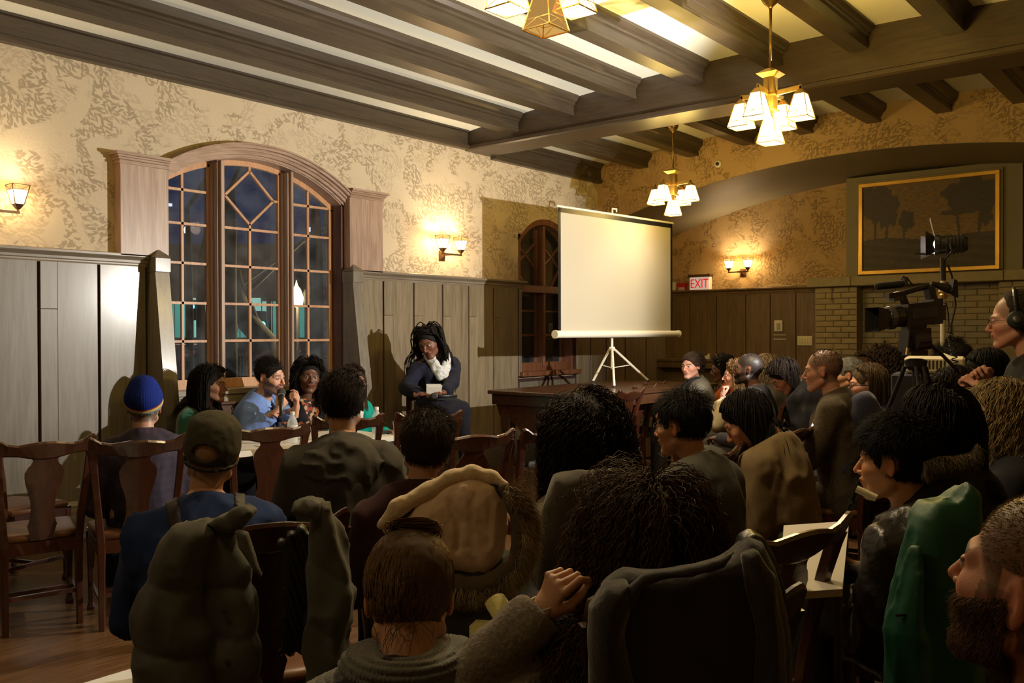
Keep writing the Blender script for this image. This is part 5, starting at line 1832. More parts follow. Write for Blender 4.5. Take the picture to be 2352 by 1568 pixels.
def head_colors(V, skin, lip, iris, brow, beard=None, beard_amt=0.0, scalp=None, lash=True, stache=True, beard_long=False):
    X = np.abs(V[:, 0]); y = V[:, 1]; z = V[:, 2]
    n = vnoise(V.astype(f32), 25.0)
    C = np.tile(A_(skin, ), (len(V), 1)) * (1 + .05 * n[:, None])
    # warmer nose, ears, cheeks
    warm = np.exp(-((X - .042) / .02) ** 2 - ((z + .03) / .022) ** 2) * (y > .03) + np.exp(-(X / .014) ** 2 - ((z + .032) / .014) ** 2) * (y > .08) + (X > .074) * 1.0
    C = C * (1 + warm[:, None] * A_([.10, -.10, -.12]))
    m = (X < .026) & (y > .078) & (((z + .060) / .0105) ** 2 + (X / .027) ** 2 < 1)
    C[m] = lip
    m = (y > .086) & (np.abs(z + .0597) < .0016) & (X < .023)
    C[m] = A_(lip) * .35
    de = np.sqrt((X - .031) ** 2 + (y - .0735) ** 2 + z ** 2)
    eye = (de < .0132) & (y > .077)
    eye = eye & (np.abs(z) < .0056 * np.sqrt(np.clip(1 - ((X - .031) / .0135) ** 2, 0, 1)))
    C[eye] = (.42, .38, .35)
    di = np.sqrt((X - .031) ** 2 + z ** 2)
    C[eye & (di < .0066)] = iris
    C[eye & (di < .003)] = (.008, .006, .005)
    if lash:
        C[(y > .074) & (z > .0035) & (z < .0072) & (X > .019) & (X < .043)] *= .35
    bz = .0185 + .06 * np.clip(X - .030, 0, .02) * -1 + .003
    m = (y > .055) & (np.abs(z - bz) < .0045) & (X > .012) & (X < .050)
    C[m] = C[m] * .15 + A_(brow) * .85
    if beard is not None:
        jawl = (z < -.042 + .45 * np.clip(.075 - y, 0, .06) * 1.0) & (y > -.012) & (z > -.135)
        up = (y > .07) & (z > -.052) & (z < -.040) & (X < .030) & stache
        lipm = (X < .024) & (y > .078) & (np.abs(z + .060) < .0085)
        side = (y < .04) & (y > -.005) & (z < .0) & (z > -.06) & (X > .05)
        b = (jawl | up | side) & ~lipm & ~((y > .03) & (z > -.052 + .1) )
        keep = jawl & (y > .055) & (X < .045) & (z > -.048)
        b &= ~keep | up
        a = beard_amt * (.75 + .25 * n)
        C[b] = C[b] * (1 - a[b])[:, None] + A_(beard) * a[b][:, None]
    if scalp is not None:
        s = scalp_mask(V, .010)
        a = np.clip(s, 0, 1) * scalp[1]
        C = C * (1 - a)[:, None] + A_(scalp[0]) * a[:, None]
    return np.clip(C, 0, 1)


def scalp_mask(V, soft=.006, recede=0.0):
    X = np.abs(V[:, 0]); y = V[:, 1]; z = V[:, 2]
    line = -.078 + 1.48 * np.clip(y + .018, 0, 1) + recede * np.clip(y, 0, 1) * 8 * (1 - np.clip(X / .05, 0, 1) * .0)
    ear = (np.abs(y + .008) < .022) & (X > .066) & (z < .026)
    return np.where(ear, -1, (z - line) / soft)


SKIN = vcol_mat('skin', 0.48, 0.4, bump=0.10, bscale=220.0, sss=0.08)
HAIRM = vcol_mat('hair_strands', 0.6, 0.12)
HAIRC = vcol_mat('hair_cap', 0.75, 0.15)
CLOTHV = vcol_mat('woven_cloth', 0.85, 0.25, bump=0.15, bscale=300.0, sheen=0.15)


def rotm(az, pitch=0, roll=0):
    """rows: right, forward, up of a frame facing az, pitched down and rolled"""
    a, p, r = [math.radians(v) for v in (az, pitch, roll)]
    f = A_([math.cos(a) * math.cos(p), math.sin(a) * math.cos(p), -math.sin(p)])
    rt = A_([math.sin(a), -math.cos(a), 0])
    up = np.cross(rt, f)
    rt2 = rt * math.cos(r) + up * math.sin(r)
    up2 = up * math.cos(r) - rt * math.sin(r)
    return A_([rt2, f, up2])


def sample_scalp(n, rng, thick=.004, recede=0.0):
    out = []
    tot = 0
    while tot < n:
        d = rng.normal(size=(n * 3, 3)); d /= np.linalg.norm(d, axis=1, keepdims=True)
        p = A_([0, -.020, .030]) + d * (A_([.0745, .096, .088]) + thick)
        m = (scalp_mask(p, .006, recede) > 0)
        out.append(p[m]); tot += m.sum()
    return np.concatenate(out)[:n]


def push_out(P, cols, off=.003):
    for c, r, M in cols:
        q = (P - c) @ M.T
        rr = r + off
        k = np.linalg.norm(q / rr, axis=-1, keepdims=True)
        ins = k < 1
        q2 = q / np.maximum(k, 1e-4)
        P = np.where(ins, q2 @ M + c, P)
    return P


def grow(P0, D0, k, step, grav, g, rng, cols, curl=0.0, noise=.15, gdir=A_([0, 0, -1.]), off=.003):
    P = P0.copy(); D_ = D0.copy()
    out = [P.copy()]
    for i in range(k - 1):
        D_ = D_ + grav * g * gdir + rng.normal(size=D_.shape) * noise
        D_ /= np.linalg.norm(D_, axis=1, keepdims=True)
        Pn = push_out(P + D_ * step, cols, off)
        D_ = D_ * .5 + (Pn - P) / np.maximum(step, 1e-6) * .5
        D_ /= np.linalg.norm(D_, axis=1, keepdims=True) + 1e-9
        P = Pn
        out.append(P.copy())
    return np.stack(out, 1)


def helix(S, amp, turns, rng, start=.15):
    n, k, _ = S.shape
    T = np.gradient(S, axis=1); T /= np.linalg.norm(T, axis=2, keepdims=True) + 1e-9
    ref = rng.normal(size=(n, 1, 3)); U = np.cross(T, ref); U /= np.linalg.norm(U, axis=2, keepdims=True) + 1e-9
    W = np.cross(T, U)
    t = np.linspace(0, 1, k)[None, :]
    ph = rng.uniform(0, 6.28, (n, 1)); tn = turns * rng.uniform(.7, 1.3, (n, 1)); am = amp * rng.uniform(.5, 1.4, (n, 1)) * np.clip(t / start, 0, 1)
    a = ph + t * tn * 2 * math.pi
    return S + am[..., None] * (np.cos(a)[..., None] * U + np.sin(a)[..., None] * W)


HEADCOL = (A_([0, -.020, .030]), A_([.0745, .096, .088]), np.eye(3))
FACECOL = (A_([0, .025, -.03]), A_([.066, .068, .085]), np.eye(3))
CLEARCOL = (A_([0, .115, -.035]), A_([.062, .085, .115]), np.eye(3))
NECKCOL = (A_([0, -.04, -.13]), A_([.056, .058, .10]), np.eye(3))


def hair_cols(rng, n, base, var=.25):
    c = A_(base) * (1 + var * rng.normal(size=(n, 1))) + 0
    return np.clip(c, .002, .9)


def cap_sdf(P, th, low=0.0, recede=0.0):
    d = ell(P, (0, -.020, .030), A_([.0745, .096, .088]) + th)
    d = smin(d, ell(P, (0, .030, -.030), A_([.0585, .058, .076]) + th * .6), .03)
    m = -scalp_mask(P, 1.0, recede) + .007 * vnoise(P, 75)
    return smax(d, m - low, .010)


# ------------------------------------------------------------------ hand (local: x across the palm to the thumb side, y towards the fingers, z back of the hand)
def hand_sdf_pts(curl=.5, spread=.1, thumb=(.6, .2), pinch=False):
    segs = []
    fl = [(.032, .040, .024, .019, .0088), (.011, .044, .027, .020, .0090), (-.010, .041, .025, .020, .0085), (-.029, .032, .019, .017, .0075)]
    for i, (x, l1, l2, l3, r) in enumerate(fl):
        c = curl * (1 + .12 * i) if not pinch else (curl * (.75 if i == 0 else 1.1 + .1 * i))
        a0 = c * .75; a1 = a0 + c * 1.15; a2 = a1 + c * .8
        sx = spread * (1.2 - i * .8) * .35
        p = A_([x, .088 - abs(i - 1.2) * .004, .0])
        for j, (l, a) in enumerate(((l1, a0), (l2, a1), (l3, a2))):
            q = p + l * A_([math.sin(sx) * math.cos(a), math.cos(a) * math.cos(sx), -math.sin(a)])
            segs.append((p, q, r * (1 - .07 * j), r * (1 - .07 * (j + 1))))
            p = q
    t0 = A_([.022, .022, -.006]); op, cl = thumb
    d1 = unit((.75 * op + .25, .75, -.35 * cl - .1)); d2 = unit((.45 * op - .1 * cl, .95, -.55 * cl)); d3 = unit((.15 * op - .45 * cl, .9, -.7 * cl))
    t1 = t0 + d1 * .040; t2 = t1 + d2 * .031; t3 = t2 + d3 * .024
    segs += [(t0, t1, .0145, .0115), (t1, t2, .0108, .0098), (t2, t3, .0098, .0082)]
    return segs


def hand_mesh(W, R, side, h, **kw):
    """W wrist point, R rows = (thumb-side, finger, back-of-hand) axes in world; side mirrors x"""
    segs = hand_sdf_pts(**kw)
    def fn(P):
        d = ecap(P, (.002, .018, 0), (.001, .078, 0), (.026, .0125), (.038, .0115), A_([1., 0, 0]))
        d = smin(d, cone(P, (0, -.05, 0), (0, .02, 0), .024, .021), .02)
        for i, (a, b, ra, rb) in enumerate(segs):
            d = smin(d, cone(P, a, b, ra, rb), .006 if i % 3 == 0 else .003) if i < 12 else smin(d, cone(P, a, b, ra, rb), .010 if i == 12 else .003)
        return d
    V, Q = iso2(fn, (-.055, -.055, -.10), (.095, .205, .04), h, 3.0)
    V = V * A_([1, 1, 1])
    R = A_(R)
    return V @ R + W, Q


def hand_frame(fdir, back, side):
    """right hand: thumb side = finger x back"""
    f = unit(fdir); b = unit(A_(back) - f * (f @ A_(back)))
    x = np.cross(f, b) * (1 if side > 0 else -1)
    # a right hand seen from the back has its thumb to the left: x = back x finger
    return A_([-x, f, b])


def ik(S, W, l1, l2, pole):
    d = W - S; L_ = np.linalg.norm(d)
    Lm = (l1 + l2) * .985
    if L_ > Lm:
        W = S + d / L_ * Lm; d = W - S; L_ = Lm
    a = (l1 * l1 - l2 * l2 + L_ * L_) / (2 * L_)
    hgt = math.sqrt(max(l1 * l1 - a * a, 0))
    ax = d / L_
    p = A_(pole, ) - ax * (ax @ A_(pole))
    return S + ax * a + unit(p) * hgt, W


def face_clear(S_, yc):
    """keep hanging hair behind the cheeks"""
    z = S_[..., 2]; x = np.abs(S_[..., 0])
    lim = yc + .9 * np.clip(z - .045, 0, .1) + .6 * np.clip(-.15 - z, 0, .2)
    w = (x < .16) & (z < .10)
    S_[..., 1] = np.where(w, np.minimum(S_[..., 1], lim), S_[..., 1])
    return S_


class Person:
    def __init__(s, label, px, py, t, az, pitch=0, roll=0, body=None, hs=1.0, top_thick=.012, lean=.04, leanside=0.0, fem=False, width=1.0, seat=.53, neckf=.03, standing=False, seed=0, vox=None,
                 skin=(.42, .23, .15), face={}, group=None, thick=.010, legs=True, stoop=0.0, extra_up=0.0, bulk=0.0):
        s.rng = np.random.RandomState(seed + 11)
        s.hs = hs; s.t = t
        s.R = rotm(az, pitch, roll)                   # rows right, forward, up
        topp = at(px, py, t)
        s.H = topp - A_([0, 0, 1]) * (.118 * hs + top_thick) + (0 if abs(pitch) < 15 else 1) * A_([0, 0, .0])
        s.baz = az if body is None else body
        s.B = rotm(s.baz)
        r, f, u = s.B
        s.fem = fem
        s.w = width * (.92 if fem else 1.0)
        s.base = s.H + s.R.T @ (A_([0, -.045, -.125]) * hs)
        s.Nk = s.base - f * neckf + A_([0, 0, -.042 * hs])
        s.Nk = s.Nk + A_([0, 0, extra_up])
        if standing:
            s.P = A_([s.Nk[0], s.Nk[1], .95]) - f * lean
        else:
            s.P = A_([s.Nk[0], s.Nk[1], seat]) - f * lean
        s.P = s.P + r * leanside
        s.standing = standing
        s.vox = vox or (.010 if t < 2.2 else .013 if t < 4 else .016)
        s.bulk = bulk
        s.skin = skin; s.thick = thick; s.face = face
        s.S = [s.Nk + r * sd * .162 * s.w + A_([0, 0, -.068]) - f * .0 for sd in (-1, 1)]
        s.hip = [s.P + r * sd * .09 * s.w for sd in (-1, 1)]
        s.arms = [None, None]
        fl = A_([s.P[0], s.P[1], 0])
        s.root = thing('person', fl, label, 'person', group)
        s.label = label
        s.legs_on = legs
        if standing:
            s.knee = [h_ + A_([0, 0, -.43]) + f * .02 for h_ in s.hip]
            s.ank = [A_([k[0], k[1], .09]) for k in s.knee]
        else:
            s.knee = [h_ + f * .40 + r * (sd * .04) + A_([0, 0, -.02]) for h_, sd in zip(s.hip, (-1, 1))]
            s.ank = [A_([k[0], k[1], .09]) + f * .02 for k in s.knee]
        s.parts = []

    def loc(s, x, y, z): return s.H + s.R.T @ (A_([x, y, z]) * s.hs)
    def bod(s, x, y, z, o=None): return (s.Nk if o is None else o) + s.B.T @ A_([x, y, z])

    def arm(s, side, target=None, pole=None, curl=.55, fdir=None, back=None, thumb=(.6, .4), spread=.1, pinch=False, local=True, rel='P'):
        """target in body frame (right, forward, up) from the pelvis, or a world point"""
        i = 0 if side < 0 else 1
        r, f, u = s.B
        if target is None: tg = s.P + r * side * .12 + f * .30 + A_([0, 0, .105])
        elif local: tg = s.P + s.B.T @ A_(target)
        else: tg = A_(target)
        if pole is None: pole = r * side * .5 - f * .5 - A_([0, 0, 1.0])
        else: pole = s.B.T @ A_(pole)
        E, W = ik(s.S[i], tg, .285 * s.w ** .5, .255, pole)
        fd = (W - E) if fdir is None else s.B.T @ A_(fdir)
        bk = A_([0, 0, 1.]) + .2 * r * side if back is None else s.B.T @ A_(back)
        s.arms[i] = (E, W, unit(fd), bk, dict(curl=curl, spread=spread, thumb=thumb, pinch=pinch))
        return s

    def torso_fn(s, th, arms=True, long_=0.0, collar=True, neck_r=.060):
        r, f, u = s.B
        N_, P_ = s.Nk, s.P
        w = s.w; bk = s.bulk
        dv = N_ - P_
        wst = P_ + dv * .38 + f * .005
        cst = P_ + dv * .72 + f * .01
        up = P_ + dv * .93 - f * .005
        th_ = th
        def fn(P):
            d = ecap(P, P_ - A_([0, 0, long_]), wst, (.158 * w + bk + th_, .118 + bk + th_), (.138 * w + bk + th_, .106 + bk + th_), r.astype(f32))
            d = smin(d, ecap(P, wst, cst, (.138 * w + bk + th_, .106 + bk + th_), (.160 * w + bk * .6 + th_, .118 + bk * .5 + th_), r.astype(f32)), .06)
            d = smin(d, ecap(P, cst, up, (.160 * w + bk * .5 + th_, .118 + bk * .4 + th_), (.120 * w + th_, .075 + th_), r.astype(f32)), .05)
            d = smin(d, cone(P, s.S[0] + r * .03, s.S[1] - r * .03, .044 + th_, .044 + th_), .05)
            for i in (0, 1):
                d = smin(d, cone(P, N_ + A_([0, 0, .012]), s.S[i] + A_([0, 0, .004]), .046 + th_ * .6, .040 + th_), .045)
            if s.fem:
                for sd in (-1, 1): d = smin(d, ell(P, cst + f * (.085 + th_) + r * sd * .07 - A_([0, 0, .02]), (.062, .05, .058)), .04)
            if arms:
                for i in (0, 1):
                    if s.arms[i]:
                        E, W = s.arms[i][:2]
                        a = cone(P, s.S[i], E, .052 + th_ + bk * .3, .042 + th_)
                        wr = W - unit(W - E) * .012
                        a = np.minimum(a, cone(P, E, wr, .042 + th_, .029 + th_ * 1.1))
                        d = smin(d, a, .028)
            return d
        return fn

    def bounds(s, pts, pad):
        a = A_(pts)
        return a.min(0) - pad, a.max(0) + pad

    def top(s, mat, th=.012, fold=.010, long_=.05, name='shirt', puff=0.0, neck_cut=.062, col=None, fscale=9.0, vneck=None, hem=None, cut_front=None, seed=0):
        """upper garment"""
        base = s.torso_fn(th, long_=long_)
        r, f, u = s.B
        armpts = [p for a in s.arms if a for p in (a[0], a[1])]
        lo, hi = s.bounds([s.Nk, s.P - A_([0, 0, long_ + .03])] + s.S + armpts, .17 + th + s.bulk)
        hi[2] = max(s.Nk[2] + .08, *[q[2] + .08 for q in armpts]) if armpts else s.Nk[2] + .08
        nb = s.H + s.R.T @ (A_([0, -.03, -.07]) * s.hs)
        Nk, Wr = s.Nk, [a for a in s.arms if a]
        neckdir = unit(nb - Nk)
        def fn(P):
            d = base(P)
            q = (P + .02 * vnoise(P, 6.0)[:, None]) * A_([1, 1, .5], f32) + seed
            n = vnoise(q, fscale) + .5 * vnoise(q, fscale * 2.3)
            d = d + fold * 1.6 * (np.abs(n) ** .7 - .45)
            if puff: d = d + puff * (np.abs(np.sin((P[:, 2]) * math.pi / .085)) ** .5 * -1 + .6)
            # neck opening
            hd = (P - Nk) @ neckdir.astype(f32)
            d = smax(d, hd - neck_cut, .01)
            d = smax(d, -np.where(hd > -.02, cone(P, Nk - neckdir * .02, nb + neckdir * .1, .047 * s.hs, .060 * s.hs), 1.0), .006)
            if vneck:
                vv = vneck
                l = np.abs((P - Nk) @ r.astype(f32)); z = P[:, 2] - Nk[2]; y = (P - Nk) @ f.astype(f32)
                m = np.where(y > -.01, l - (vv[0] * np.clip((z + vv[1]) / vv[1], 0, 1.5)), .1)
                d = np.maximum(d, -m * .7) if False else smax(d, -m, .004)
            for (E, W, *_) in Wr:
                dr = unit(W - E)
                d = np.maximum(d, np.where(np.linalg.norm(P - W, axis=1) < .07, (P - W) @ dr.astype(f32) + .004, -1))
            return d
        V, Q = iso2(fn, lo, hi, s.vox, 2.5)
        s.topfn = fn
        o = np_mesh(name, V, Q, mat, s.root, col)
        return o

    def piece(s, name, fn, lo, hi, h, mat, col=None, parent=None, smooth=True):
        V, Q = iso2(fn, lo, hi, h, 3.0)
        if len(V) == 0: return None
        c = col(V) if callable(col) else col
        if c is not None and not isinstance(c, np.ndarray): c = np.tile(A_(c), (len(V), 1))
        return np_mesh(name, V, Q, mat, parent or s.root, c, smooth=smooth)

    def pants(s, mat, shoe=None, th=.006, fold=.008, skirt=False):
        r, f, u = s.B
        def fn(P):
            d = ecap(P, s.P - r * .06, s.P + r * .06, (.12 + s.bulk, .11 + s.bulk), (.12 + s.bulk, .11 + s.bulk), A_([0, 0, 1.]))
            for i in (0, 1):
                h_ = s.hip[i]
                d = smin(d, cone(P, h_, s.knee[i], .088 + th, .062 + th), .04)
                d = smin(d, cone(P, s.knee[i], s.ank[i] - A_([0, 0, .03]), .060 + th, .046 + th), .02)
            if skirt: d = smin(d, ecap(P, s.P, (s.knee[0] + s.knee[1]) / 2, (.16, .10), (.17, .09), r), .04)
            d = d + fold * (np.abs(vnoise(P, 10)) - .3)
            return smax(d, .055 - P[:, 2], .006)
        lo, hi = s.bounds([s.P] + s.knee + s.ank, .17)
        V, Q = iso2(fn, lo, hi, s.vox * 1.35, 2.5)
        s.pfn = fn
        np_mesh('skirt' if skirt else 'trousers', V, Q, mat, s.root)
        sm = shoe or SHOE
        for i in (0, 1):
            a = A_([s.ank[i][0], s.ank[i][1], .0])
            def sf(P):
                d = ecap(P, a + A_([0, 0, .035]) - f * .04, a + f * .15 + A_([0, 0, .028]), (.040, .036), (.040, .028), r)
                d = smin(d, cone(P, a + A_([0, 0, .05]), a + A_([0, 0, .095]), .040, .042), .02)
                return np.maximum(d, .002 - P[:, 2])
            lo, hi = s.bounds([a - f * .1, a + f * .2, a + A_([0, 0, .14])], .06)
            V, Q = iso2(sf, lo, hi, .012, 3)
            np_mesh('shoe', V, Q, sm, s.root)

    def body(s, lip=None, iris=(.05, .025, .012), brow=(.02, .012, .008), beard=None, beard_amt=0.0, scalp=None, hv=None, handv=None, bare=None, stache=True):
        """one continuous skin mesh: head, neck, torso, limbs, hands"""
        lip = lip or tuple(A_(s.skin) * A_([.95, .55, .55]))
        hv = hv or (.0032 if s.t < 1.5 else .0042)
        V, Q = head_mesh(hv, **s.face)
        C = head_colors(V, s.skin, lip, iris, brow, beard, beard_amt, scalp, stache=stache)
        W = (V * s.hs) @ s.R + s.H
        Vs, Qs, Cs = [W], [Q], [C]
        n = len(W)
        def add(V2, Q2, c=None):
            nonlocal n
            Vs.append(V2); Qs.append(Q2 + n)
            cc = np.tile(A_(c if c is not None else s.skin), (len(V2), 1)) * (1 + .06 * vnoise(V2.astype(f32), 30)[:, None])
            Cs.append(cc); n += len(V2)
        # trunk and limbs, under the clothes
        tf = s.torso_fn(-.008, long_=0.0)
        nb = s.H + s.R.T @ (A_([0, -.040, -.12]) * s.hs)
        def fn(P):
            d = tf(P)
            d = smin(d, cone(P, s.Nk + A_([0, 0, -.02]), nb, .050 * s.hs, .048 * s.hs), .03)
            for i in (0, 1):
                d = smin(d, cone(P, s.hip[i], s.knee[i], .080, .054), .03)
                d = smin(d, cone(P, s.knee[i], s.ank[i], .052, .036), .02)
            return d
        armpts = [p for a in s.arms if a for p in (a[0], a[1])]
        lo, hi = s.bounds([s.Nk, nb, s.P] + s.S + armpts + s.knee + s.ank, .16)
        V2, Q2 = iso2(fn, lo, hi, .024 if bare is None else .014, 2.5)
        add(V2, Q2)
        for i, a in enumerate(s.arms):
            if a:
                E, Wp, fd, bk, kw = a
                side = -1 if i == 0 else 1
                F = hand_frame(fd, bk, side)
                V3, Q3 = hand_mesh(Wp - fd * .01, F * (1.0 if not s.fem else .93), side, handv or (.0042 if s.t < 4 else .0055), **kw)
                if np.linalg.det(F) < 0: Q3 = Q3[:, ::-1]
                add(V3, Q3, A_(s.skin) * 1.03)
                s.arms[i] = a
        o = np_mesh('body', np.concatenate(Vs), np.concatenate(Qs), SKIN, s.root, np.clip(np.concatenate(Cs), 0, 1))
        return o

    # ---------------- hair
    def cols(s, shoulders=True):
        c = [HEADCOL, FACECOL, NECKCOL, CLEARCOL]
        if shoulders:
            # shoulders and back in head coordinates
            for p, r in ((s.Nk + A_([0, 0, -.09]), A_([.15, .10, .10]) + s.thick), (s.S[0], A_([.07, .07, .07]) + s.thick), (s.S[1], A_([.07, .07, .07]) + s.thick), ((s.Nk + s.P) / 2 + s.B[1] * .005, A_([.16, .125, .25]) + s.thick)):
                M = s.B @ s.R.T          # ellipsoid axes (body frame) seen from head frame
                c.append(((p - s.H) @ s.R.T / s.hs, r / s.hs, M))
        return c

    def hair_cap(s, colr, th=.010, low=0.0, h=None, recede=0.0, amp=.0015, name='hair', extra=None):
        h = h or (.004 if s.t < 2.5 else .0055 if s.t < 5 else .0065)
        def fn(P):
            d = cap_sdf(P, th, low, recede)
            if extra: d = extra(P, d)
            n = vnoise(P * A_([1, .5, .35], f32), 190) 
            return d + amp * n
        V, Q = iso2(fn, (-.16, -.20, -.16), (.16, .15, .20), h, 3)
        c = A_(colr) * (1 + .25 * vnoise(V.astype(f32), 90)[:, None])
        W = (V * s.hs) @ s.R + s.H
        return np_mesh(name, W, Q, HAIRC, s.root, np.clip(c, .002, 1))

    def strands(s, S_, r, colr, name='hair_strands', var=.28, mat=None):
        W = (S_ * s.hs) @ s.R + s.H
        return strands_mesh(name, W, r, mat or HAIRM, s.root, hair_cols(s.rng, len(S_), colr, var))

    def short_hair(s, colr, n=1500, ln=.034, r=.0011, lift=.28, comb=A_([0, -.6, .15]), th=.008, recede=0.0, k=5, sides=.45, cap=True):
        if cap: s.hair_cap(colr, th, recede=recede)
        P0 = sample_scalp(n, s.rng, (th - .002) if cap else .0, recede)
        nr = P0 - A_([0, -.020, .030]); nr /= np.linalg.norm(nr, axis=1, keepdims=True)
        side = P0 * A_([1, 0, 0]); 
        D0 = nr * lift + comb * np.where(P0[:, 2:3] > .07, 1, .35) + A_([0, -.1, -.55]) * (P0[:, 2:3] < .06) + s.rng.normal(size=P0.shape) * .14
        D0 /= np.linalg.norm(D0, axis=1, keepdims=True)
        g = -s.R @ A_([0, 0, 1.])
        step = ln / (k - 1) * (sides + (1 - sides) * np.clip((P0[:, 2:3] - .02) / .06, 0, 1))
        S_ = grow(P0, D0, k, step, .30, 1, s.rng, [HEADCOL], noise=.10, gdir=g, off=th * .8)
        s.strands(S_, np.linspace(r, r * .3, k)[None, :], colr)

    def long_hair(s, colr, n=1100, ln=.36, r=.0020, k=18, curl=0.0, turns=3, part=0.0, vol=.012, th=.012, noise=.04, recede=0.0, grav=.8, tie=None, name='hair_strands', shoulders=True, lift=.7, var=.28, yc=.022):
        s.hair_cap(colr, th * .5, low=.002, recede=recede)
        P0 = sample_scalp(n, s.rng, th * .45, recede)
        nr = P0 - A_([0, -.020, .030]); nr /= np.linalg.norm(nr, axis=1, keepdims=True)
        g = -s.R @ A_([0, 0, 1.])
        sidev = np.sign(P0[:, :1] - part) * A_([1., 0, 0])
        D0 = sidev * np.where(P0[:, 2:3] > .05, 1.0, .15) + A_([0, -.45, 0]) + g * .5 + s.rng.normal(size=P0.shape) * .12
        D0 = D0 - nr * (D0 * nr).sum(1, keepdims=True) + nr * lift * .3
        D0 /= np.linalg.norm(D0, axis=1, keepdims=True)
        off = th + np.abs(s.rng.normal(size=(n, 1))) * vol * .0
        lens = ln * s.rng.uniform(.75, 1.1, n)
        S_ = []
        # a few offset shells give the mass its volume
        grp = 4
        for i in range(grp):
            m = slice(i * n // grp, (i + 1) * n // grp)
            S_.append(grow(P0[m], D0[m], k, ln / (k - 1), grav, 1, s.rng, s.cols(shoulders), noise=noise, gdir=g, off=th * .6 + vol * (i + .5) / grp))
        S_ = face_clear(np.concatenate(S_), yc)
        if curl: S_ = helix(S_, curl, turns, s.rng)
        s.strands(S_, np.linspace(r, r * .5, k)[None, :], colr, name, var)
        return S_


SHOE = plain('dark_leather_shoe', (0.02, 0.014, 0.01), 0.35)


def cloth(name, col, rough=.85, noise=.12, scale=14, bump=.25, sheen=.03):
    return plain('cloth_' + name, col, rough, noise=noise, scale=scale, bump=bump, sheen=sheen, spec=.2)
# ------------------------------------------------------------------ things people wear
def headpiece(s, name, fn, lo, hi, h, mat, col=None):
    V, Q = iso2(fn, lo, hi, h, 3)
    if len(V) == 0: return None
    c = None
    if col is not None:
        c = col(V) if callable(col) else np.tile(A_(col), (len(V), 1))
    return np_mesh(name, (V * s.hs) @ s.R + s.H, Q, mat, s.root, c)


def torso_band(s, name, mat, cond, th=.006, lo=None, hi=None, h=None):
    """a strip lying on the garment where cond(P) < 0"""
    def fn(P): return np.maximum(np.maximum(s.topfn(P) - th, -(s.topfn(P) + th * 1.5)), cond(P))
    a, b = s.bounds([s.Nk, s.P] + s.S, .2)
    V, Q = iso2(fn, a if lo is None else lo, b if hi is None else hi, h or s.vox * .7, 3)
    return np_mesh(name, V, Q, mat, s.root) if len(V) else None


WIRE = plain('spectacle_wire', (0.12, 0.10, 0.09), 0.3, metal=.8)


def glasses(s, w=.024, hgt=.017, thick=.0012, m=None, y=.094):
    mb = MB()
    for sd in (-1, 1):
        ring_ = [s.loc(sd * .031 + w * math.cos(a), y - .006 * math.cos(a) * sd, -.002 + hgt * math.sin(a)) for a in np.linspace(0, 2 * math.pi, 19)]
        mb.tube(ring_, thick, 6, caps=False)
        mb.tube([s.loc(sd * .055, y - .004, .003), s.loc(sd * .074, .05, .004), s.loc(sd * .079, -.005, .002), s.loc(sd * .078, -.022, -.010)], thick, 6)
    mb.tube([s.loc(-.008, y + .002, .001), s.loc(0, y + .004, .004), s.loc(.008, y + .002, .001)], thick, 6)
    return mb.build('glasses', m or WIRE, s.root)


def scarf(s, col_m, r=.035, drop=.05, loops=2, wid=.085, h=.009, bumpf=None, zo=.02, front=.02, name='scarf', droop=.0):
    """soft loops round the neck"""
    c = s.Nk + A_([0, 0, zo]); rr, ff, u = s.B
    rings = []
    for k in range(loops):
        pts = []
        for a in np.linspace(0, 2 * math.pi, 15)[:-1]:
            fr = math.sin(a)
            pts.append(c + rr * math.cos(a) * (wid + .012 * k) + ff * (fr * (wid * .85 + .01 * k) + front + .55 * drop * max(fr, 0) ** 2) + A_([0, 0, -max(fr, 0) ** 2 * (drop + droop * k) - .03 * k + .01 * math.sin(3 * a + k)]))
        rings.append(pts)
    def fn(P):
        d = None
        for pts in rings:
            for i in range(len(pts)):
                e = cone(P, pts[i], pts[(i + 1) % len(pts)], r, r)
                d = e if d is None else smin(d, e, .02)
        q = P * A_([1, 1, 1.6], f32)
        d = d + .006 * (np.abs(vnoise(q, 28)) - .3)
        if bumpf is not None: d = d + bumpf(P)
        return d
    a, b = s.bounds([p for pts in rings for p in pts], r + .03)
    V, Q = iso2(fn, a, b, h, 3)
    return np_mesh(name, V, Q, col_m, s.root)


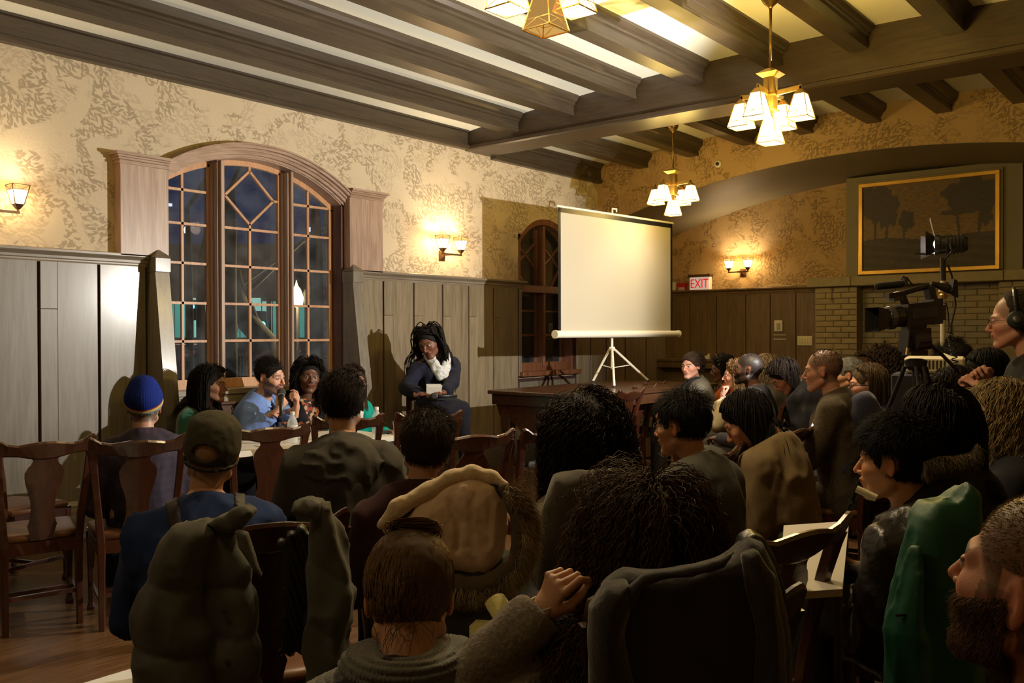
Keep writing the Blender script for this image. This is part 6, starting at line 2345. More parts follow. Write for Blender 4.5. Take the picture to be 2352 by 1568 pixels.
def collar(s, mat, r=.014, rad=.068, rise=.035, h=None, name='collar', back=.0):
    """folded collar standing round the neck"""
    ax = unit(s.base - s.Nk)
    c = s.Nk + ax * .035
    rr, ff, u = s.B
    pts = [c + rr * math.cos(a) * rad + ff * (math.sin(a) * rad * .95 + .004) + A_([0, 0, -.035 * max(math.sin(a), 0)]) for a in np.linspace(math.pi * .62 - math.pi, math.pi * 1.38, 15)] if False else \
          [c + rr * math.cos(a) * rad + ff * (math.sin(a) * rad * .95 + .004) + A_([0, 0, -.045 * max(math.sin(a), 0) + back * max(-math.sin(a), 0)]) for a in np.linspace(math.pi * .60, math.pi * 2.40, 17)]
    def fn(P):
        d = None
        for i in range(len(pts) - 1):
            a_, b_ = pts[i], pts[i + 1]
            o_ = unit(((a_ + b_) / 2 - c) * A_([1, 1, 0])) * .016 - A_([0, 0, rise])
            e = np.minimum(cone(P, a_, b_, r * .6, r * .6), cone(P, (a_ + o_), (b_ + o_), r * .75, r * .75))
            m_ = (a_ + b_) / 2 + o_ / 2
            e = smin(e, ecap(P, a_ + o_ * .5, b_ + o_ * .5, (r * .55, rise * .62), (r * .55, rise * .62), unit((m_ - c) * A_([1, 1, 0]))), .006)
            d = e if d is None else smin(d, e, .008)
        return d
    a, b = s.bounds(pts, .06)
    V, Q = iso2(fn, a, b, h or max(.006, s.vox * .6), 3)
    return np_mesh(name, V, Q, mat, s.root)


def hood_back(s, mat, size=1.0, h=None):
    rr, ff, u = s.B
    c = s.Nk + A_([0, 0, -.03]) - ff * .06
    def fn(P):
        d = ell(P, c + A_([0, 0, -.03]), A_([.15, .085, .085]) * size, s.B)
        d = smin(d, ecap(P, c + rr * .10 + A_([0, 0, .02]) + ff * .06, c - ff * .035 + A_([0, 0, .045]), (.03, .03), (.035, .03), rr), .04)
        d = smin(d, ecap(P, c - rr * .10 + A_([0, 0, .02]) + ff * .06, c - ff * .035 + A_([0, 0, .045]), (.03, .03), (.035, .03), rr), .04)
        d = smin(d, ell(P, c - ff * .05 - A_([0, 0, .10]), A_([.09, .04, .07]) * size, s.B), .05)
        d = d + .018 * (np.abs(vnoise(P * A_([1, 1, 1.3], f32), 16)) ** .7 - .45)
        return d
    V, Q = iso2(fn, c - .26 * size, c + .24 * size, h or s.vox, 3)
    return np_mesh('hood', V, Q, mat, s.root)


def pattern_mat(name, cols, scale=30, kind='voronoi', rough=.85):
    m, nt, b = nmat('cloth_' + name)
    tc = N(nt, 'ShaderNodeTexCoord')
    if kind == 'voronoi':
        v = N(nt, 'ShaderNodeTexVoronoi', ins={'Vector': tc.outputs['Object'], 'Scale': scale})
        sp = N(nt, 'ShaderNodeSeparateXYZ', ins={0: v.outputs['Color']})
        f = sp.outputs[0]
        c = ramp(nt, f, [(i / len(cols), c_) for i, c_ in enumerate(cols)])
        nt.nodes[-1].color_ramp.interpolation = 'CONSTANT'
        for n_ in nt.nodes:
            if n_.bl_idname == 'ShaderNodeValToRGB': n_.color_ramp.interpolation = 'CONSTANT'
    elif kind == 'noise':
        v = N(nt, 'ShaderNodeTexNoise', ins={'Vector': tc.outputs['Object'], 'Scale': scale, 'Detail': 3.0, 'Distortion': 1.5})
        c = ramp(nt, v.outputs[0], [(.3 + .4 * i / (len(cols) - 1), c_) for i, c_ in enumerate(cols)])
    elif kind == 'plaid':
        ws = []
        for rot in (0.0, 1.5708):
            mp = N(nt, 'ShaderNodeMapping', ins={'Vector': tc.outputs['Object'], 'Rotation': (0, rot, .5)})
            w = N(nt, 'ShaderNodeTexWave', ins={'Vector': mp.outputs[0], 'Scale': scale, 'Distortion': .3})
            ws.append(w.outputs[0])
        mx = N(nt, 'ShaderNodeMath', operation='ADD', ins={0: ws[0], 1: ws[1]})
        hf = N(nt, 'ShaderNodeMath', operation='MULTIPLY', ins={0: mx.outputs[0], 1: .5})
        c = ramp(nt, hf.outputs[0], [(i / (len(cols) - 1), c_) for i, c_ in enumerate(cols)])
    nt.links.new(c, b.inputs['Base Color'])
    b.inputs['Roughness'].default_value = rough
    return m


def sit(s, label, fwd=.09):
    q = s.P + s.B[1] * fwd
    return chair(q[0], q[1], s.baz, label)


def stool(s, label):
    q = s.P + s.B[1] * .04
    hz = s.P[2] - .085
    r = thing('wooden_stool', (q[0], q[1], 0), label, 'stool')
    MB().lathe([(0, hz - .03), (.17, hz - .03), (.18, hz - .015), (.17, hz), (0, hz)], (q[0], q[1], 0), 20).build('seat', CHW, r)
    for k in range(4):
        a = math.radians(s.baz + 45 + 90 * k); d = A_([math.cos(a), math.sin(a), 0])
        MB().tube([A_([q[0], q[1], hz - .03]) + d * .11, A_([q[0], q[1], 0]) + d * .17], .014, 8).build('leg', CHW, r)
    return r


def curly_mass(s, colr, n=1500, ln=.30, vol=.09, curl=.010, turns=6, r=.0016, k=34, th=.03, grav=.35, cut=None, core=True, recede=0.0, part=0.0, lift=1.0, var=.35, spread=1.0, yc=.02):
    """big curly hair: soft inner mass plus many coiled strands"""
    if core:
        s.hair_cap(colr, th, low=.01, recede=recede, amp=.006)
    P0 = sample_scalp(n, s.rng, .006, recede)
    nr = P0 - A_([0, -.020, .030]); nr /= np.linalg.norm(nr, axis=1, keepdims=True)
    g = -s.R @ A_([0, 0, 1.])
    D0 = A_([0, -.3, 0]) + g * .6 + np.sign(P0[:, :1] - part) * A_([.6, 0, 0]) * spread + s.rng.normal(size=P0.shape) * .3
    D0 = D0 - nr * (D0 * nr).sum(1, keepdims=True) + nr * lift * .35
    D0 /= np.linalg.norm(D0, axis=1, keepdims=True)
    S_ = []
    grp = 5
    for i in range(grp):
        m = slice(i * n // grp, (i + 1) * n // grp)
        S_.append(grow(P0[m], D0[m], k, ln * (.7 + .3 * i / grp) / (k - 1), grav * 10.0 / k, 1, s.rng, s.cols(), noise=.05, gdir=g, off=.004 + vol * (i + .5) / grp))
    S_ = face_clear(np.concatenate(S_), yc)
    S_ = helix(S_, curl, turns, s.rng, .2)
    s.strands(S_, np.linspace(r, r * .6, k)[None, :], colr, var=var)
    return S_
# ================================================================== the people
random.seed(3)
FAIR, TAN, BROWN, DEEP = (.52, .30, .215), (.40, .215, .13), (.20, .095, .050), (.095, .042, .022)
BLK, DKBR, MEDBR = (.010, .008, .007), (.028, .016, .010), (.075, .042, .020)
DENIM = cloth('denim', (.035, .055, .11)); DARKTROU = cloth('dark_trousers', (.018, .017, .020))
GREYTROU = cloth('grey_trousers', (.07, .065, .058))
G_PANEL = 'panel members behind the white table'
G_AUD = 'listeners seated in the audience'

# ---- panel
p = Person('woman in a dark green top at the left end of the panel', 486, 838, 6.5, -55, 4, body=-68, fem=True, hs=1.08, skin=(.27, .135, .075), seed=1, group=G_PANEL, lean=.10)
p.arm(-1); p.arm(1)
p.body(face=None) if False else p.body(bare=1)
p.top(cloth('green_velvet', (.006, .075, .050), .5, sheen=.5), th=.010, fold=.007, neck_cut=.035, vneck=(.11, .13), name='blouse', long_=.02)
p.pants(DARKTROU)
p.long_hair(BLK, n=1500, ln=.42, th=.016, vol=.030, part=.01, grav=1.0)
p.root['label'] = 'woman in a dark green top at the left end of the panel'

p = Person('man in a light blue blazer and dark tie speaking into a hand-held microphone', 622, 821, 6.45, -72, 8, roll=-4, body=-62, hs=1.06, skin=(.50, .275, .19), seed=2, group=G_PANEL, lean=.16, seat=.55)
mh = at(641, 938, 6.12); lh = at(682, 938, 6.2)
p.arm(1, mh, pole=(1.2, -.2, -1), local=False, curl=1.35, fdir=(-.55, .35, .8), back=(.5, .8, -.2), thumb=(.2, .9))
p.arm(-1, lh, pole=(-1, -.2, -1), local=False, curl=.9, fdir=(.15, .25, 1), back=(-.3, .9, -.2), thumb=(.1, 1), pinch=True)
p.body(beard=(.016, .011, .009), beard_amt=.88)
BLAZ = cloth('blue_blazer', (.13, .215, .50), .8)
p.top(BLAZ, th=.022, fold=.013, name='blazer', vneck=(.055, .24), fscale=11)
torso_shirt = cloth('pale_blue_shirt', (.20, .32, .60))
p.vox = .014
_f = p.topfn
p.top(torso_shirt, th=.006, fold=.004, name='shirt')
p.topfn = _f
collar(p, torso_shirt, r=.012, rad=.062)
rr, ff, uu = p.B
tie0 = p.Nk + ff * .085 + A_([0, 0, -.03])
mbt = MB(); mbt.tube([tie0, tie0 + ff * .045 - A_([0, 0, .07]), tie0 + ff * .062 - A_([0, 0, .20]), tie0 + ff * .06 - A_([0, 0, .36])], [.018, .020, .026, .030], 8)
mbt.build('necktie', cloth('navy_tie', (.02, .022, .045), .5), p.root, smooth=True)
p.pants(DARKTROU)
p.short_hair(BLK, ln=.042, lift=.30, comb=A_([0, -.5, .6]), th=.005, sides=.3)
MB().tube([mh + (lh - mh) * .0 + A_([math.cos(a), math.sin(a), 0]) * .034 - A_([0, 0, .03]) for a in np.linspace(0, 6.283, 14)], .004, 6).build('bracelet', cloth('red_thread', (.5, .03, .02)), p.root)
mic = thing('microphone', mh, 'black hand-held microphone held at the mouth by the man in blue', 'microphone', 'hand-held microphones')
def make_mic(root, base, dirn, s=1.0):
    d = unit(dirn)
    MB().tube([base - d * .10, base + d * .03, base + d * .075], [.011 * s, .013 * s, .017 * s], 14).build('handle', BLACKM, root, smooth=True)
    MB().tube([base + d * .075, base + d * .079], [.021 * s, .021 * s], 16).build('ring', plain('mic_ring', (.5, .5, .5), .3, metal=.8), root)
    MB().lathe([(0, -.002), (.020 * s, 0), (.026 * s, .018), (.026 * s, .034), (.020 * s, .048), (.010 * s, .055), (0, .056)], base + d * .078, 16, axis=d).build('grille', plain('mic_grille', (.03, .03, .03), .55, bump=.6, scale=600), root, smooth=True)
mc = at(646, 929, 6.08)
make_mic(mic, mc, at(646, 900, 6.15) - mc, 1.15)
MB().tube([mc - unit(at(646, 900, 6.15) - mc) * .09, at(652, 975, 6.1), at(657, 1010, 6.1)], .0035, 6).build('cord', BLACKR, mic)

p = Person('woman in a black vest over an orange patterned blouse beside the man in blue', 709, 823, 7.1, -116, 2, roll=5, body=-100, fem=True, hs=1.10, skin=(.12, .052, .028), seed=3, group=G_PANEL, lean=.08)
p.arm(-1, (-.05, .30, .14), curl=.5); p.arm(1, (.10, .26, .20), curl=.6)
p.body(bare=None)
FLOR = pattern_mat('orange_black_print', [(.015, .010, .012), (.40, .10, .03), (.02, .012, .014), (.45, .30, .18), (.25, .04, .03), (.02, .012, .014)], 42)
p.top(FLOR, th=.012, fold=.010, name='blouse', neck_cut=.05)
_a = p.arms; p.arms = [None, None]; p.top(cloth('black_vest', (.012, .013, .018)), th=.024, fold=.008, name='vest', vneck=(.075, .34), neck_cut=.05); p.arms = _a
p.pants(cloth('black_skirt', (.012, .012, .014)), skirt=True)
p.long_hair(BLK, n=800, ln=.30, curl=.010, turns=4, k=24, r=.0034, th=.014, vol=.035, part=.02, grav=.9)
for sd in (-1, 1):
    MB().lathe([(0, 0), (.008, .004), (.010, .012), (.006, .02), (.010, .03), (.005, .045), (0, .046)], p.loc(sd * .083, 0, -.095), 10).build('earring', plain('gold_earring', (.8, .55, .2), .25, metal=1), p.root)

p = Person('woman in a teal jacket at the right end of the panel', 812, 838, 7.35, -95, 5, roll=-10, body=-95, fem=True, hs=1.10, skin=(.30, .16, .10), seed=4, group=G_PANEL, lean=.05)
p.arm(-1, (-.22, .28, .10)); p.arm(1, (.20, .28, .10))
p.body()
p.top(cloth('teal_jacket', (.0, .30, .24), .7), th=.022, fold=.016, name='jacket', vneck=(.06, .28))
p.vox = .016; _f = p.topfn; p.top(cloth('white_top', (.6, .6, .58)), th=.008, fold=.004, name='white_top')
p.pants(DENIM)
p.long_hair((.035, .020, .014), n=900, ln=.26, th=.018, vol=.022, part=.02, grav=1.0)

# ---- woman on the tall chair
p = Person('woman with long dreadlocks and a pale scarf on a tall chair', 985, 742, 8.05, -160, 26, roll=-12, body=-118, fem=True, hs=1.16, skin=(.15, .062, .034), seed=5, seat=.80, lean=.03, width=1.08, top_thick=.03)
p.ank = [A_([k[0], k[1], .33]) + p.B[1] * .06 for k in p.knee]
h1, h2 = at(966, 905, 7.72), at(1018, 905, 7.72)
p.arm(1, h1, pole=(1.2, -.3, -.9), local=False, curl=.6, fdir=(-1, .5, .1), back=(0, .5, 1), thumb=(.3, .5))
p.arm(-1, h2, pole=(-1.2, -.3, -.9), local=False, curl=.9, fdir=(1, .5, .1), back=(0, .5, 1), thumb=(.3, .7))
p.body()
NAVY = cloth('navy_sweater', (.010, .011, .024))
p.top(NAVY, th=.022, fold=.013, name='sweater', long_=.06, neck_cut=.045)
p.pants(cloth('navy_skirt', (.013, .013, .022)), skirt=True)
scarf(p, pattern_mat('pale_scarf', [(.05, .06, .10), (.55, .58, .66), (.65, .66, .70), (.30, .40, .30), (.70, .52, .52), (.6, .6, .64)], 14, 'noise'), r=.030, drop=.15, wid=.080, zo=.045, loops=2, droop=.03, front=.035)
p.long_hair(BLK, n=150, ln=.38, k=16, r=.0062, th=.020, vol=.040, noise=.05, part=0.0, lift=1.0, name='dreadlocks', grav=.9)
P0 = sample_scalp(40, p.rng, .02); P0 = P0[P0[:, 2] > .08]
tc_ = thing('tall_chair', p.P * A_([1, 1, 0]), 'tall dark chair under the woman with dreadlocks', 'chair')
def tcp(x, y, z): return p.P * A_([1, 1, 0]) + p.B.T @ A_([x, y, 0]) + A_([0, 0, z])
q = [tcp(*v) for v in ((-.21, -.16, .66), (.21, -.16, .66), (.22, .24, .66), (-.22, .24, .66), (-.21, -.16, .705), (.21, -.16, .705), (.22, .24, .705), (-.22, .24, .705))]
MB().hexa(q).build('seat', TABW, tc_)
MB().hexa([v + A_([0, 0, .045]) for v in q[:4]] + [v + A_([0, 0, .028]) for v in q[4:]]).build('seat_pad', cloth('red_pad', (.30, .02, .02)), tc_)
for sx in (-.20, .20):
    MB().bar(tcp(sx, -.17, 0), tcp(sx, -.20, 1.14), .034, .034).build('leg', TABW, tc_)
    MB().bar(tcp(sx, .22, 0), tcp(sx, .22, .67), .034, .034).build('leg', TABW, tc_)
MB().bar(tcp(-.20, -.20, 1.08), tcp(.20, -.20, 1.08), .03, .12).build('top_rail', TABW, tc_)
MB().bar(tcp(-.20, -.19, .85), tcp(.20, -.19, .85), .02, .04).build('back_rail', TABW, tc_)
MB().bar(tcp(-.20, .21, .27), tcp(.20, .21, .27), .03, .03).build('foot_rail', TABW, tc_)
hm = (h1 + h2) / 2
for k, (dz, rot) in enumerate(((0.0, 0), (.012, .14), (.024, -.05))):
    c = hm + A_([-.005, -.03, .02 + dz]); vx_ = unit(h2 - h1); vz_ = unit(A_([-.25, -.25, .93])); 
    a_ = c - vx_ * .065; b__ = c + vx_ * .065
    n_ = unit(np.cross(vx_, vz_)) * .001
    up_ = vz_ * .05 + vx_ * rot * .05
    tag(MB().hexa([a_ - up_ - n_, b__ - up_ - n_, b__ - up_ + n_, a_ - up_ + n_, a_ + up_ - n_, b__ + up_ - n_, b__ + up_ + n_, a_ + up_ + n_]).build('note_card', WHITE, None), ['front', 'middle', 'rear'][k] + ' white note card in the hands of the woman on the tall chair', 'card', 'note cards held by the woman on the tall chair')
mic = thing('microphone', h2, 'black microphone lying under the cards in the hands of the woman on the tall chair', 'microphone', 'hand-held microphones')
make_mic(mic, h2 + A_([.0, -.03, -.015]), unit(h1 - h2) + A_([0, -.3, 0]), 1.1)

# ---- audience seen from behind, left block
p = Person('man in a royal blue knitted hat with a grey band and a plaid shirt', 330, 868, 4.72, 58, 0, body=66, hs=1.02, skin=(.42, .23, .15), seed=6, top_thick=.03, group=G_AUD, neckf=.01)
p.arm(-1); p.arm(1); p.body(scalp=((.05, .03, .02), .8))
p.top(pattern_mat('plaid_flannel', [(.006, .007, .020), (.022, .007, .016), (.006, .010, .035), (.045, .010, .02)], 9, 'plaid'), th=.018, fold=.012, name='plaid_shirt')
collar(p, pattern_mat('plaid_collar', [(.012, .015, .045), (.06, .015, .035)], 9, 'plaid'), rad=.066)
p.pants(cloth('black_jeans', (.012, .012, .016)))
def beanie(P):
    d = ell(P, (0, -.022, .046), (.094, .116, .100))
    d = smin(d, ell(P, (.0, -.045, .125), (.05, .055, .035)), .05)
    plane = P[:, 2] - (-.022 + .55 * (P[:, 1] + .02))
    d = smax(d, -plane, .006)
    band = np.where((plane > 0) & (plane < .045), .004, 0)
    return d - band - .0012 * np.sin(np.arctan2(P[:, 0], P[:, 1] + .02) * 60)
def bcol(V):
    pl = V[:, 2] - (-.022 + .55 * (V[:, 1] + .02))
    c = np.tile(A_([.010, .022, .17]), (len(V), 1))
    c[pl < .062] = (.50, .10, .02); c[pl < .055] = (.60, .45, .06) ; c[pl < .047] = (.26, .25, .22)
    a = np.arctan2(V[:, 0], -(V[:, 1] + .02))
    blk = (pl < .036) & (pl > .010) & (np.sin(a * 26) > -.1) & (np.abs(a) < 1.2) & (np.sin(a * 11 + pl * 160) > -.3)
    c[blk] = (.02, .02, .03)
    return c
headpiece(p, 'knit_hat', beanie, (-.13, -.17, -.13), (.13, .13, .19), .0045, vcol_mat('hat_wool', .95, .1, bump=.4, bscale=260), bcol)
p.short_hair(DKBR, n=300, th=.006, ln=.02)

p = Person('man in an olive cap, blue shirt and dark suspenders seen from behind', 486, 945, 3.0, 52, -4, roll=-8, body=62, hs=1.05, skin=(.46, .235, .135), seed=7, top_thick=.016, width=1.12, bulk=.02, group=G_AUD)
p.arm(-1); p.arm(1); p.body(scalp=((.16, .12, .085), .45))
p.top(cloth('blue_shirt', (.014, .030, .110), .85), th=.014, fold=.014, name='blue_shirt', neck_cut=.05)
rr, ff, uu = [v.astype(f32) for v in p.B]
SUSP = plain('brown_suspender', (.018, .010, .007), .6)
for sd in (-1, 1):
    def cnd(P, sd=sd):
        l = (P - p.Nk) @ rr; z = P[:, 2] - p.Nk[2]
        return np.abs(l - sd * (.085 + .12 * np.clip(z + .12, -.3, .2))) - .020
    torso_band(p, 'suspender', SUSP, cnd, .005, h=.007)
p.pants(cloth('dark_work_trousers', (.02, .02, .025)))
def capf(P):
    d = ell(P, (0, -.018, .036), (.088, .112, .098))
    d = smin(d, ell(P, (0, -.02, .09), (.075, .09, .045)), .03)
    plane = P[:, 2] - (-.008 + .16 * (P[:, 1]))
    d = smax(d, -plane, .005)
    hole = ell(P, (-.012, -.125, .022), (.042, .05, .026))
    d = smax(d, -hole, .003)
    strap = np.maximum(np.abs(ell(P, (0, -.018, .020), (.0875, .112, .100))) - .0035, np.abs(P[:, 2] - (-.014 + .16 * P[:, 1])) - .008)
    d = np.minimum(d, strap)
    brim = np.maximum(ell(P, (0, .115, .012), (.070, .085, .05)), np.abs(P[:, 2] - (.015 - .25 * (P[:, 1] - .09))) - .003)
    return np.minimum(d, brim) + .0015 * vnoise(P, 60)
headpiece(p, 'cap', capf, (-.12, -.16, -.06), (.12, .22, .17), .0045, plain('olive_cap_cloth', (.042, .036, .020), .9, noise=.1, scale=40, bump=.3))
MB().lathe([(0, 0), (.006, 0), (.006, .006), (0, .006)], p.loc(.03, -.128, -.03), 10).build('cap_button', SUSP, p.root)

p = Person('man with short dark hair in a grey-brown hooded jacket, back to the camera', 787, 846, 3.72, 47, 0, body=52, hs=1.06, skin=(.42, .22, .12), seed=8, top_thick=.016, width=.98, group=G_AUD)
p.arm(-1, (-.20, .34, .10)); p.arm(1, (.20, .34, .10)); p.body()
HOODC = cloth('grey_brown_hoodie', (.046, .041, .034))
p.top(HOODC, th=.022, fold=.018, name='hooded_jacket', fscale=8, neck_cut=.05)
hood_back(p, HOODC, 1.12, .009)
p.pants(DARKTROU)
p.short_hair((.014, .009, .007), ln=.03, n=2600, lift=.22, comb=A_([0, -.5, .4]), th=.012)
stool(p, 'low wooden stool under the man in the grey-brown hooded jacket')

p = Person('man with short brown hair in a dark maroon sweater, back to the camera', 978, 934, 3.28, 44, 2, roll=-6, body=50, hs=1.05, skin=(.42, .21, .12), seed=9, top_thick=.020, width=1.08, group=G_AUD, lean=.0)
p.arm(-1); p.arm(1); p.body()
MAROON = cloth('maroon_sweater', (.032, .010, .012))
p.top(MAROON, th=.022, fold=.013, name='maroon_sweater', neck_cut=.05)
hood_back(p, MAROON, .80, .009)
p.pants(DARKTROU)
p.short_hair((.028, .017, .010), ln=.036, n=2600, lift=.35, comb=A_([.2, -.4, .3]), th=.016)
stool(p, 'low wooden stool under the man in maroon')

p = Person('woman with a great mass of dark curls in a pale grey blazer', 1335, 880, 2.95, 72, 6, body=55, fem=True, hs=1.10, skin=(.20, .085, .045), seed=10, top_thick=.06, width=1.12, group=G_AUD)
p.arm(-1, (-.2, .32, .12)); p.arm(1); p.body(bare=1)
PALEBZ = cloth('pale_grey_blazer', (.27, .235, .185))
p.top(PALEBZ, th=.020, fold=.008, name='pale_blazer', neck_cut=.05)
collar(p, PALEBZ, r=.014, rad=.075, rise=.05)
p.pants(DARKTROU)
curly_mass(p, (.014, .008, .006), n=3200, ln=.34, vol=.034, curl=.0065, turns=8, k=34, th=.028, grav=.9, r=.0014, lift=.4, part=-.02)
stool(p, 'low wooden stool under the woman in the pale blazer')

p = Person('man with black hair and thin glasses in a dark grey jacket, looking left', 1563, 893, 3.55, 92, 6, body=80, hs=1.03, skin=(.40, .20, .105), seed=11, top_thick=.022, group=G_AUD)
p.arm(-1); p.arm(1); p.body()
DG = cloth('dark_grey_jacket', (.050, .045, .034))
p.top(DG, th=.022, fold=.010, name='grey_jacket', neck_cut=.055)
collar(p, DG, r=.014, rad=.068, rise=.045)
p.pants(GREYTROU)
p.short_hair((.011, .009, .008), n=3000, ln=.045, lift=.30, comb=A_([0, .1, .2]), th=.009, r=.0012, k=7, sides=.4)
glasses(p, m=WIRE)
stool(p, 'low wooden stool under the black-haired man in glasses')

# ---- foreground
p = Person('woman with a messy brown bun and a thick grey knitted scarf in the foreground', 940, 1215, 1.88, 44, 24, body=50, fem=True, hs=1.10, skin=(.50, .26, .15), seed=12, top_thick=.014, group=G_AUD, seat=.47, lean=.12, neckf=.0)
p.arm(-1); p.arm(1); p.body(hv=.0034, bare=1)
p.top(cloth('plum_coat', (.030, .018, .024)), th=.022, fold=.010, name='plum_coat')
p.pants(DARKTROU)
S0 = sample_scalp(3200, p.rng, .008)
bun = A_([.006, -.040, .112])
D0 = bun - S0; dist = np.linalg.norm(D0, axis=1, keepdims=True); D0 /= dist
nr = S0 - HEADCOL[0]; nr /= np.linalg.norm(nr, axis=1, keepdims=True)
tt = np.linspace(0, 1, 12)[None, :, None]
mid_ = S0 + (bun - S0) * .5
path = S0[:, None] * (1 - tt) + bun * tt
path = push_out(path, [HEADCOL], .010) + .0025 * np.sin(tt * 9 + p.rng.uniform(0, 6, (len(S0), 1, 1)))
p.hair_cap((.09, .052, .025), .012)
p.strands(path, np.full((1, 12), .0011), (.17, .10, .045), 'swept_hair', .4)
a0 = p.rng.uniform(0, 6.283, (420, 1)); ph = p.rng.uniform(-1.2, 1.2, (420, 1)); tt = np.linspace(0, 1, 16)[None, :]
aa = a0 + tt * p.rng.uniform(1.5, 4, (420, 1)); rad = .021 + .009 * p.rng.normal(size=(420, 1)) * .6 + .006 * np.sin(tt * 7 + a0)
bs = np.stack([rad * np.cos(aa), rad * np.sin(aa) * np.cos(ph), .7 * rad * np.sin(aa) * np.sin(ph) + .012 * np.sin(ph * 3 + tt)], -1) * A_([1.5, 1.2, 1.0]) + bun + A_([0, -.004, .012])
p.strands(bs, np.full((1, 16), .0013), (.20, .12, .055), 'bun', .35)
headpiece(p, 'bun_core', lambda P: ell(P, bun + A_([0, 0, .008]), (.032, .026, .017)) + .002 * vnoise(P, 60), bun - .08, bun + .08, .005, HAIRC, (.09, .05, .02))
wi = grow(p.rng.normal(size=(36, 3)) * A_([.030, .01, .015]) + A_([0, -.09, -.06]), p.rng.normal(size=(36, 3)) * .5 + A_([0, -.6, -.5]), 8, .008, .2, 1, p.rng, [HEADCOL, NECKCOL], noise=.2)
p.strands(wi, np.linspace(.0008, .0003, 8)[None], (.09, .05, .02), 'nape_wisps')
KNIT, knt, kb = nmat('grey_knit_wool')
kb.inputs['Base Color'].default_value = (.115, .112, .105, 1); kb.inputs['Roughness'].default_value = .95; kb.inputs['Sheen Weight'].default_value = .4
def knit_bump(P):
    z = P[:, 2]; ang = np.arctan2((P[:, 1] - p.Nk[1]), (P[:, 0] - p.Nk[0]))
    rad_ = np.linalg.norm((P - p.Nk)[:, :2], axis=1)
    v = z * 1.0 + rad_ * -.62
    row = np.abs(np.sin(v * math.pi / .019))
    st = np.abs(np.sin(ang * 42 + np.where(np.sin(v * math.pi / .019 * .5) > 0, 0, 1.57) + row * .6))
    return -.0075 * row ** .6 * (.45 + .55 * st)
rr, ff, uu = p.B
Nk7 = p.Nk
def cowl(P):
    c = Nk7 + A_([0, 0, .045])
    q = P - c
    l = q @ rr.astype(f32); y = q @ ff.astype(f32); z = q[:, 2]
    rad_ = np.sqrt((l / 1.15) ** 2 + y ** 2) + 1e-6
    # a soft cone spreading from the neck over the shoulders
    prof = .080 + 1.0 * np.clip(-z, 0, .3) ** .82
    d = (rad_ - prof) * .75
    inner = prof - .030
    d = np.maximum(d, (inner - rad_) * .75)
    rim = np.sqrt((rad_ - .074) ** 2 + (z - .0) ** 2) - .027
    d = smin(d, rim, .02)
    d = smax(d, z - .024, .01)
    d = smax(d, -(z + .215 + .05 * np.sin(l * 9) + .3 * y), .01)
    d = d + .020 * vnoise(P * A_([1, 1, 1.8], f32), 9)
    return d + knit_bump(P)
V, Q = iso2(cowl, Nk7 - A_([.36, .36, .30]), Nk7 + A_([.36, .36, .13]), .0034, 2.2)
np_mesh('knit_scarf', V, Q, KNIT, p.root)
stool(p, 'low wooden stool under the woman with the bun')

p = Person('woman with long curly brown hair, hand raised beside her hair', 1476, 1084, 1.95, 52, 12, roll=-10, body=52, fem=True, hs=1.0, skin=(.55, .30, .20), seed=13, top_thick=.045, group=G_AUD, lean=.02, width=1.02)
hw = at(1247, 1400, 1.80)
p.arm(-1, hw, pole=(-.9, -.1, -1), local=False, curl=1.15, fdir=unit(at(1295, 1305, 1.78) - hw) @ np.linalg.inv(p.B) if False else p.B @ unit(at(1292, 1312, 1.78) - hw), back=(-.9, -.5, .2), thumb=(.3, .9), pinch=True)
p.arm(1); p.body(bare=1, handv=.003)
GSW = cloth('heather_grey_sweater', (.20, .17, .145), .95, noise=.25, scale=120, bump=.4)
p.top(GSW, th=.020, fold=.012, name='grey_sweater', fscale=10)
p.pants(DARKTROU)
S_ = curly_mass(p, (.060, .030, .017), n=4200, ln=.48, vol=.044, curl=.0048, turns=11, k=44, th=.020, grav=.9, r=.0011, part=.0, var=.5, spread=1.0, lift=.3)
MB().tube([hw + A_([math.cos(a), math.sin(a), .25 * math.cos(a)]) * .031 + A_([0, 0, .015]) for a in np.linspace(0, 6.283, 16)], .0018, 6).build('bracelet', CREAMP, p.root)
A8 = p

p = Person('bearded man with very short reddish hair at the right edge of the foreground', 2394, 1108, 1.16, 71, -10, body=88, hs=1.06, skin=(.50, .235, .155), seed=14, top_thick=.006, group=G_AUD, lean=.0, face=(('ear', 1.12),) and dict(ear=1.15, jaw=1.1))
p.arm(-1, (-.15, .34, .08)); p.arm(1); p.body(hv=.0028, scalp=((.075, .042, .020), .75), beard=(.050, .022, .010), beard_amt=.75)
p.top(cloth('dark_plum_shirt', (.022, .013, .018)), th=.014, fold=.008, name='dark_shirt', neck_cut=.06)
p.pants(DARKTROU)
P0 = sample_scalp(7000, p.rng, .0)
nr = P0 - HEADCOL[0]; nr /= np.linalg.norm(nr, axis=1, keepdims=True)
S_ = grow(P0, nr * .6 + A_([0, .35, -.3]), 3, .0022, .1, 1, p.rng, [], noise=.1)
p.strands(S_, np.linspace(.0005, .0002, 3)[None], (.12, .07, .03), 'cropped_hair', .3)
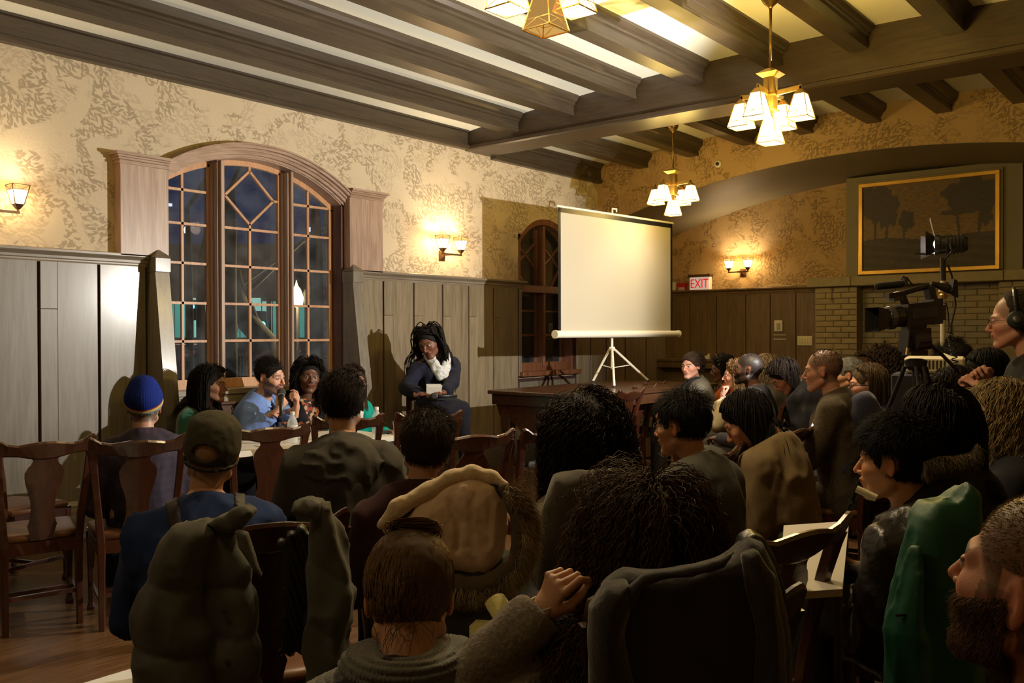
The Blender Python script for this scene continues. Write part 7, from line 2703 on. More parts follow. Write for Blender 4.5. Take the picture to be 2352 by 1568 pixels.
# beard: short strands from jaw and cheeks
V0, _q = head_mesh(.0028, **p.face)
Xb = np.abs(V0[:, 0]); mb_ = (V0[:, 2] < -.040 + .5 * np.clip(.07 - V0[:, 1], 0, .06)) & (V0[:, 1] > -.004) & (V0[:, 2] > -.125) & ~((Xb < .026) & (V0[:, 1] > .075) & (np.abs(V0[:, 2] + .060) < .010)) & ~((V0[:, 1] > .055) & (Xb < .045) & (V0[:, 2] > -.044))
R0 = V0[mb_]; R0 = np.repeat(R0, 2, 0)[p.rng.permutation(len(R0) * 2)[:9000]] + p.rng.normal(size=(min(9000, len(R0) * 2), 3)) * .0012
nr = R0 - A_([0, .01, -.05]); nr /= np.linalg.norm(nr, axis=1, keepdims=True)
S_ = grow(R0, nr * .7 + A_([0, .15, -.75]) + p.rng.normal(size=R0.shape) * .25, 6, .0030, .25, 1, p.rng, [], noise=.16)
p.strands(S_, np.linspace(.0006, .0002, 6)[None], (.085, .040, .018), 'beard', .4)
stool(p, 'low wooden stool under the bearded man')

p = Person('young man with thick black hair in a black leather jacket, in profile facing left', 2052, 950, 2.75, 92, 3, body=84, hs=1.04, skin=(.46, .225, .115), seed=15, top_thick=.022, width=1.12, group=G_AUD, lean=.10)
p.arm(-1, (-.10, .34, .12), curl=.8); p.arm(1, (.18, .36, .12)); 
p.knee[0] = p.knee[0] + A_([0, 0, .10]); p.knee[1] = p.knee[1] + A_([-.10, 0, .12])
p.body(hv=.0036)
LEATH = plain('black_leather', (.012, .010, .009), .38, noise=.3, scale=30, bump=.5)
p.top(LEATH, th=.030, fold=.022, name='leather_jacket', neck_cut=.06, fscale=8)
p.pants(cloth('grey_jeans', (.055, .060, .075)), th=.012)
p.short_hair((.010, .009, .008), n=4200, ln=.048, lift=.36, comb=A_([0, .25, .25]), th=.014, r=.0011, k=7, sides=.25)
stool(p, 'low wooden stool under the young man in the leather jacket')
pp_ = at(1990, 1133, 2.62)
q = thing('rolled_paper', pp_, 'cream rolled paper held on the knee of the man in leather', 'paper')
MB().tube([pp_ + unit(at(2008, 1140, 2.6) - at(1974, 1124, 2.62)) * s_ for s_ in (-.030, .03)], .011, 14).build('roll', plain('cream_paper', (.72, .68, .48), .7), q)

p = Person('woman with long dark hair in a tan jacket looking down at her lap', 1712, 893, 4.1, 108, 38, body=88, fem=True, hs=1.08, skin=(.42, .20, .11), seed=16, top_thick=.014, group=G_AUD, neckf=-.0, lean=.08)
p.arm(-1, (-.10, .28, .16)); p.arm(1, (.08, .3, .12)); p.body()
TANJ = cloth('tan_jacket', (.145, .098, .045), .85)
p.top(TANJ, th=.034, fold=.018, name='tan_jacket', neck_cut=.05)
collar(p, TANJ, r=.016, rad=.075, rise=.04)
p.pants(cloth('striped_grey', (.10, .09, .065)))
p.long_hair(BLK, n=1600, ln=.34, th=.010, vol=.012, grav=.9)

p = Person('man with cropped thinning hair in a brown tweed jacket, looking left', 1888, 801, 5.15, 104, 6, body=98, hs=1, skin=(.40, .20, .14), seed=17, top_thick=.006, width=1.12, group=G_AUD, lean=.04)
p.arm(-1, (-.06, .26, .26), pole=(-1, -.1, -.8), curl=1.2); p.arm(1, (.0, .27, .24), pole=(1, 0, -.8), curl=1.2); p.body(scalp=((.045, .034, .030), .6))
TW = cloth('brown_tweed', (.055, .040, .024), .95, noise=.25, scale=90)
p.top(TW, th=.024, fold=.010, name='tweed_jacket', neck_cut=.055)
collar(p, TW, r=.015, rad=.07, rise=.05)
_f = p.topfn; p.vox = .014
p.pants(cloth('olive_trousers', (.06, .05, .032)))
p.short_hair((.030, .024, .022), n=1800, ln=.008, lift=.6, th=.003, recede=.25, k=3, cap=False)
sit(p, 'chair of the man in the brown tweed jacket')
kp = p.P + p.B.T @ A_([-.12, .40, .14])
q = thing('notebook', kp, 'open white notebook with a yellow-green pen on the lap of the man in tweed', 'book')
RB(kp, 30, -.09, .09, -.12, .12, -.003, .003).build('pages', WHITE, q)
RB(kp + A_([0, 0, .006]), 70, -.05, .05, -.004, .004, -.003, .004).build('pen', plain('lime_pen', (.45, .60, .05), .4), q)

p = Person('woman with grey-brown bob and glasses with a pale scarf, looking left', 1990, 833, 5.5, 112, 4, body=104, fem=True, hs=1.02, skin=(.50, .26, .19), seed=18, top_thick=.014, group=G_AUD)
p.arm(-1); p.arm(1); p.body()
p.top(cloth('dark_navy_coat', (.018, .016, .030)), th=.022, fold=.010, name='navy_coat')
scarf(p, pattern_mat('cream_lime_scarf', [(.30, .38, .05), (.40, .30, .25), (.45, .36, .30)], 6, 'noise'), r=.020, drop=.04, wid=.068, zo=.02, loops=1)
p.pants(DARKTROU)
p.long_hair((.075, .048, .028), n=1500, ln=.20, th=.012, vol=.014, grav=1.0, shoulders=True, yc=-.006)
glasses(p, w=.022, hgt=.012, thick=.0022, m=BLACKM)
sit(p, 'chair of the woman with the grey-brown bob')

p = Person('man with close-cropped hair, beard and round glasses in a slate sweater, in profile', 1717, 809, 6.9, 112, -3, body=100, hs=1.04, skin=DEEP, seed=19, top_thick=.006, group=G_AUD, width=1.08)
p.arm(-1); p.arm(1); p.body(scalp=((.014, .012, .012), .9), beard=(.008, .007, .007), beard_amt=.85)
SL_ = cloth('slate_sweater', (.042, .042, .058)); p.top(SL_, th=.018, fold=.008, name='slate_sweater'); collar(p, SL_, rad=.068, rise=.04)
p.pants(GREYTROU); p.short_hair((.012, .011, .011), n=900, ln=.006, lift=.8, th=.003, k=3, cap=False)
glasses(p); sit(p, 'chair of the man in the slate sweater')

p = Person('woman in a grey cardigan, pink top and dark scarf, face turned to the camera', 1587, 808, 8.5, 174, 4, body=128, fem=True, hs=1.02, skin=(.52, .27, .19), seed=20, top_thick=.010, width=1.25, bulk=.03, group=G_AUD)
p.arm(-1, (-.04, .34, .14)); p.arm(1, (.04, .34, .14)); p.body()
p.top(cloth('grey_cardigan', (.17, .16, .135)), th=.022, fold=.010, name='grey_cardigan', vneck=(.085, .40))
p.topfn = None; p.top(cloth('pink_top', (.22, .085, .095)), th=.008, fold=.004, name='pink_top')
scarf(p, cloth('charcoal_scarf', (.022, .022, .026)), r=.032, drop=.13, wid=.078, zo=.03, loops=2)
p.pants(DARKTROU)
p.hair_cap((.030, .018, .011), .010)
p.strands(grow(sample_scalp(900, p.rng, .008), A_([[0, -1, .1]]) + p.rng.normal(size=(900, 3)) * .15, 8, .010, .1, 1, p.rng, [HEADCOL], noise=.05, off=.010), np.full((1, 8), .0016), (.034, .020, .012), 'swept_hair')
sit(p, 'chair of the woman in the grey cardigan')

p = Person('woman in an orange sweater with a beaded headband, looking down to the left', 1658, 812, 8.7, 118, 14, body=104, fem=True, hs=1.04, skin=(.11, .045, .024), seed=21, top_thick=.014, group=G_AUD, width=1.1)
p.arm(-1); p.arm(1); p.body()
OR = cloth('orange_sweater', (.42, .085, .012)); p.top(OR, th=.028, fold=.014, name='orange_sweater'); scarf(p, OR, r=.022, drop=.04, wid=.07, zo=.0, loops=1, name='cowl_neck')
p.pants(DARKTROU); p.long_hair(BLK, n=700, ln=.16, th=.018, vol=.016)
for k in range(7):
    a = .5 + k * .33
    MB().lathe([(0, -.004), (.0045, 0), (0, .004)], p.loc(-.094 * math.sin(a) * (1 if True else 0), .02 - .0 * k, .03 + .118 * math.cos(a)), 8).build('bead', plain('pearl_bead', (.8, .75, .7), .2), p.root)
sit(p, 'chair of the woman in orange')

p = Person('person in a cream sweater resting chin on fist, behind the man in the slate sweater', 1690, 824, 7.45, 116, 4, body=104, fem=True, hs=1, skin=(.55, .28, .21), seed=22, top_thick=.014, group=G_AUD)
hw = p.loc(-.02, .12, -.165)
p.arm(-1, hw, pole=(-.3, .6, -1), local=False, curl=1.5, fdir=(.0, -.1, 1), back=(-.4, 1, 0), thumb=(.2, .8)); p.arm(1, (-.10, .30, .16)); p.body()
p.top(cloth('cream_sweater', (.42, .35, .23)), th=.024, fold=.013, name='cream_sweater'); p.pants(cloth('dark_trousers_b', (.05, .045, .042)))
p.long_hair((.16, .085, .035), n=900, ln=.16, th=.016, vol=.018, curl=.006, turns=3)
sit(p, 'chair of the person in cream')

p = Person('woman in a black quilted parka bent over, dark hair covering her cheek', 1800, 822, 6.7, 122, 46, body=104, fem=True, hs=1.02, skin=(.46, .22, .15), seed=23, top_thick=.016, group=G_AUD, width=1.15, lean=.18)
p.arm(-1, (-.06, .32, .12)); p.arm(1, (.06, .32, .12)); p.body()
p.top(cloth('black_parka', (.009, .009, .012), .7), th=.045, fold=.020, puff=.004, name='black_parka'); p.pants(cloth('blue_jeans', (.025, .055, .13)))
hood_back(p, cloth('parka_hood', (.014, .013, .014)), 1.0)
p.long_hair((.016, .011, .009), n=1000, ln=.26, th=.014, vol=.02)
sit(p, 'chair of the woman in the black parka')

p = Person('person with tied dark blond hair and a brown fur collar behind the slate sweater', 1757, 812, 7.3, 88, 4, body=98, fem=True, hs=1, skin=(.46, .24, .16), seed=24, top_thick=.02, group=G_AUD)
p.arm(-1); p.arm(1); p.body(); p.top(cloth('dark_fur_coat', (.030, .022, .014)), th=.035, fold=.018, name='dark_coat'); p.pants(DARKTROU)
p.long_hair((.11, .065, .025), n=900, ln=.24, th=.018, vol=.022, curl=.008, turns=3)
scarf(p, pattern_mat('brown_fur', [(.03, .02, .012), (.22, .15, .08), (.05, .03, .02)], 30, 'noise'), r=.035, drop=.02, wid=.085, zo=.0, loops=1, name='fur_collar')
sit(p, 'chair of the person with the fur collar')

p = Person('older man with short grey hair half hidden behind the man in tweed', 1945, 819, 6.35, 110, 4, body=100, hs=1, skin=(.36, .18, .10), seed=25, top_thick=.010, group=G_AUD)
p.arm(-1); p.arm(1); p.body(); p.top(cloth('black_jacket', (.016, .015, .016)), th=.026, fold=.012, name='black_jacket'); p.pants(DARKTROU)
p.short_hair((.10, .095, .085), n=1200, ln=.02, th=.008)
sit(p, 'chair of the older man with short grey hair')

p = Person('woman with a high mass of dark curly hair behind the woman with the bob', 2026, 795, 6.4, 106, 6, body=98, fem=True, hs=1.02, skin=(.45, .23, .15), seed=26, top_thick=.035, group=G_AUD)
p.arm(-1); p.arm(1); p.body(); p.top(cloth('dark_top_a', (.018, .016, .018)), th=.02, name='dark_sweater'); p.pants(DARKTROU)
curly_mass(p, (.026, .014, .009), n=1300, ln=.26, vol=.05, curl=.009, turns=6, k=26, th=.025, grav=.8, r=.0022)
sit(p, 'chair of the curly-haired woman by the tripod')

p = Person('person with long dark hair and a fur-trimmed hood, right of the tripod', 2142, 872, 2.85, 66, 0, body=84, fem=True, hs=1.06, skin=(.36, .18, .11), seed=27, top_thick=.03, group=G_AUD, width=1.1)
p.arm(-1); p.arm(1); p.body(bare=1); p.top(cloth('black_coat_b', (.010, .009, .010)), th=.035, fold=.014, name='black_coat'); p.pants(DARKTROU)
p.long_hair((.013, .009, .007), n=2400, ln=.30, th=.014, vol=.022, r=.0018, curl=.003, turns=2, grav=1.0)
fr_c = [p.Nk + p.B.T @ A_([.17 * math.cos(a), -.09 - .07 * math.sin(a) * -1 * 0 - .05 * abs(math.sin(a)), -.05 - .10 * math.sin(a)]) for a in np.linspace(0, math.pi, 12)]
sit(p, 'chair of the person with the fur-trimmed hood')
A22 = p

p = Person('woman with a chin-length blond bob in dark clothes, right edge', 2288, 864, 3.45, 96, 2, body=90, fem=True, hs=1.06, skin=(.46, .23, .15), seed=28, top_thick=.03, group=G_AUD)
p.arm(-1); p.arm(1); p.body(); p.top(cloth('dark_navy_b', (.014, .014, .020)), th=.022, fold=.010, name='dark_jacket'); p.pants(DARKTROU)
p.long_hair((.26, .185, .085), n=5200, ln=.165, th=.018, vol=.020, r=.0013, curl=.006, turns=2.5, grav=.8, part=.0, lift=1.0)

# ---- camera operator, standing
p = Person('standing camera operator in black with headphones and a red lanyard', 2330, 668, 4.2, 100, 6, body=112, hs=1.08, skin=(.48, .235, .17), seed=29, top_thick=.010, standing=True, width=1.25, bulk=.05, neckf=.05, lean=.10)
hA, hB = at(2262, 868, 4.15), at(2250, 885, 4.2)
p.arm(1, hA, pole=(1, -.2, -1), local=False, curl=1.1, fdir=(-.6, .5, .5), back=(.2, .5, .9), thumb=(.4, .6)); p.arm(-1, hB, pole=(-1, -.2, -1), local=False, curl=1.0, fdir=(.5, .5, .4), back=(-.2, .3, 1), thumb=(.4, .6))
p.body(scalp=((.06, .045, .035), .5), hv=.004)
p.top(cloth('black_polo', (.014, .013, .015)), th=.018, fold=.012, name='black_shirt', long_=.12)
collar(p, cloth('black_polo_collar', (.014, .013, .015)), rad=.072)
p.pants(DARKTROU)
p.short_hair((.030, .022, .016), n=2400, ln=.06, th=.016, comb=A_([0, -1, -.1]), recede=.5, k=7)
glasses(p)
LAN = plain('red_lanyard', (.50, .015, .012), .6)
rr, ff, uu = p.B
for sd in (-1, 1):
    MB().tube([p.Nk - ff * .06 + rr * sd * .02 + A_([0, 0, .035]), p.Nk + rr * sd * .085 + A_([0, 0, .005]), p.Nk + rr * sd * .085 + ff * .10 - A_([0, 0, .06]), p.Nk + rr * sd * .05 + ff * .19 - A_([0, 0, .18]), p.Nk + ff * .215 - A_([0, 0, .33])], .009, 8).build('lanyard', LAN, p.root)
ha = []
for a in np.linspace(-1.45, 1.45, 15): ha.append(p.loc(.096 * math.sin(a), -.012, .02 + .118 * math.cos(a)))
hp = MB().tube(ha, .009, 8); hp.build('headphone_band', BLACKM, p.root)
for sd in (-1, 1):
    ax = p.R.T @ A_([sd, 0, 0])
    MB().lathe([(0, -.015), (.034, -.015), (.042, -.006), (.042, .012), (.034, .022), (0, .024)], p.loc(sd * .088, -.010, .0), 20, axis=ax).build('ear_cup', BLACKR, p.root, smooth=True)
    MB().lathe([(0, .0), (.022, 0), (.018, .004), (0, .005)], p.loc(sd * .088, -.010, .0) + ax * .022 * p.hs, 16, axis=ax).build('cup_plate', DKGREY, p.root, smooth=True)

p = Person('man with dark hair and trimmed beard bent over a white page behind the light stand', 2193, 786, 5.5, 104, 40, body=100, hs=1.02, skin=(.46, .24, .16), seed=30, top_thick=.014, group=G_AUD, seat=.60)
hw = at(2168, 850, 5.35)
p.arm(-1, hw, local=False, pole=(-1, 0, -1), curl=.7); p.arm(1, (.12, .30, .2)); p.body(beard=(.02, .014, .01), beard_amt=.7)
p.top(cloth('blue_grey_shirt', (.035, .040, .075)), th=.016, name='blue_grey_shirt'); collar(p, cloth('blue_collar', (.04, .05, .10)), rad=.066); p.pants(DARKTROU)
p.short_hair(BLK, ln=.04, n=1800, th=.014, comb=A_([0, -.4, .5]))
sit(p, 'chair of the man bent over a white page')
c = at(2186, 838, 5.25)
tag(MB().hexa([c + v for v in (A_([0, .05, -.05]), A_([0, -.06, -.07]), A_([.01, -.06, -.07]), A_([.01, .05, -.05]), A_([.02, .05, .07]), A_([.02, -.06, .02]), A_([.03, -.06, .02]), A_([.03, .05, .07]))]).build('held_page', WHITE, None), 'white page held up beside the light stand', 'paper')

p = Person('woman with short straight black hair behind the camera operator, looking left', 2262, 798, 4.95, 118, 16, body=104, fem=True, hs=1, skin=(.46, .25, .13), seed=31, top_thick=.018, group=G_AUD, seat=.60)
p.arm(-1); p.arm(1); p.body(); p.top(cloth('dark_top_c', (.02, .02, .022)), th=.02, name='dark_sweater'); p.pants(DARKTROU)
p.long_hair(BLK, n=1200, ln=.13, th=.018, vol=.012, grav=.9)
sit(p, 'chair of the woman with short straight black hair')

p = Person('person with dark hair and lowered face between the tripod and the light stand', 2192, 842, 4.5, 122, 26, body=104, fem=True, hs=1, skin=(.34, .17, .10), seed=32, top_thick=.016, group=G_AUD)
p.arm(-1); p.arm(1); p.body(); p.top(cloth('dark_top_d', (.018, .017, .018)), th=.03, fold=.014, name='dark_coat'); p.pants(DARKTROU)
p.long_hair((.02, .013, .009), n=1100, ln=.24, th=.016, vol=.02)
# ================================================================== coats on chairs, pad, fur
def blob_mesh(name, fn, pts, pad, h, mat, parent):
    a = A_(pts); lo, hi = a.min(0) - pad, a.max(0) + pad
    V, Q = iso2(fn, lo, hi, h, 2.6)
    return np_mesh(name, V, Q, mat, parent)


def path_sdf(P, pts, rs, k=.03):
    d = None
    for i in range(len(pts) - 1):
        e = cone(P, pts[i], pts[i + 1], rs[i], rs[i + 1])
        d = e if d is None else smin(d, e, k)
    return d


def flat_sdf(P, pts, ws, dep, lat, k=.04):
    d = None
    for i in range(len(pts) - 1):
        e = ecap(P, pts[i], pts[i + 1], (ws[i], dep), (ws[i + 1], dep), lat)
        d = e if d is None else smin(d, e, k)
    return d


RIGHTV = ROT @ A_([1, 0, 0])
FWDV = ROT @ A_([0, 0, -1.])


def fold_noise(P, s=9, amp=.01, zs=.45):
    n = vnoise(P * A_([1, 1, zs], f32), s) + .5 * vnoise(P * A_([1, 1, zs], f32), s * 2.4)
    return amp * (np.abs(n) ** .7 - .45)


def outline(pts, T):
    """flat outline (photo positions at one depth) -> local metric frame"""
    W = A_([at(x, y, T) for x, y in pts])
    o = W.mean(0)
    return o, np.stack([(W - o) @ RIGHTV, (W - o) @ UPV], -1)


UPV = ROT @ A_([0, 1., 0])


def slab_sdf(P, ol, thick, rnd=.02):
    """pillow-edged cloth shell: an outline given a real thickness"""
    o, C = ol
    q = P - o.astype(f32)
    x = q @ RIGHTV.astype(f32); y = q @ UPV.astype(f32); w = q @ FWDV.astype(f32)
    n = len(C); dmin = np.full(len(P), 1e9, f32); ins = np.zeros(len(P), bool)
    for i in range(n):
        a, b = C[i], C[(i + 1) % n]
        e = b - a
        t = np.clip(((x - a[0]) * e[0] + (y - a[1]) * e[1]) / (e @ e), 0, 1)
        dmin = np.minimum(dmin, (x - a[0] - t * e[0]) ** 2 + (y - a[1] - t * e[1]) ** 2)
        c = ((a[1] > y) != (b[1] > y)) & (x < (b[0] - a[0]) * (y - a[1]) / (b[1] - a[1] + 1e-12) + a[0])
        ins ^= c
    d2 = np.sqrt(dmin) * np.where(ins, -1, 1)
    u = np.maximum(d2 + rnd, 0); v = np.maximum(np.abs(w) - thick + rnd, 0)
    return np.sqrt(u * u + v * v) + np.minimum(np.maximum(d2 + rnd, np.abs(w) - thick + rnd), 0) - rnd


def slab(name, pts, T, thick, rnd, mat, parent, h=.007, extra=None, folds=.010, fs=9, zs=.5):
    ol = outline(pts, T)
    def fn(P):
        d = slab_sdf(P, ol, thick, rnd) + fold_noise(P, fs, folds, zs)
        return extra(P, d) if extra else d
    W = [at(x, y, T) for x, y in pts]
    return blob_mesh(name, fn, W, thick + .03, h, mat, parent)


# grey-green quilted coat on the chair at lower left
chair_at(617, 1187, 2.45, 64, 'chair at lower left with the grey-green quilted coat')
T = 2.33
ct = thing('quilted_coat', at(560, 1300, T), 'grey-green quilted coat hung over a chair back, lower left', 'coat')
GG = plain('grey_green_down', (.070, .066, .052), .75, noise=.12, scale=20, bump=.25, sheen=.1)
GLIN = plain('black_lining', (.012, .012, .012), .4, bump=.3, scale=30)
def quilt(per, amp, ph=0.0, slope=0.0):
    def f(P, d):
        q = P[:, 2] + slope * (P @ RIGHTV.astype(f32)) + .03 * vnoise(P, 3) + ph
        return d + amp * (.55 - np.abs(np.sin(q * math.pi / per)) ** .4)
    return f
slab('sleeve', [(440, 1195), (482, 1188), (502, 1220), (480, 1290), (472, 1400), (490, 1450), (500, 1568), (480, 1680), (330, 1680), (318, 1500), (313, 1400), (345, 1330), (375, 1240), (405, 1205)], T - .05, .075, .065, GG, ct, .008, quilt(.155, .016, .03, .1), .014, 9, .8)
slab('front_panel', [(450, 1200), (545, 1200), (548, 1250), (574, 1295), (587, 1380), (594, 1470), (605, 1680), (480, 1680), (470, 1400), (465, 1290)], T - .03, .045, .035, GG, ct, .0075, quilt(.118, .014), .012, 10, .8)
slab('collar', [(478, 1200), (500, 1182), (535, 1166), (562, 1160), (584, 1170), (572, 1198), (548, 1228), (510, 1224)], T - .06, .040, .025, GG, ct, .006, None, .012, 18, .8)
slab('lapel', [(540, 1215), (568, 1222), (590, 1290), (606, 1335), (575, 1295), (548, 1255)], T - .10, .014, .010, GG, ct, .005, None, .005, 20, .8)
slab('right_collar', [(672, 1172), (680, 1152), (710, 1143), (738, 1150), (750, 1180), (735, 1215), (715, 1185), (690, 1178)], T - .02, .045, .028, GG, ct, .006, None, .012, 18, .8)
slab('right_panel', [(715, 1152), (752, 1155), (777, 1200), (800, 1290), (813, 1360), (797, 1440), (803, 1568), (790, 1680), (700, 1680), (705, 1500), (712, 1400), (705, 1300), (715, 1210)], T, .050, .035, GG, ct, .0075, quilt(.14, .008, .0, .6), .022, 10, .45)
slab('lining', [(630, 1245), (700, 1205), (718, 1230), (710, 1300), (714, 1400), (702, 1500), (640, 1505), (650, 1380), (665, 1300), (650, 1262)], T + .05, .018, .012, GLIN, ct, .006, lambda P, d: d + .006 * np.sin((P @ RIGHTV.astype(f32)) * 190 + P[:, 2] * 60), .010, 12, .4)
for (x, y) in ((577, 1258), (513, 1403), (523, 1520)):
    MB().lathe([(0, 0), (.007, 0), (.007, .004), (0, .005)], at(x, y, T - .085), 12, axis=-FWDV).build('snap_button', DKGREY, ct)

# dark wool coat on the curly-haired woman's chair
chair_at(1600, 1325, 1.72, 52, 'chair under the dark wool coat in the foreground')
T = 1.60
ct = thing('wool_coat', at(1600, 1400, T), 'dark wool coat draped over the chair of the curly-haired woman', 'coat')
WOOL = plain('charcoal_plum_wool', (.024, .020, .026), .95, noise=.12, scale=60, bump=.3, sheen=.35)
def draped(P, d):
    g = P @ RIGHTV.astype(f32)
    return d + .004 * np.sin(g * 48 + P[:, 2] * 14 + 3 * vnoise(P, 5))
slab('coat_body', [(1352, 1700), (1348, 1480), (1355, 1405), (1388, 1345), (1440, 1312), (1500, 1306), (1600, 1300), (1680, 1272), (1715, 1240), (1740, 1248), (1770, 1300), (1790, 1400), (1808, 1568), (1812, 1700)], T, .060, .045, WOOL, ct, .0065, draped, .014, 7, .45)
slab('sleeve', [(1350, 1700), (1346, 1480), (1352, 1392), (1390, 1337), (1446, 1328), (1440, 1385), (1428, 1450), (1448, 1560), (1452, 1700)], T - .05, .050, .040, WOOL, ct, .006, None, .016, 9, .4)
slab('collar_flap', [(1436, 1400), (1442, 1345), (1475, 1312), (1560, 1303), (1650, 1284), (1690, 1262), (1660, 1300), (1590, 1322), (1520, 1332), (1475, 1352), (1455, 1400)], T - .065, .016, .012, plain('collar_wool', (.040, .038, .048), .9, noise=.1, scale=60, sheen=.1), ct, .005, None, .006, 12, .6)
slab('dark_lining', [(1690, 1262), (1702, 1232), (1724, 1218), (1746, 1228), (1772, 1270), (1796, 1350), (1800, 1400), (1782, 1350), (1750, 1292), (1722, 1258)], T + .02, .030, .016, GLIN, ct, .005, None, .005, 14, .6)
slab('hanging_sleeve', [(1698, 1268), (1735, 1252), (1766, 1320), (1796, 1450), (1815, 1700), (1742, 1700), (1732, 1450), (1704, 1345)], T - .045, .045, .035, WOOL, ct, .006, None, .020, 10, .3)

# brown coat behind the woman in the pale blazer
T = 2.60
ct = thing('brown_coat', at(1350, 1220, T), 'plain dark brown coat over the chair of the woman in the pale blazer', 'coat')
BRC = plain('dark_brown_cloth', (.046, .034, .020), .9, noise=.12, scale=30, bump=.2, sheen=.2)
slab('coat_body', [(1222, 1560), (1228, 1385), (1236, 1260), (1254, 1155), (1276, 1095), (1330, 1080), (1420, 1082), (1452, 1092), (1480, 1200), (1485, 1560)], T, .070, .055, BRC, ct, .009, None, .020, 6, .4)

# parka with cream hood and fur edge over the chair of the man in maroon
T = 2.38
ct = thing('fur_hooded_parka', at(1060, 1300, T), 'dark parka with a cream-lined hood edged in fur, hung over a chair', 'coat')
CREAM = plain('cream_fleece', (.60, .46, .30), .95, noise=.08, scale=60, bump=.3, sheen=.4)
rim = [at(876, 1205, T), at(915, 1165, T), at(985, 1128, T + .02), at(1040, 1098, T + .03), at(1085, 1086, T + .03), at(1130, 1095, T + .02), at(1160, 1112, T)]
blob_mesh('hood_rim', lambda P: path_sdf(P, rim, [.012, .022, .023, .022, .020, .016, .010], .02) + .002 * vnoise(P, 60), rim, .05, .006, CREAM, ct)
strp = [p_ + A_([0, 0, -.030]) - FWDV * .004 for p_ in rim[1:]]
blob_mesh('hood_seam', lambda P: path_sdf(P, strp, [.012] * len(strp), .02), strp, .03, .005, plain('dark_green_seam', (.020, .022, .016), .9), ct)
grv = [[at(1088, 1140, T - .03), at(1084, 1200, T - .04), at(1080, 1285, T - .03)], [at(1126, 1150, T - .03), at(1128, 1200, T - .035), at(1120, 1250, T - .03)], [at(1030, 1150, T - .02), at(1055, 1200, T - .03), at(1050, 1260, T - .02)], [at(1155, 1140, T - .02), at(1160, 1190, T - .02)], [at(1085, 1285, T - .03), at(1100, 1318, T - .02)]]
def f5(P, d):
    for g_ in grv:
        d = smax(d, -path_sdf(P, g_, [.005, .008, .004][:len(g_)], .01), .014)
    return d + .0015 * vnoise(P, 80)
slab('hood_lining', [(878, 1208), (950, 1158), (1035, 1112), (1085, 1096), (1138, 1108), (1168, 1145), (1166, 1210), (1152, 1270), (1122, 1314), (1090, 1322), (1030, 1308), (960, 1300), (910, 1260)], T + .03, .055, .050, plain('pink_cream_fleece', (.62, .45, .33), .95, noise=.08, scale=40, bump=.3, sheen=.2), ct, .006, f5, .016, 8, .5)
pk = [at(1090, 1330, T + .06), at(1110, 1420, T + .03), at(1120, 1620, T)]
blob_mesh('parka_body', lambda P: flat_sdf(P, pk, [.13, .17, .18], .08, RIGHTV) + fold_noise(P, 7, .02, .5), pk, .22, .011, plain('black_parka_cloth', (.012, .010, .009), .7, bump=.2, scale=30), ct)


def fur(name, pts, width, outward, n, ln, colr, parent, seed=0, r=.0009, k=7, var=.35, depth=.02, tipcol=None):
    rg = np.random.RandomState(seed)
    pts = A_(pts)
    seg = np.linalg.norm(np.diff(pts, axis=0), axis=1); cum = np.concatenate([[0], np.cumsum(seg)])
    u = rg.uniform(0, cum[-1], n)
    c = np.stack([np.interp(u, cum, pts[:, i]) for i in range(3)], -1)
    o_ = np.stack([np.interp(u, cum, A_(outward)[:, i]) for i in range(3)], -1)
    o_ /= np.linalg.norm(o_, axis=1, keepdims=True)
    th = rg.uniform(-1.5, 1.5, (n, 1))
    nr = o_ * np.cos(th) + (-FWDV) * np.abs(np.sin(th)) * .9
    P0 = c + nr * width * rg.uniform(.3, 1, (n, 1)) - o_ * width * .2
    D0 = nr * .7 + o_ * .5 + A_([0, 0, -.35]) + rg.normal(size=(n, 3)) * .28
    clump = vnoise(P0.astype(f32), 45)[:, None]
    D0 = D0 + clump * A_([.3, .3, .3])
    S_ = grow(P0, D0 / np.linalg.norm(D0, axis=1, keepdims=True), k, ln / (k - 1), .12, 1, rg, [], noise=.14)
    cc = hair_cols(rg, n, colr, var) * (1 + .5 * clump)
    return strands_mesh(name, S_, np.linspace(r, r * .25, k)[None], HAIRM, parent, np.clip(cc, .004, 1))


fp_ = [(1158, 1122), (1185, 1150), (1200, 1200), (1200, 1250), (1180, 1300), (1140, 1335), (1095, 1350), (1045, 1345), (1010, 1330)]
FP = [at(x, y, T - .03) for x, y in fp_]
cen = at(1060, 1210, T - .03)
blob_mesh('fur_base', lambda P: path_sdf(P, FP, [.016] + [.026] * 7 + [.018], .02) + .004 * vnoise(P, 50), FP, .05, .006, plain('fur_hide', (.09, .062, .032), .95, bump=.5, scale=90), ct)
fur('fur_trim', FP, .034, [q - cen for q in FP], 9000, .042, (.34, .25, .14), ct, 3, r=.00075, var=.45)

# green jacket over a chair near the right edge
T = 1.68
ct = thing('green_jacket', at(2130, 1350, T), 'bright green jacket hanging over a chair near the right edge', 'coat')
GRN = plain('green_nylon', (.006, .090, .050), .55, noise=.1, scale=30, bump=.2)
slab('jacket_body', [(2046, 1700), (2044, 1450), (2062, 1385), (2088, 1262), (2106, 1182), (2130, 1152), (2180, 1150), (2212, 1112), (2236, 1122), (2244, 1200), (2240, 1700)], T, .060, .040, GRN, ct, .0065, None, .018, 9, .4)
slab('sleeve', [(2042, 1700), (2041, 1450), (2060, 1387), (2090, 1255), (2103, 1250), (2108, 1360), (2122, 1450), (2128, 1700)], T - .045, .045, .035, GRN, ct, .006, None, .014, 12, .6)
MB().tube([at(2058, 1413, T - .075), at(2088, 1410, T - .075)], .003, 6).build('pocket_zip', BLACKM, ct)
chair_at(2260, 1160, 1.85, 90, 'chair under the green jacket near the right edge')

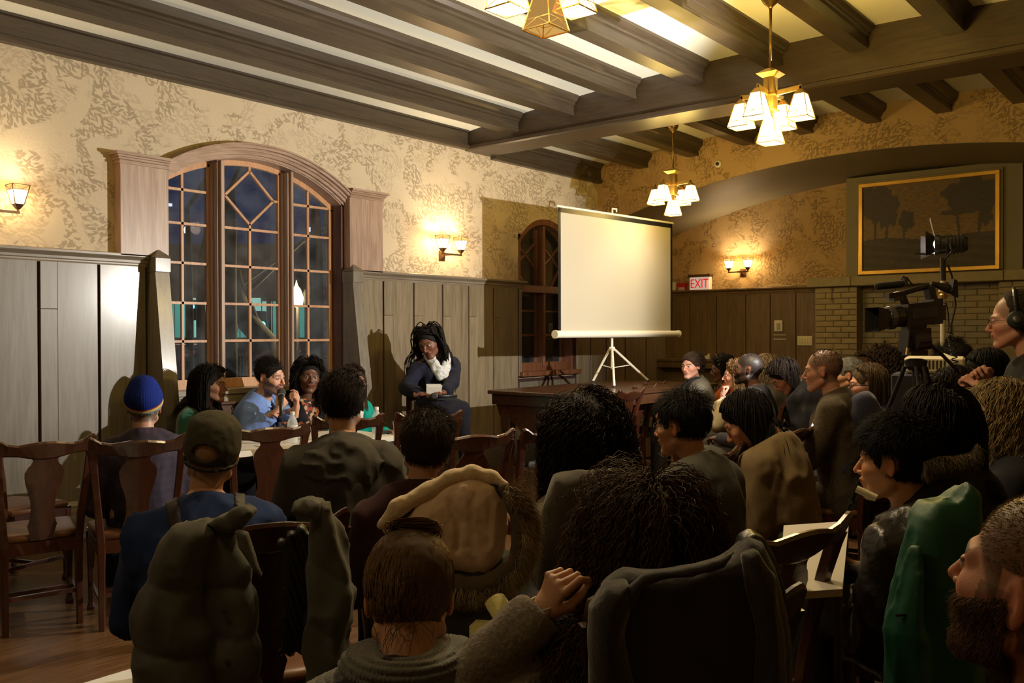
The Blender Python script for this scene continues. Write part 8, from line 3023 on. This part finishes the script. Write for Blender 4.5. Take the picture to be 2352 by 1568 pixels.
# navy jacket over the chair of the woman with the bob
T = 5.0
ct = thing('navy_jacket', at(1960, 960, T), 'navy jacket draped over the chair beside the man in tweed', 'coat')
n1_ = [at(1985, 925, T), at(1955, 955, T), at(1938, 1010, T), at(1935, 1080, T)]
n2_ = [at(1985, 925, T), at(2005, 985, T), at(2005, 1080, T)]
blob_mesh('jacket_body', lambda P: smin(path_sdf(P, n1_, [.05, .06, .07, .08]), flat_sdf(P, n2_, [.06, .10, .12], .05, RIGHTV), .05) + fold_noise(P, 8, .02, .6), n1_ + n2_, .2, .014, plain('navy_cloth', (.018, .018, .05), .85, sheen=.2), ct)

# fur edge of the hood worn by the dark-haired person
FP = [at(x, y, 2.62) for x, y in ((2118, 1062), (2150, 1050), (2190, 1048), (2226, 1040), (2240, 1018))]
fur('hood_fur', FP, .030, [A_([0, 0, -1.]) - FWDV * .5 for q in FP], 3000, .045, (.11, .08, .045), A22.root, 8, r=.0009)

# yellow legal pad on the lap
T = 2.28
yp = plain('yellow_paper', (.72, .66, .27), .8, noise=.03, scale=20)
def line_paper():
    m, nt, b = nmat('ruled_yellow_paper')
    tc = N(nt, 'ShaderNodeTexCoord')
    w = N(nt, 'ShaderNodeTexNoise', ins={'Vector': N(nt, 'ShaderNodeMapping', ins={'Vector': tc.outputs['Object'], 'Scale': (90, 90, 400)}).outputs[0], 'Scale': 1.0, 'Detail': 4.0})
    nt.links.new(ramp(nt, w.outputs[0], [(.30, (.34, .31, .14)), (.40, (.72, .66, .28))]), b.inputs['Base Color'])
    b.inputs['Roughness'].default_value = .8
    return m
RP = line_paper()
c = at(1180, 1450, T)
pd_ = thing('legal_pad', c, 'yellow ruled pad with its pages rolled over, on a lap in the foreground', 'notepad')
u_ = unit(RIGHTV * A_([1, 1, 0])); v_ = unit(FWDV * A_([1, 1, 0])); tilt = A_([0, 0, .45])
def pp(a, b, z=0): return c + u_ * a + (v_ + tilt) * b + A_([0, 0, z])
for k in range(5):
    z = -.003 * k; e = .004 * k
    MB().hexa([pp(-.095 - e, -.075, z - .0022), pp(.115 + e, -.090, z - .0022), pp(.125, .075, z - .0022), pp(-.10 - e, .055 + e, z - .0022), pp(-.095 - e, -.075, z), pp(.115 + e, -.090, z), pp(.125, .075, z), pp(-.10 - e, .055 + e, z)]).build('page', RP if k == 0 else yp, pd_)
pts = []
r0, r1_ = at(1150, 1402, T - .03), at(1192, 1468, T - .10)
axd = unit(r1_ - r0); s1 = unit(np.cross(axd, A_([0, 0, 1.]))); s2 = np.cross(s1, axd)
m_ = MB(); vs = []; n_ = 60
for i in range(n_):
    a = i / n_ * 2 * math.pi * 2.4; rr0 = .030 - .012 * i / n_
    for e_ in (r0 - axd * .03, r1_ + axd * .02):
        for q in (0, .0012): vs.append(e_ + (s1 * math.cos(a) + s2 * math.sin(a)) * (rr0 + q))
fs = []
for i in range(n_ - 1):
    b0, b1 = i * 4, (i + 1) * 4
    fs += [(b0, b1, b1 + 2, b0 + 2), (b0 + 1, b0 + 3, b1 + 3, b1 + 1), (b0, b0 + 1, b1 + 1, b1), (b0 + 2, b1 + 2, b1 + 3, b0 + 3)]
m_.add(vs, fs).build('rolled_pages', RP, pd_, smooth=True)
MB().hexa([pp(-.02, -.10, -.022), pp(.10, -.11, -.022), pp(.11, .03, -.022), pp(-.02, .03, -.022), pp(-.02, -.10, -.018), pp(.10, -.11, -.018), pp(.11, .03, -.018), pp(-.02, .03, -.018)]).build('green_backing', plain('green_folder', (.05, .42, .12), .6), pd_)
